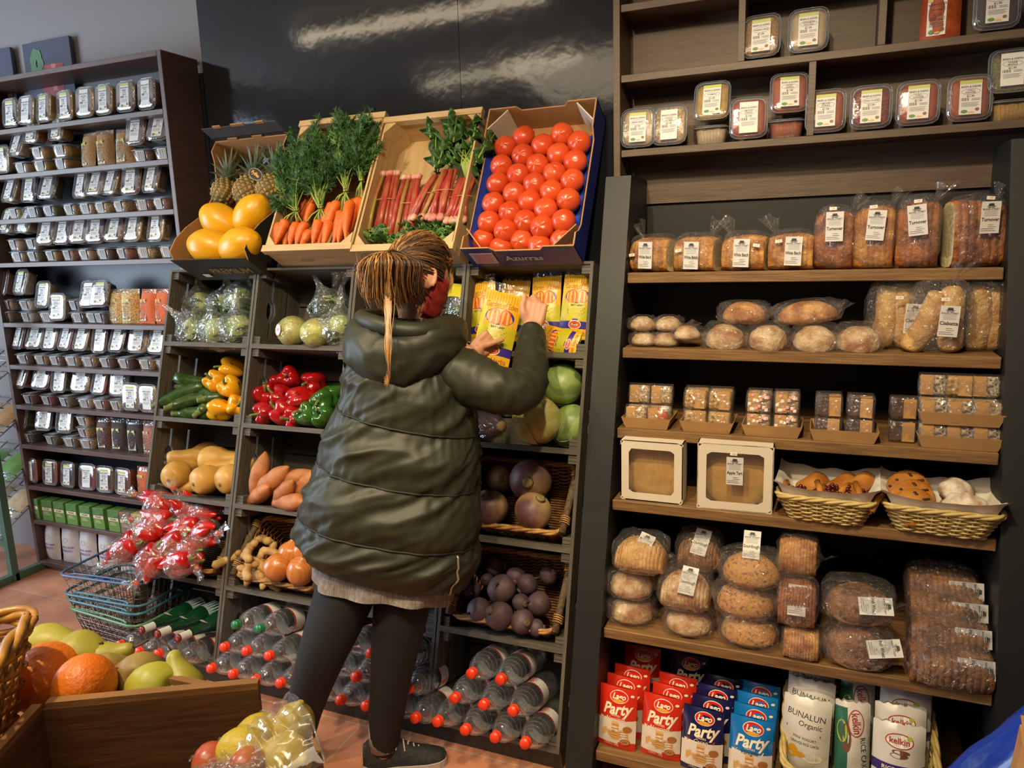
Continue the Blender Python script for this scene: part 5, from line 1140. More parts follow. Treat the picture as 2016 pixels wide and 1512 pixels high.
# green metal rack with sloping wire shelves at the far left
gmet = pm('green_metal', S(74, 104, 88), rough=.45); wire = pm('rack_wire', S(150, 152, 156), rough=.35, metal=.7)
gx0, gy0 = -1.262, .385
t = thing('metal_rack', 'green metal rack with sloping wire shelves at the far left', 'rack', (gx0, gy0, 0))
MB().box((0, 0, .75), (.035, .035, 1.5), gmet).build('post', t); MB().box((-.5, 0, .75), (.035, .035, 1.5), gmet).build('post', t)
MB().box((0, .33 / 2, .02), (.035, .33, .04), gmet).build('foot', t); MB().box((0, -.2, .02), (.035, .36, .04), gmet).build('foot', t); MB().box((-.25, 0, .2), (.5, .02, .03), gmet).build('cross_bar', t)
for z in (.28, .48, .74, 1.0):
    m = MB()
    for k in range(13): m.tube([(-.49, -.14 + k * .036, z - .10 + k * .021), (-.02, -.14 + k * .036, z - .10 + k * .021)], .0032, wire, 4)
    for x in (-.48, -.36, -.25, -.13, -.02): m.tube([(x, -.16, z - .112), (x, .3, z + .157)], .0035, wire, 4)
    m.tube([(-.49, -.16, z - .07), (-.02, -.16, z - .07)], .004, wire, 4); m.build('wire_shelf', t)
for i, (z, mt, lab) in enumerate([(.28, FOODS['be'][1], 'pale packet on the lowest wire shelf of the green rack'), (.48, cg1, 'green packet on the second wire shelf of the green rack'), (.74, FOODS['gr'][1], 'brown packet on the third wire shelf of the green rack')]):
    for q in range(2):
        m_ = pouch(.16, .2, .03, lambda u, v: mt if .2 < v < .8 else gl_film, mt, None, 'packet_body', seed=i + q)
        mthing('snack_packet', m_, lab + (', right' if q else ', left') + ' one', 'packet', T(gx0 - .10 - .2 * (1 - q), gy0 + .06, z + .035) @ RX(R_(-60)) @ SC(1, 1, 1.05), 'packets on the green rack')
# ---------------------------------------------------------------- bread, cakes and packets on the bakery shelves
def crust(name, a, b, c=None, sc=26, bump=.6): return pm(name, S(*a), S(*b), sc=sc, rough=.6, bump=bump, bsc=80, vary=.08, det=8, lo=.38, hi=.62)
cr_gold = crust('crust_gold', (214, 158, 84), (158, 94, 40)); cr_dark = crust('crust_dark', (170, 104, 52), (104, 56, 26)); cr_pale = crust('crust_pale', (214, 174, 110), (190, 138, 74))
cr_flour = crust('crust_floury', (164, 106, 56), (226, 200, 160), sc=20); cr_wheat = crust('crust_wheat', (158, 108, 64), (100, 64, 36)); cr_seed = pm('crust_seeded', S(206, 150, 82), S(132, 86, 44), sc=90, rough=.6, bump=.4, bsc=140, lo=.52, hi=.66, vary=.05)
crumb_w = pm('crumb_white', S(222, 206, 160), S(206, 186, 136), sc=60, rough=.8, bump=.3, bsc=110); crumb_b = pm('crumb_brown', S(166, 122, 78), S(128, 88, 52), sc=90, rough=.85, bump=.5, bsc=90, lo=.4, hi=.7)
bread_film = film('bread_bag_film', haze=.03, rough=.07, bump=1.5, bsc=38, gl=.10, edge=.42)
BUF = lambda k, z: yfront(BSH[k] - .02) + z       # depth measured from the front edge of shelf k
def loaf_mesh(w, d, h, sl, mc, mi, dome=.25, seed=0, cutL=False, cutR=False, waist=0.0, rd=0.0):
    """sliced loaf, slices along x; rounded block with a domed crust"""
    mb = MB(); n = 20; sec = []
    for i in range(sl):
        for q, k in ((.03, .955), (.14, .99), (.5, 1.0), (.86, .99), (.97, .955)): sec.append(((i + q) / sl, k))
    if not cutL: sec = [(0.0, .84)] + sec
    if not cutR: sec = sec + [(1.0, .84)]
    V = []; F = []
    for (t, k) in sec:
        e = 1 - (.10 + rd) * abs(2 * t - 1) ** 3 if not (cutL and t < .3) else 1
        for j in range(n):
            a = 2 * math.pi * j / n; c, s_ = math.cos(a), math.sin(a)
            y = math.copysign(abs(c) ** (.55 + rd), c) * d / 2 * k * e; z = math.copysign(abs(s_) ** (.6 + rd * .6), s_)
            z = (z + 1) / 2 * h * (1 + (dome * (1 - c * c * .8) - dome) * (1 if s_ > 0 else 0)) * (k * .5 + .5) * e
            if waist: y *= 1 - waist * math.sin(math.pi * min(1, max(0, z / h)))
            p = Vector((( t - .5) * w, y, z)); q = 1 + .05 * noise.noise(p * 14 + Vector((seed * 5, 0, 0))); V.append((p.x, p.y * q, p.z * q))
    for i in range(len(sec) - 1):
        for j in range(n): F.append((i * n + j, i * n + (j + 1) % n, (i + 1) * n + (j + 1) % n, (i + 1) * n + j))
    mb.add(V, F, mc, True)
    m0 = len(V) - n
    mb.add(V[:n], [tuple(range(n))], mi if cutL else mc); mb.add(V[m0:], [tuple(range(n))[::-1]], mi if cutR else mc)
    return mb.mesh('loaf')
def hull(w, d, h, seed=0, tail=(.5, .5), tl=.05, mat=None, puff=1.04, name='plastic_bag', base=True):
    """clear bag around a block w x d x h standing on z = 0, with a gathered end"""
    def fn(v):
        q = v.normalized(); f = lambda c, e: math.copysign(abs(c) ** e, c)
        p = Vector((f(q.x, .6) * w / 2 * puff, f(q.y, .6) * d / 2 * puff, (f(q.z, .6) + 1) / 2 * h * puff))
        k = .006 * noise.noise(q * 3.4 + Vector((seed * 4.1, 0, 0))) + .004 * noise.noise(q * 8 + Vector((0, seed, 0)))
        return Vector((p.x + q.x * k, p.y + q.y * k, max(.0006, p.z + q.z * k)))
    mb = MB(); mb.ball(1, mat or bread_film, 26, 18, fn=fn)
    if tl:
        x0 = (tail[0] - .5) * w * .9; z0 = tail[1] * h
        mb.grid(lambda u, v: (x0 + (u - .5) * (.012 + .06 * v) + (.03 * v if tail[0] > .5 else -.03 * v), .012 * math.sin(u * 13 + seed) * (.3 + v) + .01, z0 - .004 + tl * v + .008 * math.sin(u * 9 + seed)), 12, 6, mat or bread_film)
    return mb.mesh(name)
def bread_label(title, w=.047, l=.083, brand='BAKER STREET', small=True):
    m = MB(); m.quad(-w / 2, 0, w / 2, l, paper); e = -.0006
    m.prism([(-w * .16, l * .86), (w * .16, l * .86), (w * .12, l * .94), (-w * .12, l * .94)], e, 0, ink_k); m.quad(-w * .24, l * .845, w * .24, l * .86, ink_k, e)
    m.disc(-w * .09, l * .815, w * .10, l * .014, ink_k, e, n=8); m.disc(w * .09, l * .815, w * .10, l * .014, ink_k, e, n=8)
    m.text(brand, l * .075, 0, l * .755, ink_k, e, bold=.012, fit=w * .9)
    for k in range(4): m.quad(-w * .34, l * (.56 + .045 * k), w * .34, l * (.568 + .045 * k), ink_g, e)
    m.text(title, l * .16, 0, l * .43, ink_b, e, bold=.02, fit=w * .92)
    for k in range(4): m.quad(-w * (.44 if k < 2 else .1), l * (.08 + .06 * k), w * (.3 - .1 * (k % 2)), l * (.092 + .06 * k), ink_k, e)
    return m.mesh('label')
LAB = {t: bread_label(t) for t in ('White Batch', 'Turnover', 'Ciabatta', 'Apple Tart', 'Sourdough', 'Tomato', 'Irish Wheat')}
stk = MB().cbox((0, 0, 0), (.02, .0012, .009), pm('sticker_white', S(238, 232, 222)), .0004); stk.text('1.99', .006, 0, 0, ink_r, -.0009); stk = stk.mesh('price_sticker')
def loaf(M, me, bag, label, lab=None, lp=(0, 0, 0), lr=0, lt=0, st=None, group=None, name='bagged_loaf', cat='bread', kid='loaf'):
    t = thing(name, label, cat, M=M, group=group); obj(kid, me, t); obj('plastic_bag', bag, t)
    if lab: obj('label', LAB[lab], t, M=T(*lp) @ RX(lt) @ RY(lr), label='white paper label')
    if st: obj('price_sticker', stk, t, M=T(*st) @ RX(lt) @ RY(rnd.uniform(-.2, .2)))
    return t
def onshelf(k, px, py, dy): 
    p = onY(px, py, BUF(k, dy)); return Vector((p.x, p.y, BSH[k] + .0005))
# shelf 1: white batch, turnover
for i, (px, dy, lx, lz, sx, w_) in enumerate([(1290, .085, 0, .012, -.045, 'leftmost, its bag tail at the back left'), (1376, .085, .0, .008, -.04, 'second from left on the top shelf'), (1470, .085, .0, .012, .045, 'third from left, price sticker right of its label'), (1560, .085, .01, .014, -.03, 'fourth from left, bag tail standing up left')]):
    w, d, h = .126, .13, .108
    loaf(Matrix.Translation(onshelf(0, px, 500, dy)) @ RZ(R_(-14 + i * 3)), loaf_mesh(w, d, h, 9, cr_gold, crumb_w, .2, i, False, True), hull(w + .008, d + .012, h + .008, i, (.1 if i != 1 else .8, 1), .05), 'square sliced white loaf, ' + w_, 'White Batch', (lx, -d / 2 - .0105, lz), R_(2), 0, (sx, -d / 2 - .0105, .055 + .01 * i), 'low white loaves on the top bakery shelf')
for i, (px, dy, h, lz, w_) in enumerate([(1645, .08, .168, .08, 'shortest and darkest of the four tall ones'), (1722, .08, .176, .08, 'with a label tilted over its slices, second of the tall ones'), (1806, .08, .186, .09, 'with bag tail at the upper right, third of the tall ones'), (1914, .08, .180, .09, 'widest at the right end, pale cut face showing')]):
    w, d = (.104, .11) if i < 3 else (.132, .115)
    mc = cr_dark if i == 0 else (cr_gold if i == 1 else cr_dark)
    loaf(Matrix.Translation(onshelf(0, px, 480, dy)) @ RZ(R_(-10 if i < 3 else 12)), loaf_mesh(w, d, h, 7 if i else 5, mc, crumb_w, .12, i + 7, i == 3, False, .08), hull(w + .01, d + .012, h + .01, i + 5, (.9 if i != 3 else .95, .96), .045), 'tall turnover loaf, ' + w_, 'Turnover', (.006 if i < 3 else .012, -d / 2 - .0115, lz), R_((0, 4, -6, 0)[i]), R_(2), (.0 if i < 3 else .01, -d / 2 - .0115, lz + .092), 'tall sliced loaves on the top bakery shelf')
# shelf 2: floury buns, scored rounds, ciabatta
def round_bread(w, d, h, mat, seed, score=0, crack=0):
    def fn(v):
        z = v.z
        if z < 0: z *= .45
        p = Vector((v.x, v.y, z)); k = 1 + .05 * noise.noise(p * 22 + Vector((seed * 3, 0, 0)))
        if score: k += .03 * math.sin(math.sqrt((v.x / w) ** 2 + (v.y / d) ** 2) * 40 + seed) * (1 if v.z > 0 else 0)
        return Vector((p.x * k, p.y * k, (p.z * k) + h * .28))
    return MB().ball((w / 2, d / 2, h * .72), mat, 26, 16, fn=fn)
bunm = [round_bread(.08, .078, .046, cr_flour, k, 1).mesh('bun') for k in range(2)]; bunb = hull(.092, .088, .046, 3, (1, .2), .025)
for i, (px, py, dy, up, w_) in enumerate([(1268, 672, .06, 0, 'lowest at the far left end'), (1312, 672, .06, 0, 'lowest, second from the left end'), (1265, 648, .065, .043, 'on top at the far left end'), (1316, 638, .07, .043, 'highest of the small buns'), (1352, 658, .05, .02, 'at the right of the small bun pile')]):
    p = onshelf(1, px, py, dy); p.z += up * 1.1; loaf(Matrix.Translation(p), bunm[i % 2], bunb, 'small floury bun in clear wrap, ' + w_, None, group='small floury buns', name='wrapped_bun', kid='bun')
rnm = [round_bread(.118, .105, .072, cr_flour, k + 3, 1).mesh('round_loaf') for k in range(2)]; rnb = [hull(.13, .118, .074, k, (.9, .2), .03) for k in range(2)]
for i, (px, dy, w_) in enumerate([(1428, .07, 'first of the four from the buns'), (1512, .06, 'second of the four, bag drooping over the plank'), (1604, .06, 'third of the four, floury cracks facing out'), (1690, .07, 'fourth, next to the ciabatta bags')]):
    loaf(Matrix.Translation(onshelf(1, px, 660, dy)) @ RX(R_(18)) @ SC(.95 if i == 1 else 1, 1, 1), rnm[i % 2], rnb[i % 2], 'round scored floury loaf, ' + w_, None, group='round floury loaves')
for i, (px, w, up, w_) in enumerate([(1464, .125, .072, 'left one'), (1590, .165, .074, 'right one, longer and craggy')]):
    p = onshelf(1, px, 640, .085); p.z += up
    loaf(Matrix.Translation(p) @ RY(R_(-6 * i)), round_bread(w, .095, .066, cr_gold, i + 8).mesh('oval_loaf'), hull(w + .03, .105, .068, i + 2, (.9, .4), .03), 'golden oval loaf on top of the round ones, ' + w_, None)
cib = [spindle(rprof([(.004, 0), (.026, .008), (.033, .05), (.032, .12), (.030, .18), (.02, .2), (.003, .205)]), cr_pale, 16, .012 * (1 - k), .14, 18, k).mesh('ciabatta') for k in range(2)]
for i, (px, dy, labx, w_, ln) in enumerate([(1762, .12, 1793, 'in the back bag behind the slanting one', ((-.036, 4, 0), (.034, -6, 0))), (1850, .06, 1860, 'in the front bag, one slanting left', ((-.045, 24, .0), (.03, 0, .0))), (1938, .11, 0, 'in the rightmost bag against the column', ((-.018, 0, 0), (.03, -4, .01)))]):
    p = onshelf(1, px, 620, dy); t = thing('ciabatta_bag', 'two long ciabatta loaves ' + w_, 'bread', M=Matrix.Translation(p), group='bagged ciabatta')
    for q, (dx, a, yy) in enumerate(ln): obj('ciabatta', cib[q], t, M=T(dx - (.03 if a > 20 else 0), yy, .003) @ RX(R_(-6)) @ RY(R_(a)) @ SC(1, 1, .88))
    obj('plastic_bag', hull(.155, .085, .195, i, (.5 + .2 * i, 1.0), .05), t)
    if labx: obj('label', LAB['Ciabatta'], t, M=T(onY(labx, 640, BUF(1, dy)).x - p.x, -.052, .05) @ RY(R_(3)), label='white paper label'); obj('price_sticker', stk, t, M=T(.005, -.05, .15))
# shelf 3: cardboard trays of wrapped traybakes
kraft = pm('kraft_card', S(176, 136, 88), S(166, 126, 80), sc=20, rough=.7); kraft_d = pm('kraft_insert', S(186, 140, 84), rough=.6)
wrapf = film('wrap_film', haze=.03, rough=.08, bump=.6, bsc=40, gl=.10, edge=.5)
def tray_mesh(w, d=.14, h=.034):
    m = MB(); e = .003
    P0 = [(-w / 2 + .012, -d / 2 + .008, 0), (w / 2 - .012, -d / 2 + .008, 0), (w / 2 - .012, d / 2 - .008, 0), (-w / 2 + .012, d / 2 - .008, 0)]; P1 = [(-w / 2, -d / 2, h), (w / 2, -d / 2, h), (w / 2, d / 2, h), (-w / 2, d / 2, h)]
    V = P0 + P1 + [(x * .97, y * .96, z + e) for x, y, z in P0] + [(x * .97, y * .96, z) for x, y, z in P1]
    F = [(3, 2, 1, 0), (8, 9, 10, 11)]
    for i in range(4): j = (i + 1) % 4; F += [(i, j, 4 + j, 4 + i), (8 + j, 8 + i, 12 + i, 12 + j), (4 + i, 4 + j, 12 + j, 12 + i)]
    return m.add(V, F, kraft).mesh('card_tray')
bk_mats = {'flap': food('flapjack', (196, 156, 84), (140, 100, 48), 90, .7), 'choc': food('choc', (74, 46, 32), (54, 32, 22), 40, .3), 'coco': food('coconut', (206, 184, 150), (150, 116, 84), 130, .7), 'oran': food('glaze', (196, 96, 40), (170, 74, 28), 20, .2, .3), 'tif': food('tiffin', (96, 66, 46), (176, 150, 110), 110, .4), 'nutc': food('nutchoc', (70, 44, 30), (206, 190, 160), 120, .5)}
msh = [pm('marsh_white', S(232, 224, 210), rough=.7), pm('marsh_pink', S(224, 164, 160), rough=.7)]
def packet_meshes(kind, w=.073, d=.034, h=.062):
    c = MB(); c.cbox((0, 0, h / 2), (w * .88, d * .8, h * .88), bk_mats[kind], .004)
    if kind == 'oran': c = MB(); c.ball((w * .44, d * .45, h * .44), bk_mats[kind], 14, 10, T(0, 0, h / 2))
    if kind == 'tif':
        rr = random.Random(4)
        for q in range(14): x, z = rr.uniform(-.4, .4) * w, rr.uniform(.1, .9) * h; c.cbox((x, -d * .40, z), (.010, .010, .010), msh[q % 2], .002)
    m = MB(); sx = -1 if kind in ('flap', 'choc') else 1
    m.box((sx * -w * .2, -d * .46, h * .5), (w * .42, .001, h * .86), kraft_d)
    f = MB(); loft(f, [(w * .46, d * .44, .004, .0005), (w * .5, d * .5, .006, h * .3), (w * .5, d * .5, .006, h * .75), (w * .48, d * .32, .006, h * .98), (w * .48, d * .08, .002, h * 1.06)], wrapf, 20, True, True, fn=lambda v: (v[0] + .002 * nz(v, 60), v[1] + .003 * nz((v[1], v[2], v[0]), 50), v[2]))
    return c.mesh('cake_slice'), m.mesh('card_insert'), f.mesh('clear_wrap')
PK = {k: packet_meshes(k) for k in bk_mats}
def tray(px, py, w, dy, kinds, lab, rows=2, up=0.0, lift=0):
    p = onshelf(2, px, py, dy); p.z += lift; t = mthing('card_tray', tray_mesh(w), lab[0], 'tray', Matrix.Translation(p), 'cardboard trays of cakes')
    cols = len(kinds[0]); n = 0
    for r in range(rows):
        for c in range(cols):
            for lay in (0, 1):
                k = kinds[r % len(kinds)][c]
                if lay and r == 0 and up < 0: continue
                q = p + Vector(((c - (cols - 1) / 2) * (w - .014) / cols, -.045 + r * .042 + lay * .012 + rnd.uniform(-.003, .003), .004 + lay * .060))
                o = thing('wrapped_cake', 'wrapped %s, %s, %s row, %s layer, %s' % ({'flap': 'oat flapjack', 'choc': 'chocolate brownie', 'coco': 'coconut slice', 'oran': 'orange glazed cake', 'tif': 'marshmallow rocky road', 'nutc': 'nutty chocolate biscuit'}[k], lab[1], ['front', 'middle', 'back'][r], ['lower', 'upper'][lay], ['left', 'right'][c] if cols == 2 else 'column %s' % ORD[c + 1]), 'cake', M=Matrix.Translation(q) @ RZ(R_(rnd.uniform(-7, 7))) @ RX(R_(-8)), group='wrapped cakes on the third shelf')
                for nm, me in zip(('cake_slice', 'card_insert', 'clear_wrap'), PK[k]): obj(nm, me, o)
tray(1280, 825, .152, .075, [['coco', 'oran'], ['coco', 'coco']], ('cardboard tray of coconut and orange cakes, leftmost on the third shelf', 'first tray'), 2, -1)
tray(1396, 833, .157, .075, [['flap', 'flap']], ('cardboard tray of oat flapjacks, second on the third shelf', 'second tray'), 2, 1)
tray(1521, 840, .166, .075, [['tif', 'tif']], ('cardboard tray of marshmallow squares, third on the third shelf', 'third tray'), 2, 1)
tray(1660, 848, .178, .07, [['choc', 'choc']], ('cardboard tray of chocolate brownies, fourth on the third shelf', 'fourth tray'), 2, 1)
tray(1882, 860, .2, .075, [['nutc', 'nutc', 'nutc']], ('lower of two stacked cardboard trays at the right end', 'lower right tray'), 1, -1)
tray(1884, 818, .2, .078, [['nutc', 'nutc', 'coco'], ['nutc', 'flap', 'nutc']], ('upper of two stacked cardboard trays at the right end', 'upper right tray'), 2, -1, .064)
for k_, (up, w_) in enumerate(((0, 'lower of the two'), (.066, 'upper of the two'))):
    p = onshelf(2, 1776, 840, .06); p.z += up
    o = thing('wrapped_cake', 'wrapped brownie with card front standing alone between trays, ' + w_, 'cake', M=Matrix.Translation(p), group='wrapped cakes on the third shelf')
    for nm, me in zip(('cake_slice', 'card_insert', 'clear_wrap'), PK['choc']): obj(nm, me, o)
# shelf 4: tart boxes and two cream baskets
cartw = pm('carton_white', S(222, 212, 192), rough=.5); pastry = pm('tart_pastry', S(214, 172, 100), S(194, 146, 76), sc=10, rough=.6, bump=.3, bsc=40)
def tart_box(px, py, w, h, dy, lab, has_label, rz=0):
    d = .075; p = onshelf(3, px, py, dy); t = thing('tart_box', lab, 'box', M=Matrix.Translation(p) @ RZ(R_(rz)), group='boxed tarts')
    m = MB(); b = .026; e = .003; ox, oz = w / 2 - b, h / 2 - b
    O = [(-w / 2, 0), (w / 2, 0), (w / 2, h), (-w / 2, h)]; I = [(p_.x, p_.y + h / 2) for p_ in resample(rect_path(ox, oz, .008, 3), 32)]
    # front panel with a rounded window
    Vv = [(x, -d / 2, z) for x, z in I]; n = len(I)
    q = [(max(-w / 2, min(w / 2, x * 10)), 0) for x, z in I]
    Ov = []
    for x, z in I:
        k = min((w / 2) / max(1e-6, abs(x)), (h / 2) / max(1e-6, abs(z - h / 2))); Ov.append((x * k, -d / 2, h / 2 + (z - h / 2) * k))
    m.add(Vv + Ov, [(i, n + i, n + (i + 1) % n, (i + 1) % n)[::-1] for i in range(n)], cartw)
    for x in (-w / 2 + e / 2, w / 2 - e / 2): m.box((x, 0, h / 2), (e, d, h), cartw)
    for z in (e / 2, h - e / 2): m.box((0, 0, z), (w, d, e), cartw)
    m.box((0, d / 2 - e / 2, h / 2), (w, e, h), cartw); m.build('carton', t)
    MB().grid(lambda u, v: ((u - .5) * 2 * ox, -d / 2 + .002 + .003 * nz((u, v, px), 3), h / 2 + (v - .5) * 2 * oz), 10, 10, film('window_film', haze=.03, rough=.06, bump=.5, bsc=9, gl=.12, edge=.5, st=(1, 1, .3))).build('window_film', t)
    g = MB(); g.lathe([(.001, .03), (.07, .028), (.1, .022), (.108, .012), (.104, 0), (.001, 0)], pastry, 30, T(0, d / 2 - .006, h / 2) @ RX(R_(90)), fn=lambda a, tt: 1 + .012 * math.sin(24 * a)); g.v = [(max(-w / 2 + .006, min(w / 2 - .006, v_[0])), v_[1], max(.006, min(h - .006, v_[2]))) for v_ in g.v]; g.build('tart', t)
    if has_label: obj('label', LAB['Apple Tart'], t, M=T(0, -d / 2 - .0015, h * .40) @ SC(1, 1, 1), label='white paper label'); obj('price_sticker', stk, t, M=T(-.004, -d / 2 - .0015, h * .86))
tart_box(1287, 920, .19, .19, .055, 'white tart box with shiny plain window, left of the pair', False, 0)
tart_box(1448, 930, .212, .2, .05, 'white tart box with a paper label on its window', True, 2)
cream = pm('cream_cane', S(214, 190, 122), S(188, 160, 92), sc=40, rough=.5); pap = pm('liner_paper', S(226, 220, 206), rough=.7)
def cream_basket(px, py, w, dy, lab, rz):
    p = onshelf(3, px, py, dy); d, h = .2, .07; t = thing('cane_basket', lab, 'basket', M=Matrix.Translation(p) @ RZ(R_(rz)), group='cream cane baskets')
    woven(w / 2 - .03, d / 2 - .03, w / 2, d / 2, h, 11, 26, cream, .0034, .0035).build('woven_body', t)
    m = MB(); braid(m, [q + Vector((0, 0, h + .003)) for q in resample(rect_path(w / 2, d / 2, .03), 70)], cream, .005, 3, .6); m.build('rim', t)
    m = MB()
    def lin2(u, v):
        x, y = (u - .5) * (w + .03), (v - .5) * (d + .03); e = max(abs(2 * x / w), abs(2 * y / d)) ** 4
        return (x * .97, y * .97, .012 + min(1, e) * (h + .0) + .012 * max(0, e - .8) + (.02 * (abs(u - .5) * abs(v - .5) * 4) ** 3) + .004 * math.sin(u * 20) * math.sin(v * 17) + .01)
    m.grid(lin2, 22, 22, pap); m.build('paper_liner', t); return p
pb1 = cream_basket(1626, 1000, .25, .065, 'cream cane basket holding berry pastries and long brown pastries', -3)
pb2 = cream_basket(1848, 1020, .27, .06, 'cream cane basket holding raisin scones and sugar dusted croissants', -3)
gold_p = pm('pastry_gold', S(198, 134, 60), S(160, 96, 36), sc=14, rough=.35, coat=.3, bump=.2, bsc=40, vary=.06); sugar = pm('pastry_sugar', S(226, 214, 196), S(170, 118, 62), sc=30, rough=.8, lo=.42, hi=.66, bump=.3, bsc=40); berry = pm('berry_filling', S(92, 18, 26), S(52, 10, 18), sc=60, rough=.2, coat=.5)
def danish():
    m = MB(); m.grid(lambda u, v: ((u - .5) * .1, (v - .5) * .085, .014 + .03 * abs(2 * u - 1) ** 2 * (1 - .4 * abs(2 * v - 1)) - .008 * abs(2 * v - 1)), 12, 10, gold_p); m.grid(lambda u, v: ((u - .5) * .1, (v - .5) * .085, .006 + .022 * abs(2 * u - 1) ** 2), 8, 6, gold_p)
    for s_ in (-1, 1): m.tube([(s_ * .05, -.04, .03), (s_ * .05, 0, .042), (s_ * .05, .04, .03)], .009, gold_p, 8)
    return m.mesh('pastry_shell')
dn = danish(); bf = MB(); rr = random.Random(2)
for q in range(40): bf.ball(.006, berry, 8, 5, T(rr.uniform(-.034, .034), rr.uniform(-.036, .036), .02 + rr.uniform(0, .006)))
bf = bf.mesh('berry_filling')
for i, (px, py, z, w_) in enumerate([(1648, 985, .055, 'frontmost, dark berries spilling'), (1580, 982, .042, 'at the left, mostly under its neighbour'), (1698, 988, .045, 'at the right beside the paper liner')]):
    p = onY(px, py, pb1.y - .03); parts_thing(dn, [('berry_filling', bf)], 'berry_pastry', 'golden pastry with dark berry filling, ' + w_, 'pastry', T(p.x, p.y, BSH[3] + z) @ RZ(R_(10 - 20 * i)) @ RX(R_(25)), 'berry pastries in the cane basket')
lp_ = MB().ball((.055, .03, .016), gold_p, 20, 10, fn=lambda v: Vector((v.x, v.y + .012 * math.sin(v.x * 40), v.z + .004 * math.sin(v.x * 90)))).mesh('long_pastry')
for i, (px, py, dy, w_) in enumerate([(1600, 952, .0, 'left one at the back of the basket'), (1660, 955, .01, 'middle one at the back of the basket'), (1695, 960, .02, 'right one, leaning on the basket corner')]):
    p = onY(px, py, pb1.y + .045); mthing('long_pastry', lp_, 'flat brown long pastry, ' + w_, 'pastry', T(p.x, p.y, BSH[3] + .075 + .006 * i) @ RZ(R_(25)) @ RX(R_(40)), 'brown pastries in the cane basket')
sc_ = MB().ball((.056, .056, .02), gold_p, 22, 10, fn=lambda v: v * (1 + .05 * nz(v, 30)))
rs_ = pm('raisin', S(52, 30, 22), rough=.5)
for q in range(26): a, r = rr.uniform(0, 6.28), .048 * math.sqrt(rr.random()); sc_.ball((.005, .004, .003), rs_, 7, 5, T(r * math.cos(a), r * math.sin(a), .0195 * math.sqrt(max(.05, 1 - (r / .058) ** 2))))
sc_ = sc_.mesh('raisin_scone')
for i, (px, py, yy, w_) in enumerate([(1800, 1003, -.045, 'frontmost'), (1798, 978, -.01, 'in the middle of the three'), (1790, 955, .03, 'at the back')]):
    p = onY(px, py, pb2.y + yy); mthing('raisin_scone', sc_, 'glazed raisin scone overlapping in a row, ' + w_, 'pastry', T(p.x, p.y, BSH[3] + .062 + .014 * i) @ RX(R_(48)), 'raisin scones in the cane basket')
su = MB().ball((.055, .042, .034), sugar, 24, 14, fn=lambda v: v * (1 + .07 * math.sin(v.x * 170 + 20 * v.z) + .08 * nz(v, 24))).mesh('sugared_croissant')
for i, (px, py, yy, z, w_) in enumerate([(1900, 1000, -.04, .075, 'largest and frontmost'), (1885, 958, .04, .09, 'at the back right'), (1782, 938, .07, .085, 'at the back left, behind the scones')]):
    p = onY(px, py, pb2.y + yy); mthing('sugared_croissant', su, 'sugar dusted croissant, ' + w_, 'pastry', T(p.x, p.y, BSH[3] + z) @ RZ(i) @ RX(R_(20)), 'sugared croissants in the cane basket')
# shelf 5: big bagged loaves in stacks
def big(px, py, dy, w, d, h, zoff, mat, lab, title=None, lpos=None, seed=0, kind='round', tilt=0, rz=0, mi=None, lrot=0):
    p = onY(px, py, BUF(4, dy)); p.z = BSH[4] + zoff
    if kind == 'round': me = round_bread(w, d, h, mat, seed, 0).mesh('loaf')
    elif kind == 'top': me = loaf_mesh(w, d, h, 14, mat, mi or crumb_w, .35, seed, rd=.34)
    else: me = loaf_mesh(w, d, h, 12 if kind == 'slice' else 8, mat, mi or crumb_w, .2, seed, kind == 'cut', False)
    loaf(Matrix.Translation(p) @ RZ(R_(rz)) @ RX(R_(tilt)), me, hull(w + .014, d + .014, h + .01, seed, (.95, .25), .03), lab, title, lpos, R_(lrot), R_(-40) if kind in ('round', 'top') else R_(-25), None, 'big bagged loaves on the fifth shelf')
big(1245, 1215, .09, .135, .14, .074, 0, cr_flour, 'floury round loaf at the bottom of the leftmost stack', seed=1)
big(1243, 1155, .1, .135, .14, .074, .08, cr_flour, 'floury round loaf in the middle of the leftmost stack', seed=2)
big(1262, 1085, .1, .15, .15, .1, .165, cr_pale, 'round sliced loaf with tilted label topping the leftmost stack', 'Sourdough', (.0, -.055, .055), seed=3, kind='top', lrot=18)
big(1356, 1230, .075, .135, .13, .072, 0, cr_flour, 'floury loaf drooping over the plank edge, second stack', seed=4)
big(1350, 1165, .08, .14, .14, .108, .076, cr_flour, 'sliced white sourdough with label upright on the second stack', 'Sourdough', (.01, -.072, .07), seed=5, kind='top', lrot=6)
big(1378, 1085, .19, .13, .13, .11, .15, cr_wheat, 'brown sourdough at the back between the first and third stacks', 'Sourdough', (.0, -.06, .07), seed=6, kind='top', lrot=10)
big(1474, 1222, .07, .155, .13, .082, 0, cr_seed, 'seeded oval loaf at the bottom of the third stack', seed=7)
big(1468, 1150, .075, .16, .13, .088, .086, cr_seed, 'seeded oval loaf in the middle of the third stack', 'Sourdough', (.0, -.03, .085), seed=8)
big(1480, 1075, .08, .158, .13, .088, .178, cr_seed, 'shiny golden seeded loaf on top of the third stack', 'Sourdough', (.0, -.03, .085), seed=9)
big(1578, 1250, .045, .092, .1, .075, 0, cr_gold, 'small orange crusted sliced loaf nearest the plank edge', seed=10, kind='slice')
big(1570, 1165, .075, .098, .11, .125, .08, cr_dark, 'sliced tomato loaf with a square label, above the small loaf', 'Tomato', (.0, -.064, .05), seed=11, kind='slice')
big(1572, 1065, .13, .1, .1, .1, .21, cr_gold, 'dark sliced loaf at the back top beside the cane basket', seed=12, kind='slice')
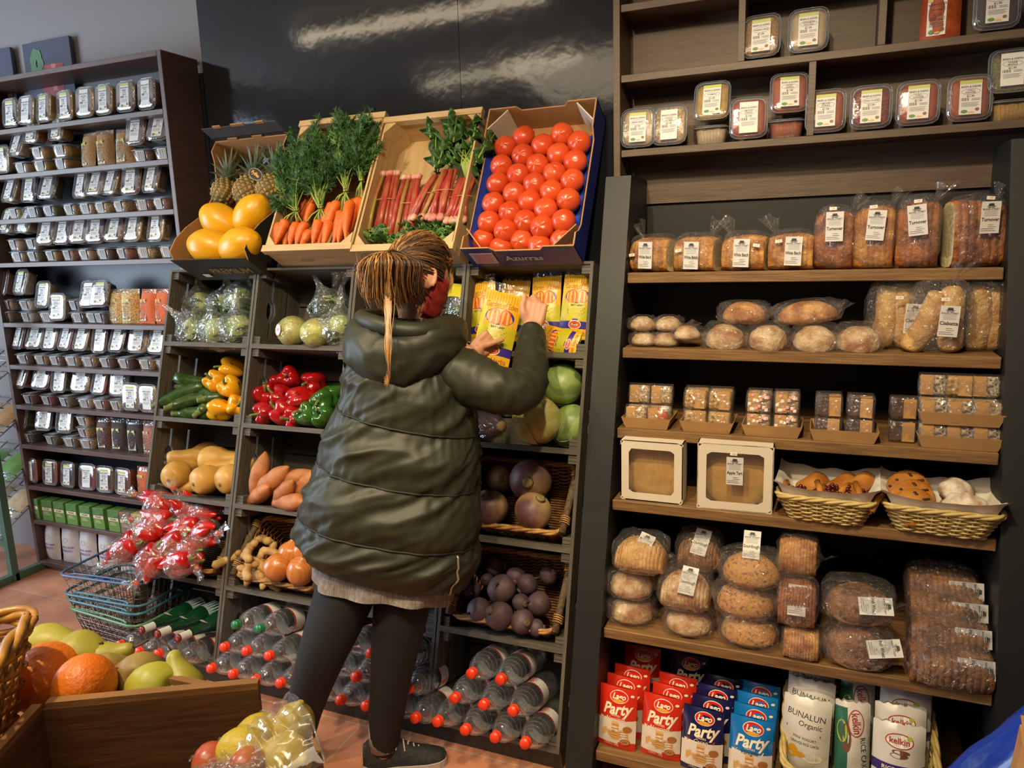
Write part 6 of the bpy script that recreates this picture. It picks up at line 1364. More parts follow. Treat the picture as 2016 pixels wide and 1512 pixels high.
big(1690, 1240, .06, .165, .14, .105, 0, cr_wheat, 'brown loaf with holed cut face, lower of the wheaten pair', 'Irish Wheat', (.02, -.07, .075), seed=13, kind='round', lrot=78)
big(1690, 1145, .09, .17, .14, .1, .112, cr_wheat, 'brown loaf with wide label, upper of the wheaten pair', 'Irish Wheat', (-.0, -.07, .07), seed=14, kind='round', lrot=84)
for i, (dy, z, w_) in enumerate([(.05, 0, 'frontmost of the right stack, bag sagging over the plank'), (.105, .055, 'second from the front in the right stack'), (.16, .10, 'third from the front in the right stack'), (.215, .135, 'hindmost of the right stack, in shade')]):
    big(1868 - i * 6, 1300 - 40 * i, dy, .19 - .008 * i, .13, .095, z, cr_wheat, 'sliced brown soda loaf, ' + w_, 'Irish Wheat', (.01, -.05, .075), seed=20 + i, kind='slice', tilt=8, lrot=88)
# cut faces on the wheaten pair
for o in [o for o in COL.objects if o.get('label', '').endswith('of the wheaten pair')]:
    m = MB(); m.disc(0, .042 if 'lower' in o['label'] else .036, .068, .040 if 'lower' in o['label'] else .03, crumb_b, -.058, n=26); m.build('cut_face', o, label='brown holed crumb')
# shelf 6: wafer packets
wf_tan = pm('wafer_tan', S(222, 178, 108), rough=.5); wf_dk = pm('wafer_line', S(176, 120, 62), rough=.5); cream_t = pm('print_cream', S(248, 238, 206), rough=.35); pk_white = pm('pack_white', S(226, 216, 200), rough=.3, coat=.3)
def glossp(n, c): return pm(n, S(*c), rough=.25, coat=.5, bump=.12, bsc=22)
pk = {'red': glossp('pack_red', (206, 44, 24)), 'navy': glossp('pack_navy', (26, 26, 78)), 'blue': glossp('pack_blue', (20, 116, 190))}
rib = {'red': ('Nocciola', pm('ribbon_rust', S(176, 60, 34)), cream_t), 'navy': ('Cacao', pm('ribbon_rust', S(176, 60, 34)), cream_t), 'blue': ('Vaniglia', pm('ribbon_cream', S(240, 214, 150)), ink_k)}
logo_r = pm('logo_red', S(212, 40, 32), rough=.3); logo_o = pm('logo_gold', S(228, 160, 50), rough=.3); kiwi = pm('print_hazel', S(170, 110, 56), rough=.4)
def wafer_mesh(c):
    w, h = .118, .185
    def ov(o):
        o.disc(.006, h * .865, .029, .0185, cream_t, 0, n=20); o.disc(.006, h * .865, .0272, .0168, logo_r, -.0003, n=20); o.disc(.006, h * .806, .017, .0045, logo_o, -.0006, n=12); o.text('Lago', .022, .006, h * .868, cream_t, -.0009, bold=.03, shear=.2)
        o.text('Party', .046, .0, h * .665, cream_t, -.0006, bold=.03, shear=.35, rot=.08, fit=.094); o.text('WAFERS', .008, .0, h * .565, cream_t, -.0006, fit=.05)
        o.prism([(-.042, h * .475), (.034, h * .495), (.038, h * .545), (-.036, h * .53)], -.0006, 0, rib[c][1]); o.text(rib[c][0], .0165, -.002, h * .512, rib[c][2], -.0012, shear=.35, rot=.05, fit=.062)
        for (x, z, a, b) in ((-.028, .19, .03, .022), (.0, .165, .026, .026), (.0, .25, .022, .04), (.026, .2, .026, .026), (-.018, .27, .034, .012)):
            o.quad(x - a / 2, h * z, x + a / 2, h * z + b, wf_tan, -.0006)
            for q in range(3): o.quad(x - a / 2, h * z + b * (.2 + .27 * q), x + a / 2, h * z + b * (.26 + .27 * q), wf_dk, -.0009)
        o.disc(.036, h * .36, .013, .010, kiwi, -.0009); o.disc(.03, h * .14, .015, .010, kiwi, -.0012); o.ring(.03, h * .14, .011, .007, .002, wf_tan, -.0015, n=10)
        o.text('e 8.82oz - 250g', .007, -.012, h * .065, cream_t, -.0009, fit=.055)
        o.disc(.046, h * .90, .006, .004, cream_t, -.0003, n=6)
    def pt(u, v):
        if v > .47 + .04 * math.sin(u * 3.0): return pk[c]
        if v < .10 - .03 * math.cos(u * 3): return pk[c] if c != 'blue' else pk_white
        return pk_white
    return pouch(w, h, .022, pt, pk[c], ov, 'packet_body', 15, 25, taper=.02)
WM = {c: wafer_mesh(c) for c in pk}
def wafer(px, y_, dy, c, lab, rz=0): 
    p = onshelf(5, px, y_, dy); mthing('wafer_packet', WM[c], lab, 'wafers', Matrix.Translation(p) @ RZ(R_(rz)) @ RX(R_(-9)), 'wafer packets on the lowest shelf')
for c, nm, col in (('red', 'red', [(1213, 1400, .04, 'front, leftmost of all'), (1226, 1370, .1, 'second from front'), (1240, 1345, .16, 'third from front')]), ('red', 'red', [(1300, 1410, .04, 'front, beside the navy ones'), (1318, 1380, .1, 'second from front'), (1330, 1350, .16, 'third from front')]),
                   ('navy', 'navy', [(1381, 1440, .02, 'frontmost'), (1398, 1410, .08, 'second from front'), (1408, 1380, .14, 'third from front'), (1420, 1355, .2, 'hindmost in shade')]), ('blue', 'bright blue', [(1477, 1450, .02, 'frontmost'), (1483, 1420, .08, 'second from front'), (1488, 1390, .14, 'third from front'), (1494, 1360, .2, 'hindmost in shade')])):
    for (px, y_, dy, w_) in col: wafer(px, y_, dy, c, '%s wafer packet, %s column, %s' % (nm, 'left' if px < 1260 else ('second' if px < 1345 else ('third' if px < 1430 else 'right')), w_), -4)
for (px, c, lab) in ((1262, 'red', 'red and white wafer packet at the very back left under the plank'), (1355, 'navy', 'navy wafer packet in deep shade at the back, second column')):
    p = onshelf(5, px, 1330, .24); mthing('wafer_packet', WM[c], lab, 'wafers', T(p.x, p.y, p.z + .03) @ RX(R_(-9)), 'wafer packets on the lowest shelf')
# basket of rice cake bags
p = onshelf(5, 1690, 1420, .13); t = thing('willow_basket', 'deep pale willow basket of rice cake bags on the lowest shelf', 'basket', M=Matrix.Translation(p))
blip = lambda q: -.03 + .055 * q.y / .14
woven(.165, .115, .19, .14, .17, 22, 34, cream, .0036, .004, lip=blip).build('woven_body', t); m = MB(); braid(m, [q + Vector((0, 0, .174 + blip(q))) for q in resample(rect_path(.19, .14, .04), 80)], cream, .006, 3, .6); m.build('rim', t)
bp0 = p; olive_t = pm('ink_olive', S(52, 50, 44)); foil = pm('pack_foil_white', S(220, 214, 202), rough=.3, coat=.3, bump=.25, bsc=18); kgreen = pm('pack_green', S(48, 104, 84), rough=.3); kpur = pm('pack_purple', S(64, 44, 112), rough=.3); klime = pm('pack_lime', S(170, 186, 62), rough=.4); kred = pm('ink_crimson', S(170, 44, 44)); rcake = pm('print_cake', S(116, 72, 48), rough=.5); peel = pm('print_peel', S(226, 168, 40), rough=.5)
def bun_ov(o):
    o.text('BUNALUN', .022, 0, .150, olive_t, 0, bold=.0, fit=.098, rot=-.1); o.text('Organic', .02, .012, .127, olive_t, 0, fit=.06, rot=-.1); o.prism([(-.05, .112), (.04, .100), (.04, .104), (-.05, .117)], -.0006, 0, ink_b)
    o.text('MINI YOGURT', .010, 0, .090, olive_t, 0, fit=.06, rot=-.1); o.text('ORANGE RICE CAKES', .010, 0, .076, olive_t, 0, fit=.075, rot=-.1); o.disc(-.03, .05, .014, .018, peel, 0); o.disc(-.012, .044, .016, .008, peel, -.0004); o.disc(.022, .04, .026, .012, cream_t, 0)
def kel_ov(o):
    o.disc(.0, .16, .032, .016, cream_t, 0); o.ring(.0, .16, .034, .019, .0025, kred, -.0004); o.text('kelkin', .021, .0, .16, kred, -.0008, bold=.015, fit=.052); o.disc(.024, .17, .007, .005, klime, -.0008, n=8); o.disc(-.0, .125, .022, .007, rcake, 0); o.disc(.004, .134, .022, .006, rcake, -.0004); o.text('RICE CAKES', .015, 0, .088, cream_t, -.0006, bold=.015, fit=.085)
def kg_ov(o):
    o.text('kelkin', .030, .006, .175, kred, -.0006, bold=.015, rot=-1.45, fit=.05); o.ring(.006, .175, .021, .034, .0025, kred, -.0003); o.disc(-.018, .135, .012, .038, rcake, -.0003); o.disc(-.028, .15, .012, .03, klime, 0); o.text('RICE CAKES', .020, .026, .09, olive_t, -.0004, rot=-1.5, fit=.10)
BUN = pouch(.125, .195, .03, lambda u, v: foil, foil, bun_ov, 'bag_body', crimp=.006, seed=1); KEL = pouch(.125, .2, .035, lambda u, v: kpur if .36 < v < .52 else foil, foil, kel_ov, 'bag_body', crimp=.006, seed=2); KG = pouch(.088, .225, .035, lambda u, v: kgreen if u < .3 and v < .95 else foil, foil, kg_ov, 'bag_body', crimp=.006, seed=3)
for i, (px, dy, z, rz, me, lab) in enumerate([(1586, .065, .05, -6, BUN, 'white bag with black BUNALUN lettering, frontmost in the basket'), (1592, .12, .075, -6, BUN, 'white rice cake bag second behind the frontmost, left in the basket'), (1592, .175, .10, -4, BUN, 'white rice cake bag hindmost at the left of the basket'),
    (1683, .065, .03, 4, KG, 'tall white and green rice cake bag in the middle of the basket'), (1690, .15, .055, 4, KG, 'green and white rice cake bag behind the tall one'),
    (1775, .05, .03, -2, KEL, 'white and purple rice cake bag, frontmost at the basket right'), (1778, .09, .06, 3, KEL, 'white and purple rice cake bag, second at the basket right'), (1782, .13, .085, -3, KEL, 'white and purple rice cake bag, third at the basket right'), (1786, .175, .11, 2, KEL, 'white and purple rice cake bag, hindmost at the basket right')]):
    q = onshelf(5, px, 1420, dy); lab = lab.replace('BUNALUN ', ''); mthing('rice_cake_bag', me, lab, 'rice cakes', T(q.x, q.y, BSH[5] + z) @ RZ(R_(rz)) @ RX(R_(-14)), 'rice cake bags in the basket')
# ---------------------------------------------------------------- spice tubs on the wall unit
SFX = {}
def spice(px, shelf, food_k, name, price, lab, pose='S', green=True, sc=1.0):
    if food_k + str(fill_) not in SFX: SFX[food_k + str(fill_)] = tub_content(FOODS[food_k][1], bump=.004, sx=1.0, sy=.93)
    key = (tuple(name), price, green)
    if key not in SFX:
        m = MB(); tub_label(m, .054, .092, name, price, T(0, 0, TH + .0072) @ RX(-math.pi / 2), green); SFX[key] = m.mesh('label')
    z = SSH[shelf]; x = onY(px, 200, SY + .05).x if False else px
    if pose == 'S': M_ = T(x, SY + TH + .012, z + TL_ * .93 * 1.06 + .001) @ RZ(R_(rnd.uniform(-4, 4))) @ RX(R_(90 - 6))
    elif pose == 'F': M_ = T(x, SY + TL_ + .012, z + .0005) @ RZ(R_(rnd.uniform(-5, 5)))
    else: M_ = T(x, SY + TH + .026, z + TH + .0085 + TL_ * .93 * 1.04) @ RZ(R_(rnd.uniform(-8, 8))) @ RX(R_(90 - 16))
    tub(M_, None, lab, 0, 'spice tubs on the wall unit', (SCONT, SLID, SFX[food_k + str(fill_)], SFX[key]))
fill_ = ''
SCONT, SLID = tub_meshes(1.0, .93)
def sx(px, py): return onY(px, py, SY + .03).x
spice(sx(1258, 250), 0, 'be', ('MIXED SPICE',), '€1.99', 'tub of beige spice, first from left on the lowest spice shelf')
spice(sx(1322, 250), 0, 'ha', ('WHOLE', 'NUTMEG'), '€1.99', 'tub of whole nutmegs with all white label, lowest spice shelf', 'S', False)
spice(sx(1400, 260), 0, 'be', ('TURMERIC',), '€1.99', 'flat tub under the leaning turmeric tub on the lowest spice shelf', 'F'); spice(sx(1402, 220), 0, 'mu', ('TURMERIC',), '€1.99', 'leaning tub of yellow turmeric on a flat tub, lowest spice shelf', 'L')
spice(sx(1473, 228), 0, 'rp', ('SMOKED', 'PAPRIKA'), '€1.99', 'tub of red smoked paprika with tall white label, lowest spice shelf', 'S', False)
spice(sx(1547, 240), 0, 'rp', ('SWEET', 'PAPRIKA'), '€1.99', 'flat tub of red paprika beside the divider, lowest spice shelf', 'F'); spice(sx(1550, 205), 0, 'rp', ('SWEET', 'PAPRIKA'), '€1.99', 'leaning tub of red paprika beside the divider, on a flat tub', 'L')
spice(sx(1626, 212), 0, 'rp', ('SMOKED', 'PAPRIKA'), '€1.99', 'tub of smoked paprika just right of the lower divider'); spice(sx(1716, 205), 0, 'rd', ('CHILLI FLAKES',), '€1.99', 'half full tub of chilli flakes on the lowest spice shelf')
spice(sx(1808, 198), 0, 'rp', ('CHILLI', 'POWDER'), '€1.99', 'tub of chilli powder beside the chilli flakes'); spice(sx(1905, 190), 0, 'rp', ('CHILLI', 'POWDER'), '€1.99', 'tub of chilli powder second from right, lowest spice shelf')
spice(sx(1992, 210), 0, 'mu', ('CUMIN',), '€1.99', 'flat tub of ochre spice at the right end of the spice shelf', 'F'); spice(sx(1992, 165), 0, 'gn', ('GARAM', 'MASALA'), '€1.99', 'leaning tub with white label at the right end, lowest spice shelf', 'L', False)
spice(sx(1502, 65), 1, 'gr', ('CHINESE 5 SPICE',), '€1.99', 'tub of dark tan spice, left of the pair on the middle shelf'); spice(sx(1592, 55), 1, 'be', ('CINNAMON', 'GROUND'), '€1.99', 'tub of pale ground cinnamon, right of the pair on the middle shelf')
spice(sx(1960, 10), 1, 'dk', ('STAR ANISE',), '€1.99', 'tub of star anise at the upper right corner')
t = grain_bag('rp', 'clear bag of red lentils beside the star anise tub', T(sx(1855, 10), SY + .04, SSH[1]) @ RX(R_(-5)), .2, 3); t['group'] = 'spice tubs on the wall unit'; del t['group']
# ---------------------------------------------------------------- yellow herb bags
hy = pm('herb_yellow', S(226, 172, 26), rough=.35, bump=.15, bsc=30); hyl = pm('herb_stripe', S(190, 132, 24), rough=.35); hp = pm('herb_purple', S(58, 38, 132), rough=.35); ho = pm('herb_orange', S(206, 76, 24), rough=.35); hgo = pm('herb_gold', S(226, 168, 40), rough=.35); hol = pm('herb_olive', S(190, 178, 34), rough=.35, bump=.2, bsc=30); hr = pm('herb_text', S(170, 92, 24), rough=.4)
def herb_over(o):
    h, w = .23, .118
    for k in range(13): o.quad(-.055 + k * .0088, h * .87, -.0525 + k * .0088, h * .97, hyl, 0)
    o.text('Garden of Eden', .026, 0, h * .815, hr, 0, bold=.01, fit=.1)
    o.disc(0, h * .66, .046, h * .115, hp, 0, n=20); o.quad(-.046, h * .545, .046, h * .66, hp, 0)
    for x in (-.017, .017):
        o.disc(x, h * .70, .0165, h * .06, ho, -.0004, n=14); o.quad(x - .0165, h * .56, x + .0165, h * .70, ho, -.0004); o.disc(x, h * .70, .0115, h * .045, hgo, -.0008, n=12); o.quad(x - .0115, h * .565, x + .0115, h * .70, hgo, -.0008)
        o.disc(x, h * .715, .004, .006, ho, -.0012, n=8); o.prism([(x - .006, h * .57), (x + .006, h * .57), (x + .003, h * .69), (x - .003, h * .69)], -.0012, 0, ho)
    o.text('BAY LEAF', .010, 0, h * .515, ink_k, -.0004, bold=.015)
    for k in range(5): o.quad(-.032, h * (.47 - .022 * k), .032 - .006 * (k % 3), h * (.476 - .022 * k), ink_k, -.0004)
    o.disc(0, h * .215, .021, .0135, ho, -.0006, n=16); o.ring(0, h * .215, .023, .0155, .0025, cream_t, -.0003); o.text('Fresh', .012, 0, h * .215, cream_t, -.001, shear=.3)
    o.text('Fresh Herbs', .021, 0, h * .085, hr, -.0003, bold=.012, fit=.095)
def herb_paint(u, v):
    if v > .55 or v < .14: return hy
    if v < .30 - .05 * abs(2 * u - 1) and v > .14: return hp
    return hol if v < .55 else hy
HB = pouch(.118, .23, .02, herb_paint, hol, herb_over, 'bag_body', 13, 27, crimp=.004, seed=4)
herb_clear = film('herb_bag_clear', haze=.04, rough=.1, bump=.7, bsc=30, gl=.1)
def herb(M, label, group='yellow herb bags in the crate'):
    t = mthing('herb_bag', HB, label, 'herbs', M, group)
    obj('clear_seal', HSEAL, t)
hs = MB(); hs.grid(lambda u, v: ((u - .5) * .118, .003 * math.sin(u * 25) * v, .229 + .03 * v), 12, 4, herb_clear); HSEAL = hs.mesh('clear_seal')
for (x, y, n, lean, az, lab) in [(950, 676, .07, -7, 8, 'yellow herb bag at the left, beside the crate wall'), (1004, 672, .13, 2, 0, 'yellow herb bag behind the one being held'), (1072, 668, .10, -2, -4, 'yellow herb bag just right of the raised hand'), (1130, 668, .08, 2, 6, 'yellow herb bag at the right crate wall with clear seam')]:
    herb(Matrix.Translation(LP(x, y, n)) @ RX(-LEAN) @ RZ(R_(az)) @ RY(R_(lean)) @ SC(.92, 1, .95), lab)
herb(Matrix.Translation(LP(1138, 684, .035)) @ RX(-LEAN) @ RY(R_(-76)) @ RX(R_(-10)) @ SC(.8, 1, .62), 'yellow herb bag lying on its side at the front of the crate')
for i, (x, y, n) in enumerate([(893, 668, .08), (912, 672, .12)]):
    t = thing('herb_bag', 'clear bag of dark green herbs behind the red mask, %s one' % ('left', 'right')[i], 'herbs', M=Matrix.Translation(LP(x, y, n)) @ RX(-LEAN) @ RY(R_(6)), group='clear herb bags')
    o = leafy(leaf_d, .06, 26, i + 9); o.build('herb_leaves', t, M=T(0, 0, .09) @ SC(.8, .5, 1.3)); obj('plastic_bag', pouch(.11, .2, .03, lambda u, v: herb_clear if v < .78 else hol, herb_clear, None, 'plastic_bag', seed=i), t)

# ---------------------------------------------------------------- the shopper
skin = pm('skin', S(206, 152, 118), S(196, 138, 106), sc=12, rough=.5, sss=.08)
jack = pm('jacket_nylon', S(46, 48, 34), S(40, 42, 30), sc=5, rough=.5, spec=.4, bump=.10, bsc=22)
jack_d = pm('jacket_seam', S(26, 28, 20), rough=.6); rib_m = pm('cuff_rib', S(20, 21, 20), rough=.8, bump=.2, bsc=200)
legg = pm('leggings', S(13, 14, 17), S(10, 11, 13), sc=30, rough=.8, bump=.06, bsc=120)
knit = pm('grey_knit', S(150, 140, 132), S(118, 110, 104), sc=60, rough=.9, bump=.5, bsc=160, st=(1.5, 1.5, .35))
def capsule(mb, pts, rads, mat, n=14): 
    mb.tube(pts, rads, mat, n)
    for p, r in ((pts[0], rads[0]), (pts[-1], rads[-1])): mb.ball(r, mat, 12, 8, Matrix.Translation(p))
def smooth(pts, k=4):
    pts = [Vector(p) for p in pts]; out = []; n = len(pts)
    for i in range(n - 1):
        a, b, c, d = pts[max(i - 1, 0)], pts[i], pts[i + 1], pts[min(i + 2, n - 1)]
        for j in range(k): t = j / k; out.append(.5 * ((2 * b) + (c - a) * t + (2 * a - 5 * b + 4 * c - d) * t * t + (3 * b - a - 3 * c + d) * t ** 3))
    return out + [pts[-1]]
def sm1(v, k=4): return [p.x for p in smooth([(q, 0, 0) for q in v], k)]
PB = Vector((1.36, -.18, 0))                     # where she stands
HC = at(822, 542, 2.21); HF = (RT * .72 + FW * .62 - UP * .30).normalized()      # head centre and the way she looks
HX = HF.cross(Vector((0, 0, 1))).normalized(); HU = HX.cross(HF).normalized()     # her right, her crown
HM = Matrix(((HX.x, HF.x, HU.x, HC.x), (HX.y, HF.y, HU.y, HC.y), (HX.z, HF.z, HU.z, HC.z), (0, 0, 0, 1)))
bd_ = MB()
J = lambda x, y, d: at(x, y, d)
pel, wai, che, nec = J(770, 1040, 2.27), J(785, 890, 2.24), J(800, 745, 2.23), J(815, 640, 2.22)
bd_.tube(smooth([J(768, 1110, 2.28), pel, wai, che, J(808, 690, 2.22), nec, HC - HU * .06]), sm1([.10, .145, .12, .135, .11, .05, .05]), skin, 18)
def head_fn(v):
    x, y, z = v
    if z < 0: x *= 1 - .28 * (-z / .118) ** 1.5; y *= 1 - .05 * (-z / .118)
    if y < 0 and z < -.03: y *= .8
    n_ = math.exp(-((x / .014) ** 2 + ((z + .02) / .03) ** 2)) if y > 0 else 0; y += .022 * n_
    for sx_ in (-1, 1):
        e = math.exp(-(((x - sx_ * .031) / .017) ** 2 + ((z - .008) / .012) ** 2)) if y > 0 else 0; y -= .010 * e
    m_ = math.exp(-((x / .026) ** 2 + ((z + .062) / .008) ** 2)) if y > 0 else 0; y += .006 * m_
    c_ = math.exp(-((x / .03) ** 2 + ((z + .1) / .02) ** 2)) if y > 0 else 0; y += .01 * c_
    return (x, y, z)
bd_.ball((.076, .097, .118), skin, 40, 32, HM, head_fn)
for s_ in (-1, 1):                               # ears
    e_ = HM @ T(s_ * .078, -.004, -.012) @ RZ(s_ * -.35)
    bd_.ball((.010, .020, .032), skin, 14, 10, e_); bd_.tube([e_ @ Vector((s_ * .008, .018 * math.cos(a * .5 - .6), .031 * math.sin(a * .5 - .6))) for a in range(9)], .0052, skin, 7)
# arms
RA = [J(893, 700, 2.22), J(965, 748, 2.17), J(1038, 770, 2.19), J(1046, 710, 2.29), J(1048, 648, 2.385)]
LA = [J(735, 712, 2.26), J(748, 760, 2.40), J(800, 790, 2.52), J(870, 750, 2.52), J(938, 690, 2.43)]
for A_ in (RA, LA): capsule(bd_, smooth(A_), sm1([.055, .047, .042, .036, .027]), skin, 12)
def hand(wrist, kn, nrm, fingers, thumb, pr=.036):
    """palm from wrist to knuckles, then five separate fingers given as chains of points"""
    wrist, kn = Vector(wrist), Vector(kn); d = (kn - wrist).normalized(); sd = d.cross(Vector(nrm)).normalized()
    for k in (-1.4, -.5, .45, 1.3): bd_.tube([wrist + sd * k * .010, wrist.lerp(kn, .5) + sd * k * .0165, kn + sd * k * .0185], [.0145, .0145, .0105], skin, 10); bd_.ball(.0108, skin, 10, 8, Matrix.Translation(kn + sd * k * .0185))
    for f in fingers: f = [Vector(q) for q in f]; r = [.0092, .0088, .0080, .0068][:len(f)]; bd_.tube(f, r, skin, 9); bd_.ball(r[-1], skin, 9, 7, Matrix.Translation(f[-1])); [bd_.ball(r[i] * 1.04, skin, 9, 7, Matrix.Translation(f[i])) for i in range(1, len(f) - 1)]
    f = [Vector(q) for q in thumb]; bd_.tube(f, [.0145, .0115, .0098, .0082][:len(f)], skin, 9); bd_.ball(.0083, skin, 9, 7, Matrix.Translation(f[-1]))
hd = 2.40
hand(J(1048, 648, hd - .012), J(1058, 600, hd), -FW,
     [[J(1046, 598, hd), J(1038, 588, hd + .012), J(1030, 597, hd + .026), J(1026, 607, hd + .03)],
      [J(1056, 596, hd), J(1050, 584, hd + .02), J(1040, 592, hd + .04), J(1036, 602, hd + .044)],
      [J(1064, 600, hd), J(1060, 590, hd + .024), J(1049, 597, hd + .044), J(1044, 607, hd + .048)],
      [J(1071, 608, hd), J(1068, 600, hd + .022), J(1058, 606, hd + .042), J(1052, 614, hd + .046)]],
     [J(1038, 634, hd - .006), J(1030, 616, hd - .014), J(1028, 600, hd - .012), J(1033, 583, hd - .002)])
hl = 2.43
hand(J(932, 696, hl), J(966, 668, hl + .012), -UP * .4 - FW,
     [[J(964, 658, hl + .03), J(972, 652, hl + .07), J(984, 650, hl + .085), J(994, 650, hl + .085)], [J(966, 666, hl + .034), J(976, 661, hl + .074), J(988, 661, hl + .088), J(998, 662, hl + .088)],
      [J(966, 674, hl + .034), J(975, 671, hl + .074), J(988, 672, hl + .088), J(997, 674, hl + .088)], [J(962, 682, hl + .03), J(970, 682, hl + .068), J(981, 684, hl + .08), J(989, 686, hl + .08)]],
     [J(946, 682, hl - .004), J(962, 678, hl - .016), J(976, 673, hl - .014), J(989, 669, hl - .006)])
# legs and feet
RL = [J(808, 1090, 2.27), J(790, 1200, 2.27), J(770, 1330, 2.29), J(760, 1420, 2.33), J(757, 1490, 2.362)]
LLg = [J(705, 1090, 2.29), J(672, 1190, 2.26), J(630, 1300, 2.24), J(602, 1390, 2.30), J(588, 1478, 2.37)]
RT_, LT_ = onZ(852, 1500, 0), onZ(545, 1452, 0)
for A_ in (RL, LLg): capsule(bd_, smooth(A_), sm1([.085, .076, .055, .046, .033]), skin, 14)
for a, tip in ((RL[-1], RT_), (LLg[-1], LT_)): capsule(bd_, [a, Vector((a.x, a.y, .05)).lerp(Vector((tip.x, tip.y, .035)), .35), Vector((a.x, a.y, .05)).lerp(Vector((tip.x, tip.y, .03)), .78)], [.030, .026, .014], skin, 10)
tmp = bd_.build('body_raw'); md = tmp.modifiers.new('r', 'REMESH'); md.mode = 'VOXEL'; md.voxel_size = .0042; md.use_smooth_shade = True
sm_ = tmp.modifiers.new('s', 'SMOOTH'); sm_.factor = .5; sm_.iterations = 3
bpy.context.view_layer.update(); dg = bpy.context.evaluated_depsgraph_get(); bme = bpy.data.meshes.new_from_object(tmp.evaluated_get(dg)); bme.name = 'body'
if not bme.materials: bme.materials.append(skin)
bpy.data.objects.remove(tmp)
for q in bme.polygons: q.use_smooth = True
person = bpy.data.objects.new('person', bme); COL.objects.link(person)
tag(person, 'shopper seen from behind in dark green padded coat, taking a yellow herb bag', 'person')
# coat: rings read at the back, padded between seams
LV = [((1082, 601), (1146, 924), .165, .96), ((1048, 580), (1096, 944), .192, 1.05), ((1004, 590), (1062, 944), .198, .955), ((950, 607), (1010, 945), .20, 1.05), ((902, 628), (955, 943), .188, .955), ((850, 643), (898, 944), .188, 1.05), ((795, 664), (850, 943), .172, .955), ((740, 680), (790, 932), .168, 1.05), ((690, 696), (720, 912), .15, 1.03), ((645, 722), (655, 890), .115, 1.0), ((622, 768), (624, 866), .07, 1.0)]
FH = Vector((FW.x, FW.y, 0)).normalized()
def coat_ring(f):
    i = min(len(LV) - 2, int(f)); t = f - i; a, b = LV[i], LV[i + 1]; t2 = t * t * (3 - 2 * t)
    L = [a[0][q] + (b[0][q] - a[0][q]) * t for q in (0, 1)]; R = [a[1][q] + (b[1][q] - a[1][q]) * t for q in (0, 1)]
    dd = 2.285 - .075 * f / 10; pl_, pr_ = J(L[1], L[0], dd), J(R[1], R[0], dd)
    pk_ = a[3] + (b[3] - a[3]) * (math.sin(math.pi * t / 2) ** .6 if b[3] > a[3] else 1 - math.cos(math.pi * t / 2) ** .6)
    return (pl_ + pr_) / 2, (pr_ - pl_) / 2, a[2] + (b[2] - a[2]) * t, pk_
def coat_pt(u, f, off=0):
    c, rx, b, k = coat_ring(f); a = u * 2 * math.pi; ca, sa = math.cos(a), math.sin(a)
    kk = (k - 1) * (1.0 if sa < 0 else .6)
    p = c + rx * math.copysign(abs(ca) ** .85, ca) * (1 + kk * .18) + FH * (math.copysign(abs(sa) ** .9, sa) * b * (1 + kk * .75))
    rad = (p - c).normalized(); q = p * 9
    fr = abs(f / 2 - round(f / 2)) * 2                      # 0 at a seam, 1 in the middle of a padded row
    r1 = 1 - abs(noise.noise(Vector((u * 11 - f * 1.15, f * .55 + u * 3, 1.7)))) * 2.2
    r2 = 1 - abs(noise.noise(Vector((u * 24 - f * 1.7, f * .8, 5.1)))) * 2.2
    w_ = .013 * max(-.3, r1) * (.35 + .65 * fr) + .006 * max(-.2, r2) + .005 * noise.noise(Vector((u * 70, f * 1.1, 9))) * (1.2 - fr) - .008
    return p + rad * (w_ + off)
m = MB(); NU, NVV = 190, 130
m.grid(lambda u, v: coat_pt(u, v * 10), NU, NVV, jack, cu=True)
m.grid(lambda u, v: coat_pt(u, v * .9 + .02, -.018), NU, 8, jack_d, cu=True)
m.grid(lambda u, v: coat_pt(u, 0.0, -.02 * v), NU, 3, jack, cu=True)
coat = m.build('padded_coat', person)
for f in (2, 4, 6): MB().tube([coat_pt(k / 110, f + .02, .0015) for k in range(111)], .0035, jack_d, 5, cap=False).build('quilt_seam', coat)
# zip at the side slit and a darker side edge
zu = .93
zp = MB(); zp.tube([coat_pt(.885, .02 + .1 * k, .004) for k in range(20)], .0036, pm('zip_metal', S(168, 160, 146), rough=.35, metal=.6), 5); zp.build('side_zip', coat, label='pale metal zip at the side slit')
def sleeve(A_, rr_, seed):
    P = smooth(A_, 12); Rr = sm1(rr_, 12); m = MB(); n = 40; V = []; F = []; x = None
    for i, p in enumerate(P):
        t = (P[min(i + 1, len(P) - 1)] - P[max(i - 1, 0)]).normalized()
        if x is None: x = Vector((0, 0, 1)).cross(t).normalized()
        else: x = (x - t * x.dot(t)).normalized()
        y = t.cross(x)
        for j in range(n):
            a = 6.2832 * j / n; k = 1.02 + .07 * noise.noise(Vector((math.cos(a) * 1.4, math.sin(a) * 1.4, i * .24 + seed))) + .10 * max(-.2, .6 - abs(noise.noise(Vector((math.cos(a) * 1.1 + i * .07, math.sin(a) * 1.1, i * .2 + seed)))) * 3)
            V.append(p + (x * math.cos(a) + y * math.sin(a)) * Rr[i] * k)
    for i in range(len(P) - 1):
        for j in range(n): F.append((i * n + j, i * n + (j + 1) % n, (i + 1) * n + (j + 1) % n, (i + 1) * n + j))
    m.add(V, F, jack, True); s_ = m.build('coat_sleeve', coat)
    d = (P[-1] - P[-6]).normalized(); m = MB(); m.tube([P[-1] - d * .02, P[-1] + d * .004, P[-1] + d * .020], [Rr[-1] * .86, Rr[-1] * .84, Rr[-1] * .78], rib_m, 20); m.build('ribbed_cuff', s_)
RS = [J(862, 728, 2.20), J(905, 738, 2.17), J(965, 762, 2.14), J(1020, 772, 2.16), J(1040, 748, 2.22), J(1045, 700, 2.31), J(1046, 656, 2.375)]
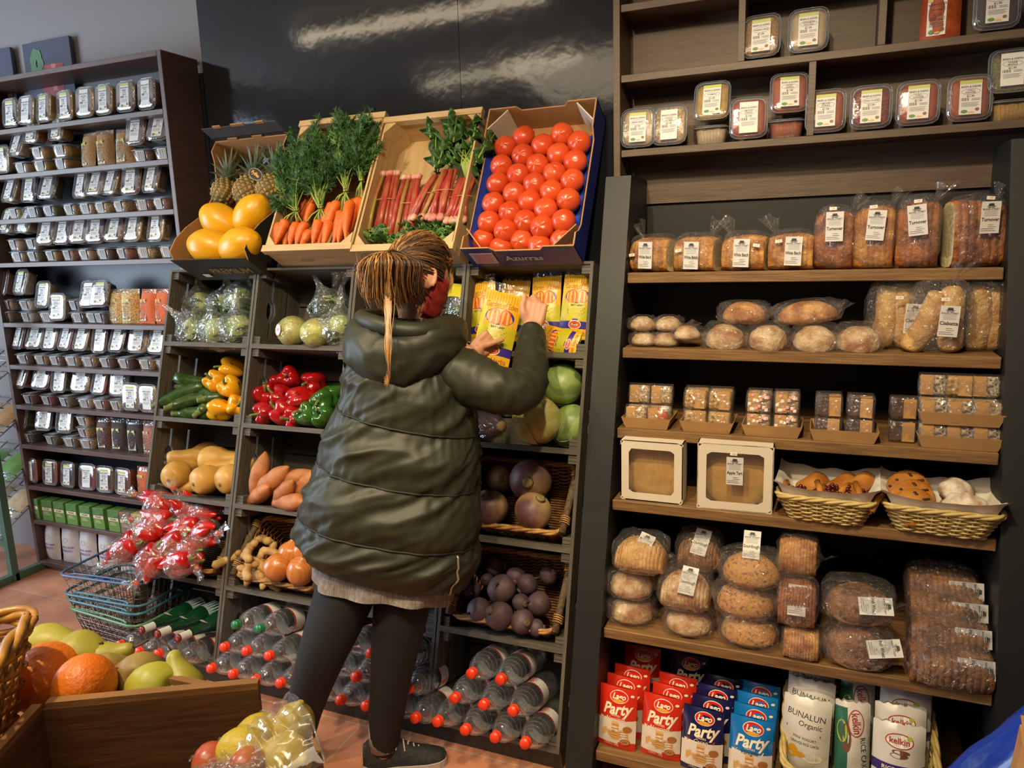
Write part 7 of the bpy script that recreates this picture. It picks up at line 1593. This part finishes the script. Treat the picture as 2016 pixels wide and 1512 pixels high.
sleeve(RS, [.078, .080, .070, .063, .058, .050, .042], 1)
sleeve([J(735, 712, 2.26), J(748, 760, 2.40), J(800, 790, 2.52), J(870, 750, 2.52), J(908, 716, 2.47), J(930, 698, 2.44)], [.085, .08, .072, .064, .056, .044], 5)
# hood lying on the shoulders
m = MB(); hp_ = smooth([J(775, 622, 2.34), J(728, 640, 2.27), J(712, 672, 2.16), J(756, 700, 2.10), J(812, 694, 2.09), J(866, 668, 2.13), J(894, 648, 2.24), J(878, 634, 2.34)], 10); hr_ = sm1([.028, .042, .056, .066, .066, .054, .04, .024], 10)
V = []; F = []; n = 40
for i, p in enumerate(hp_):
    t = (hp_[min(i + 1, len(hp_) - 1)] - hp_[max(i - 1, 0)]).normalized(); x = (Vector((0, 0, 1)) - t * t.z).normalized(); y = t.cross(x)
    for j in range(n):
        a = 6.2832 * j / n; k = 1 + .14 * noise.noise(Vector((math.cos(a), math.sin(a), i * .09))) + .16 * max(-.2, .55 - abs(noise.noise(Vector((math.cos(a) * 1.2 + i * .05, math.sin(a) * 1.2, i * .13)))) * 3); k *= 1 + .28 * max(0, -math.sin(a + 1.57))
        V.append(p + (x * math.cos(a) * 1.12 + y * math.sin(a)) * hr_[i] * k)
for i in range(len(hp_) - 1):
    for j in range(n): F.append((i * n + j, i * n + (j + 1) % n, (i + 1) * n + (j + 1) % n, (i + 1) * n + j))
m.add(V, F, jack, True); hood = m.build('coat_hood', coat)
m = MB(); rp_ = smooth([J(745, 616, 2.27), J(712, 622, 2.17), J(730, 634, 2.09), J(790, 650, 2.05), J(850, 650, 2.08), J(892, 636, 2.2)], 6)
m.tube(rp_, sm1([.012, .020, .024, .026, .024, .014], 6), jack, 10); m.tube([p - Vector((0, 0, .024)) + FH * -.006 for p in rp_], .006, jack_d, 6); m.build('hood_rim', hood)
# knitted hem below the coat
def hem(u, v):
    L0, R0, L1, R1 = J(618, 1070, 2.285), J(905, 1130, 2.285), J(618, 1126, 2.285), J(886, 1176, 2.285); a = u * 6.2832
    l, r = L0.lerp(L1, v), R0.lerp(R1, v); c = (l + r) / 2; h_ = (r - l) / 2; w_ = .008 * math.sin(u * 60 + 2 * v) * v + .005 * math.sin(u * 23)
    p = c + h_ * math.cos(a) + FH * math.sin(a) * .15; return p + (p - c).normalized() * w_ + Vector((0, 0, -.012 * math.sin(a * 2 + 1) * v))
m = MB(); m.grid(hem, 90, 10, knit, cu=True); m.build('knit_hem', person, label='grey ribbed knit hem')
# leggings
def tubeleg(A_, rr_, name, mat):
    P = smooth(A_, 6); m = MB(); m.tube(P, [r * (1 + .03 * nz((i * .7, 0, 0))) for i, r in enumerate(sm1(rr_, 6))], mat, 20); return m.build(name, person)
tubeleg(RL[:-1] + [J(758, 1474, 2.356)], [.096, .086, .064, .054, .041], 'legging', legg); tubeleg(LLg[:-1] + [J(590, 1462, 2.36)], [.096, .090, .070, .056, .042], 'legging', legg)
sock = pm('sock_grey', S(150, 148, 146), rough=.9); shoe_m = pm('shoe_knit', S(26, 27, 28), S(44, 45, 46), sc=140, rough=.7, lo=.5, hi=.62); sole_m = pm('shoe_sole', S(176, 172, 166), rough=.6); lace_m = pm('shoe_lace', S(206, 190, 176), rough=.7)
def shoe(ank, tip):
    ank = Vector((ank.x, ank.y, 0)); tip = Vector((tip.x, tip.y, 0)); d = (tip - ank).normalized(); heel = ank - d * .065; sd = Vector((-d.y, d.x, 0)); Ls = .265
    Mx = Matrix(((sd.x, d.x, 0, heel.x), (sd.y, d.y, 0, heel.y), (0, 0, 1, 0), (0, 0, 0, 1)))
    P = [(0, .026, .02, .08), (.015, .036, .01, .095), (.04, .042, .0, .104), (.075, .044, .0, .106), (.11, .042, .0, .092), (.16, .044, .0, .068), (.205, .045, .0, .055), (.24, .037, .002, .046), (.255, .026, .004, .04), (.262, .014, .008, .026)]
    m = MB(); n = 18; V = []; F = []
    for (y, w, z0, z1) in P:
        for j in range(n): a = 6.2832 * j / n; V.append((w * math.cos(a) * (1 if math.sin(a) < .2 else .85), y, .022 + max(-.004, (z1 - .022) * math.sin(a)) if math.sin(a) > 0 else .022 + .012 * math.sin(a)))
    for i in range(len(P) - 1):
        for j in range(n): F.append((i * n + j, i * n + (j + 1) % n, (i + 1) * n + (j + 1) % n, (i + 1) * n + j))
    F += [tuple(range(n)), tuple((len(P) - 1) * n + j for j in range(n))[::-1]]; m.add(V, F, shoe_m, True); s_ = m.build('running_shoe', person, M=Mx)
    m = MB(); pts = [(w * 1.06 * q, y) for q in (1, -1) for (y, w, a, b) in (P if q > 0 else P[::-1])]; m.add([(x, y, 0) for x, y in pts] + [(x, y, .024) for x, y in pts], [tuple(range(len(pts)))[::-1], tuple(range(len(pts), 2 * len(pts)))] + [(i, (i + 1) % len(pts), (i + 1) % len(pts) + len(pts), i + len(pts)) for i in range(len(pts))], sole_m); m.build('sole', s_)
    m = MB()
    for k in range(6): y = .105 + .016 * k; z = .094 - .0085 * k; m.tube([(-.03 + .003 * k, y + (.012 if k % 2 else 0), z - .02), (0, y + .006, z + .004), (.03 - .003 * k, y + (0 if k % 2 else .012), z - .02)], .0026, lace_m, 5)
    m.build('laces', s_, label='pale zigzag laces')
    m = MB(); m.tube([Mx @ Vector((0, .066, .07)), Mx @ Vector((0, .064, .15))], [.047, .043], sock, 16); m.build('ankle_sock', person)
shoe(RL[-1], RT_); shoe(LLg[-1], LT_)
# hair: a cap, swept strands to the tie, and the loose tail
hairs = [pm('hair_brown', S(92, 62, 38), rough=.4, spec=.6), pm('hair_dark', S(60, 40, 26), rough=.4, spec=.6), pm('hair_honey', S(150, 106, 58), rough=.38, spec=.6), pm('hair_blond', S(188, 142, 82), rough=.38, spec=.6)]
rr = random.Random(11); TIE = J(770, 504, 2.115)
m = MB()
def on_head(x, y, z, k=1.07): v = Vector((x, y, z)).normalized(); return Vector((v.x * .080 * k, v.y * .100 * k, v.z * .121 * k))
def cap_ok(p): return not (p.y > .045 and p.z < .075) and not (p.z < -.075) and not (p.y > .0 and p.z < .0)
cV = []; cF = []; N1, N2 = 44, 30
for j in range(N2 + 1):
    for i in range(N1):
        t = math.pi * j / N2; a = 6.2832 * i / N1; cV.append(on_head(math.sin(t) * math.cos(a), math.sin(t) * math.sin(a), math.cos(t), 1.05))
for j in range(N2):
    for i in range(N1):
        q = (j * N1 + i, (j + 1) * N1 + i, (j + 1) * N1 + (i + 1) % N1, j * N1 + (i + 1) % N1)
        if all(cap_ok(cV[k]) for k in q): cF.append(q)
m.add(cV, cF, hairs[1], True, HM); hair = m.build('hair', person)
tl = HM.inverted() @ TIE
strand_mb = MB(); cnt = 0
while cnt < 620:
    a, b, c = rr.gauss(0, 1), rr.gauss(0, 1), rr.gauss(0, 1); p0 = on_head(a, b, c, 1.07)
    if not cap_ok(p0): continue
    cnt += 1; pts = []
    for k in range(8):
        t = k / 7; q = p0.lerp(tl, t); r_ = on_head(q.x / .08, q.y / .1, q.z / .121, 1.085 + .05 * math.sin(math.pi * t)) if t < .95 else tl
        pts.append(HM @ (r_.lerp(q, t ** 4) + Vector((rr.gauss(0, .001), rr.gauss(0, .001), rr.gauss(0, .001)))))
    hl_ = p0.z > .02 and p0.x < .03
    strand_mb.tube(pts, [.0012, .0019, .0019, .0019, .0018, .0016, .0014, .0012], hairs[rr.choice([2, 3, 0, 2, 0] if hl_ else [0, 1, 0, 1, 2])], 3, cap=False)
strand_mb.build('swept_strands', hair)
tail = MB()
for k in range(760):
    g = rr.random(); ex = 704 + 126 * g; ey = 574 + 26 * math.sin(.25 + g * 2.7) - rr.random() * (22 if rr.random() < .6 else 75) - (14 if g < .12 else 0); dd = 2.02 + .10 * rr.random()
    e = J(ex + rr.gauss(0, 4), ey, dd); st_ = TIE + Vector((rr.gauss(0, .006), rr.gauss(0, .006), rr.gauss(0, .006)))
    mx_ = J(770 + (ex - 772) * (.90 + .12 * rr.random()) + rr.gauss(0, 3), 512 + abs(ex - 772) * .10, dd - .035)
    inn = e + Vector((0, .03, -.0)) + (TIE - e) * .1
    P = smooth([st_, st_.lerp(mx_, .55) + Vector((0, -.012, .012)), mx_, mx_.lerp(e, .6) + Vector((0, -.006, 0)), e, inn if rr.random() < .5 else e + Vector((0, .01, -.02))], 3)
    tail.tube(P, [.0016 - .0010 * i / len(P) for i in range(len(P))], hairs[rr.choice([0, 2, 3, 2, 3, 1, 0] if g < .55 else [0, 0, 2, 1, 1])], 3, cap=False)
for k in range(60):
    P = smooth([TIE, J(764 + rr.gauss(0, 3), 540, 2.04), J(764 + rr.gauss(0, 4), 610, 2.02), J(763 + rr.gauss(0, 3), 680, 1.99), J(766 + rr.gauss(0, 1.5), 735 + rr.gauss(0, 10), 2.0), J(758 + rr.gauss(0, 2), 752 + rr.gauss(0, 5), 2.0)], 4)
    tail.tube(P, [.0015 - .0012 * i / len(P) for i in range(len(P))], hairs[rr.choice([2, 3, 0])], 4, cap=False)
tail.build('ponytail', hair)
MB().tube([TIE + (HX * math.cos(a) * .017 + HU * math.sin(a) * .017) for a in [k * .4 for k in range(17)]], .005, pm('hair_tie', S(28, 22, 22), rough=.7), 6).build('hair_tie', hair)
side = MB()
for k in range(46):
    x0 = HM @ on_head(.9, .35 + .25 * rr.random(), .45 + .3 * rr.random(), 1.08)
    P = smooth([x0, J(886 + rr.gauss(0, 3), 520 + rr.gauss(0, 5), 2.22), J(885 + rr.gauss(0, 4), 556, 2.23), J(877 + rr.gauss(0, 3), 578, 2.235)], 4); side.tube(P, [.0026 - .0014 * i / len(P) for i in range(len(P))], hairs[rr.choice([0, 2, 3])], 4, cap=False)
side.build('loose_front_strands', hair)
# red cloth mask with ear loop
mk = pm('mask_red', S(176, 48, 38), S(150, 34, 30), sc=26, rough=.8, wave=4)
def mask_fn(u, v):
    a = (u - .5) * 2.9; z = .012 - .122 * v; k = 1.035 + .10 * math.exp(-(a / .4) ** 2) + .02 * math.sin(v * 3.1)
    x, y = .076 * math.sin(a) * k, .097 * math.cos(a) * k
    if z < 0: x *= 1 - .22 * (-z / .118) ** 1.5
    return (x, y + .004, z - .028 * abs(u - .5) * 0)
m = MB(); m.grid(mask_fn, 26, 14, mk, HM); mo = m.build('face_mask', person)
md = mo.modifiers.new('thickness', 'SOLIDIFY'); md.thickness = .0015
m = MB()
for s_ in (-1, 1): m.tube([HM @ Vector(p) for p in smooth([(s_ * .078, .03, .0), (s_ * .083, .0, .022), (s_ * .083, -.026, .0), (s_ * .082, -.022, -.035), (s_ * .074, .026, -.06)], 4)], .0018, mk, 5)
m.build('ear_loop', mo)
# the herb bag she holds
b0, b1 = J(962, 722, 2.452), J(1000, 556, 2.50); z_ = (b1 - b0).normalized(); y_ = (FW - z_ * FW.dot(z_)).normalized(); x_ = y_.cross(z_)
herb(Matrix(((x_.x, y_.x, z_.x, b0.x), (x_.y, y_.y, z_.y, b0.y), (x_.z, y_.z, z_.z, b0.z), (0, 0, 0, 1))) @ SC(1.08, 1, 1.12), 'yellow herb bag held in the shopper hands', None)
# ---------------------------------------------------------------- wire shopping baskets on the floor
bw = pm('basket_wire', S(128, 122, 118), rough=.3, metal=.8)
def wire_basket(z, col, lab, px0, ang):
    t = thing('shopping_basket', lab, 'basket', (px0[0], px0[1], z), (0, 0, ang), 'stacked wire shopping baskets'); h, a0, b0_, a1, b1_ = .20, .15, .11, .215, .15
    m = MB(); N = 44; p0 = resample(rect_path(a0, b0_, .03), N); p1 = resample(rect_path(a1, b1_, .045), N)
    for i in range(N): m.tube([p0[i], p1[i] + Vector((0, 0, h))], .0014, bw, 4)
    for q in range(7): tt = q / 6; pp = [p0[i].lerp(p1[i], tt) + Vector((0, 0, h * tt)) for i in range(N)]; m.tube(pp + [pp[0]], .0016, bw, 4, cap=False)
    for k in range(9): y = -b0_ + .02 + k * (2 * b0_ - .04) / 8; m.tube([(-a0, y, 0), (a0, y, 0)], .0014, bw, 4)
    for k in range(11): x = -a0 + .02 + k * (2 * a0 - .04) / 10; m.tube([(x, -b0_, 0), (x, b0_, 0)], .0014, bw, 4)
    m.build('wire_body', t)
    m = MB(); pp = [q + Vector((0, 0, h + .003)) for q in p1]; m.tube(pp + [pp[0]], .0055, col, 8, cap=False); m.build('coated_rim', t)
    for s_ in (-1, 1): m = MB(); m.tube(smooth([(-a1 * .62, s_ * b1_, h), (-a1 * .6, s_ * b1_ * .93, h + .012), (a1 * .6, s_ * b1_ * .93, h + .012), (a1 * .62, s_ * b1_, h)], 3), .0042, col, 6); m.build('handle', t)
bc = [pm('coat_green', S(92, 142, 96), rough=.35), pm('coat_teal', S(60, 112, 130), rough=.35), pm('coat_blue', S(74, 104, 150), rough=.35), pm('coat_teal', S(60, 112, 130))]
b_ = onZ(212, 1302, 0); bx, by = b_.x + .03, b_.y + .13
for k, (z, c, lab) in enumerate([(.003, 0, 'wire shopping basket with green rim, lowest of the floor stack'), (.045, 1, 'wire shopping basket with teal rim, third from top of the stack'), (.072, 3, 'wire shopping basket with dark teal rim, second of the stack'), (.155, 2, 'wire shopping basket with blue rim, topmost on the floor stack')]):
    wire_basket(z, bc[c], lab, (bx - .01 * k, by + .005 * k), R_(-4 + 3 * k))
# ---------------------------------------------------------------- the fruit stand in the foreground
stand_w = wood('stand_wood', S(112, 76, 46), S(84, 54, 32), (3, 3, 30), .5, .1, .0, 3); stand_l = wood('stand_inner', S(158, 116, 68), S(132, 92, 52), (4, 4, 30), .5, .1, .0, 3)
TZ = 1.0; cR, cF, cG, cB = onZ(508, 1357, TZ), onZ(85, 1398, TZ), onZ(-60, 1560, TZ), onZ(30, 1262, TZ); cG2 = onZ(-200, 1330, TZ)
t = thing('fruit_stand', 'dark wooden fruit display stand with a tray of oranges and pears', 'display', (cF.x, cF.y, 0)); O_ = Vector((cF.x, cF.y, 0))
def board(a, b, z0, z1, th, mat, nm, cap=None):
    a, b = Vector((a.x, a.y, 0)) - O_, Vector((b.x, b.y, 0)) - O_; d = (b - a).normalized(); s_ = Vector((-d.y, d.x, 0)) * th
    V = [a, b, b + s_, a + s_]; V = [(v.x, v.y, z0) for v in V] + [(v.x, v.y, z1) for v in V]
    m = MB(); m.add(V, [(3, 2, 1, 0), (4, 5, 6, 7), (0, 1, 5, 4), (1, 2, 6, 5), (2, 3, 7, 6), (3, 0, 4, 7)], mat); return m.build(nm, t)
board(cF, cR, .76, TZ, .012, stand_w, 'front_board'); board(cG, cF, .76, TZ, .012, stand_w, 'side_board'); board(cR + Vector((-.06, -.008, 0)), cB, .85, TZ, .012, stand_l, 'back_board')
d1, d2 = onZ(225, 1348, TZ), onZ(300, 1364, TZ); board(d2, d1, .90, TZ - .012, .012, stand_l, 'divider')
board(cF + Vector((.003, .002, 0)), cR, TZ, TZ + .010, .014, stand_l, 'rim_strip'); board(cG, cF, TZ, TZ + .010, .014, stand_l, 'rim_strip')
pts = [cR, cB, cG2, cG, cF]; pts = [Vector((p.x, p.y, 0)) - O_ for p in pts]
m = MB(); m.add([(p.x, p.y, .90) for p in pts] + [(p.x, p.y, .888) for p in pts], [tuple(range(5)), tuple(range(9, 4, -1))] + [(i, 5 + i, 5 + (i + 1) % 5, (i + 1) % 5) for i in range(5)], stand_l); m.build('tray_floor', t)
q0 = onZ(600, 1560, .86); pt2 = [cF + Vector((.0, .02, 0)), cR + Vector((.0, .0, 0)), Vector((1.99, -1.20, 0)), Vector((2.06, -1.34, 0)), Vector((1.75, -1.60, 0)), cG]
pt2 = [Vector((p.x, p.y, 0)) - O_ for p in pt2]; n = len(pt2)
m = MB(); m.add([(p.x, p.y, .86) for p in pt2] + [(p.x, p.y, .84) for p in pt2], [tuple(range(n))[::-1], tuple(range(n, 2 * n))] + [(i, (i + 1) % n, n + (i + 1) % n, n + i) for i in range(n)], stand_w); m.build('lower_ledge', t)
cc = sum(pts, Vector()) / 5; m = MB(); m.add([((p - cc).x * .55 + cc.x, (p - cc).y * .55 + cc.y, z) for z in (0, .80) for p in pts], [tuple(range(5))[::-1], tuple(range(5, 10))] + [(i, (i + 1) % 5, 5 + (i + 1) % 5, 5 + i) for i in range(5)], stand_w); m.build('stand_body', t)
orng = pm('orange_peel', S(232, 128, 34), S(222, 112, 24), sc=8, rough=.42, bump=.25, bsc=150, vary=.05)
om = MB().ball((.045, .045, .043), orng, 28, 18).mesh('orange'); ob = MB().lathe([(.004, .0425), (.003, .0445), (.001, .045)], stem_g, 6).mesh('stem_button')
for (x, y, d, s_, w) in [(167, 1350, 1.10, 1.02, 'nearest, frontmost in the tray'), (92, 1334, 1.15, 1.2, 'large and pale, behind the front one'), (5, 1356, 1.10, .98, 'cut by the left edge of the view')]:
    parts_thing(om, [('stem_button', ob)], 'orange', 'round orange ' + w, 'orange', Matrix.Translation(at(x, y, d)) @ rrot() @ SC(s_, s_, s_), 'oranges in the tray')
prm = pm('pear_skin', S(174, 172, 58), S(148, 138, 56), sc=9, rough=.45, bump=.08, bsc=90, lo=.4, hi=.75, vary=.07); prb = pm('pear_russet', S(158, 136, 70), S(134, 108, 56), sc=10, rough=.5, bump=.08, bsc=90)
pf = rprof([(.004, -.036), (.018, -.037), (.034, -.02), (.037, 0), (.030, .028), (.019, .05), (.014, .068), (.006, .076), (.002, .076)])
pm_ = [spindle(pf, k, 18, .004, .08, 30, i).mesh('pear_body') for i, k in enumerate((prm, prb))]; ps = MB().tube([(0, 0, .074), (.003, 0, .088), (.010, 0, .104)], [.002, .0018, .0028], pm('pear_stem', S(92, 70, 46), rough=.7), 6).mesh('stem')
for (x, y, dd, d, k, s_, w) in [(157, 1292, 1.19, (.9, .3, -.35), 0, 1.0, 'yellow green, behind the pale orange'), (92, 1274, 1.2, (1, .2, .1), 0, .95, 'bright green, lying beside the wicker basket'), (213, 1326, 1.16, (.2, .6, -.3), 1, .85, 'small and russet, next to the front orange'), (190, 1304, 1.19, (.8, .5, .3), 0, .8, 'with stem pointing up right, behind the others'),
    (280, 1330, 1.16, (-.3, .6, -.3), 1, 1.0, 'russet, in the right compartment at the back'), (306, 1352, 1.125, (-1, .1, -.3), 0, 1.02, 'yellow green, lying in the right compartment'), (368, 1352, 1.13, (-.6, .2, .75), 0, .78, 'with its neck up, in the tray corner'), (346, 1374, 1.125, (.8, -.1, -.2), 0, .85, 'lowest, half hidden by the front board')]:
    parts_thing(pm_[k], [('stem', ps)], 'pear', 'pear ' + w, 'pear', frame(at(x, y, dd), d) @ SC(s_, s_, s_), 'pears in the tray')
# wicker basket at the left edge
hon = pm('wicker_honey', S(196, 146, 66), S(158, 108, 44), sc=40, rough=.45, coat=.15)
k0 = onZ(72, 1202, 1.1); k1 = onZ(0, 1296, 1.1); dv = (k1 - k0); ang = math.atan2(dv.y, dv.x) + math.pi / 2
t = thing('wicker_basket', 'honey coloured wicker basket corner at the left edge above the oranges', 'basket', M=T(k0.x, k0.y, 1.0) @ RZ(ang) @ T(-.15, -.11, -.095 + .0))
woven(.105, .075, .15, .11, .19, 15, 26, hon, .0048, .0048).build('woven_body', t); m = MB(); braid(m, [q + Vector((0, 0, .195)) for q in resample(rect_path(.15, .11, .03), 70)], hon, .0066, 3, .45); m.build('rim', t)
# lemons and apples beside the tray
lemn = pm('lemon_peel', S(214, 190, 60), S(200, 172, 48), sc=10, rough=.42, bump=.2, bsc=120, vary=.05)
lm = MB().lathe(rprof([(.002, -.042), (.008, -.038), (.024, -.024), (.031, 0), (.024, .024), (.009, .037), (.004, .043), (.001, .044)]), lemn, 20).mesh('lemon')
for (x, y, d, dr, s_, w) in [(577, 1433, 1.03, (.3, .2, 1), .96, 'highest at the right'), (562, 1494, .975, (.9, -.2, .3), 1.05, 'nearest, lower right'), (508, 1448, 1.03, (.8, .3, .4), .95, 'in the middle behind the film'), (478, 1478, .99, (.9, .1, .2), 1.0, 'leftmost, low under the film')]:
    mthing('lemon', lm, 'yellow lemon in the clear pack, ' + w, 'lemon', frame(at(x, y, d), dr) @ SC(s_, s_, s_), 'lemons in the clear pack')
pack = film('clam_film', haze=.05, rough=.07, bump=.3, bsc=16, gl=.07, edge=.34)
P0, P1, Q0, Q1, B0_, B1_ = at(372, 1500, 1.03), at(570, 1366, 1.055), at(430, 1530, .915), at(610, 1408, .985), at(450, 1640, .89), at(640, 1500, .925)
m = MB()
def clam(u, v):
    e0, e1 = P0.lerp(P1, u), Q0.lerp(Q1, u); p = e0.lerp(e1, v) + UP * (.016 * math.sin(math.pi * v) * (.3 + .7 * math.sin(math.pi * min(1, u * 1.05)))) + UP * .0035 * math.sin(u * 46) * (1 - v) ** .5
    return p + Vector((nz(p, 40), nz(p, 44), nz(p, 48))) * .003
def clam2(u, v):
    p = Q0.lerp(Q1, u).lerp(B0_.lerp(B1_, u), v) - FW * (.018 * math.sin(math.pi * v)); return p + Vector((nz(p, 40), nz(p, 44), nz(p, 48))) * .003
m.grid(clam, 60, 16, pack); m.grid(clam2, 40, 12, pack); m.grid(lambda u, v: P1.lerp(Q1, u).lerp(at(628, 1450, 1.0).lerp(B1_, u), v), 10, 8, pack)
for fn_ in (lambda q: clam(q, 1), lambda q: clam(q, .55), lambda q: clam(q, 0)): m.tube([fn_(k / 30) for k in range(31)], .0016, pack, 5)
m.tube([Q1.lerp(B1_, k / 8) for k in range(9)], .0018, pack, 5)
m.quad(0, 0, .001, .001, pack, 0, Matrix.Translation(Q1))
tag(m.build('clear_pack'), 'clear ribbed plastic pack over the lemons beside the fruit tray', 'packaging')
app = pm('apple_skin', S(186, 84, 62), S(206, 146, 84), sc=9, rough=.3, coat=.3, lo=.4, hi=.75, vary=.1)
am = MB().ball((.036, .036, .033), app, 22, 14, fn=lambda v: Vector((v.x, v.y, v.z - .010 * math.exp(-((v.x ** 2 + v.y ** 2) / .0002)) * (1 if v.z > 0 else -1)))).mesh('apple')
for (x, y, d, w) in [(414, 1500, .99, 'orange red one at the left'), (486, 1510, .95, 'pinkish one at the right'), (445, 1545, .95, 'lowest one at the bottom edge')]:
    mthing('apple', am, 'apple under shiny film below the lemons, ' + w, 'apple', Matrix.Translation(at(x, y, d)) @ rrot() @ SC(.72, .72, .72), 'apples under shiny film')
fl = film('apple_film', haze=.08, rough=.06, bump=1.0, bsc=38, gl=.2, edge=.6); B0, B1, B2, B3 = at(330, 1512, .99), at(480, 1470, .98), at(540, 1500, .915), at(380, 1600, .90)
m = MB(); m.grid(lambda u, v: B0.lerp(B1, u).lerp(B3.lerp(B2, u), v) + Vector((0, 0, .022 * math.sin(math.pi * u) * math.sin(math.pi * v))) + UP * .006 * nz((u * 5, v * 5, 2)) - FW * .03, 26, 20, fl)
tag(m.build('plastic_film'), 'shiny crinkled plastic film stretched over the apples', 'packaging')
E0, E1 = at(560, 1530, .95), at(632, 1478, .99); m = MB(); hb = Vector((0, 0, -.10)); th_ = (FW * .006)
m.add([E0, E1, E1 + hb, E0 + hb] + [v + th_ for v in (E0, E1, E1 + hb, E0 + hb)], [(0, 3, 2, 1), (4, 5, 6, 7), (0, 1, 5, 4), (1, 2, 6, 5), (2, 3, 7, 6), (3, 0, 4, 7)], card_in)
E2 = at(606, 1430, 1.04); m.add([E1, E2, E2 + hb, E1 + hb] + [v + RT * -.006 for v in (E1, E2, E2 + hb, E1 + hb)], [(0, 3, 2, 1), (4, 5, 6, 7), (0, 1, 5, 4), (1, 2, 6, 5), (2, 3, 7, 6), (3, 0, 4, 7)], card_in)
tag(m.build('cardboard_box'), 'brown cardboard box corner under the lemon pack', 'box')
# blue carrier bag standing on the floor at the right
blu = pm('blue_plastic', S(28, 66, 176), S(22, 54, 150), sc=8, rough=.3, coat=.3, bump=.35, bsc=14); tan = pm('brown_paper', S(196, 142, 88), S(184, 130, 78), sc=10, rough=.7, bump=.2, bsc=30)
t = thing('carrier_bag', 'crumpled blue plastic carrier bag at the lower right corner', 'bag', (3.06, -.26, 0))
def bagf(v):
    z = (v.z + 1) / 2; r = 1 if z < .3 else max(.12, 1 - 1.12 * (z - .3) / .7); k = 1 + .07 * noise.noise(v * 2.4) + .05 * noise.noise(v * 6); q = math.sqrt(v.x ** 2 + v.y ** 2) + 1e-6; f = min(1, q * 2.2) / q
    return Vector((v.x * f * .40 * r * k, v.y * f * .15 * (.4 + .6 * r) * k, z * .86 * (1 + .03 * nz(v, 3))))
MB().ball(1, blu, 44, 30, fn=bagf).build('plastic_bag', t)
m = MB()
for s_ in (-1, 1): m.tube(smooth([(s_ * .03, 0, .82), (s_ * .05, 0, .92), (s_ * .02, .0, .95), (s_ * .0, .0, .86)], 4), [.012] * 13, blu, 8, flat=.3)
m.build('bag_handles', t)
p = at(2040, 1500, 1.42); m = MB(); m.cbox((0, 0, .37), (.22, .08, .74), tan, .012); m.grid(lambda u, v: ((u - .5) * .22, -.04 + .08 * v, .74 + .008 * math.sin(u * 9)), 10, 3, tan)
tag(m.build('paper_bag', None, M=T(2.922, -.52, .003) @ RZ(R_(-8)) @ RX(R_(-1)) @ Matrix(((1, 0, .17, 0), (0, 1, 0, 0), (0, 0, 1, 0), (0, 0, 0, 1)))), 'plain brown paper bag in front of the blue carrier bag', 'bag')
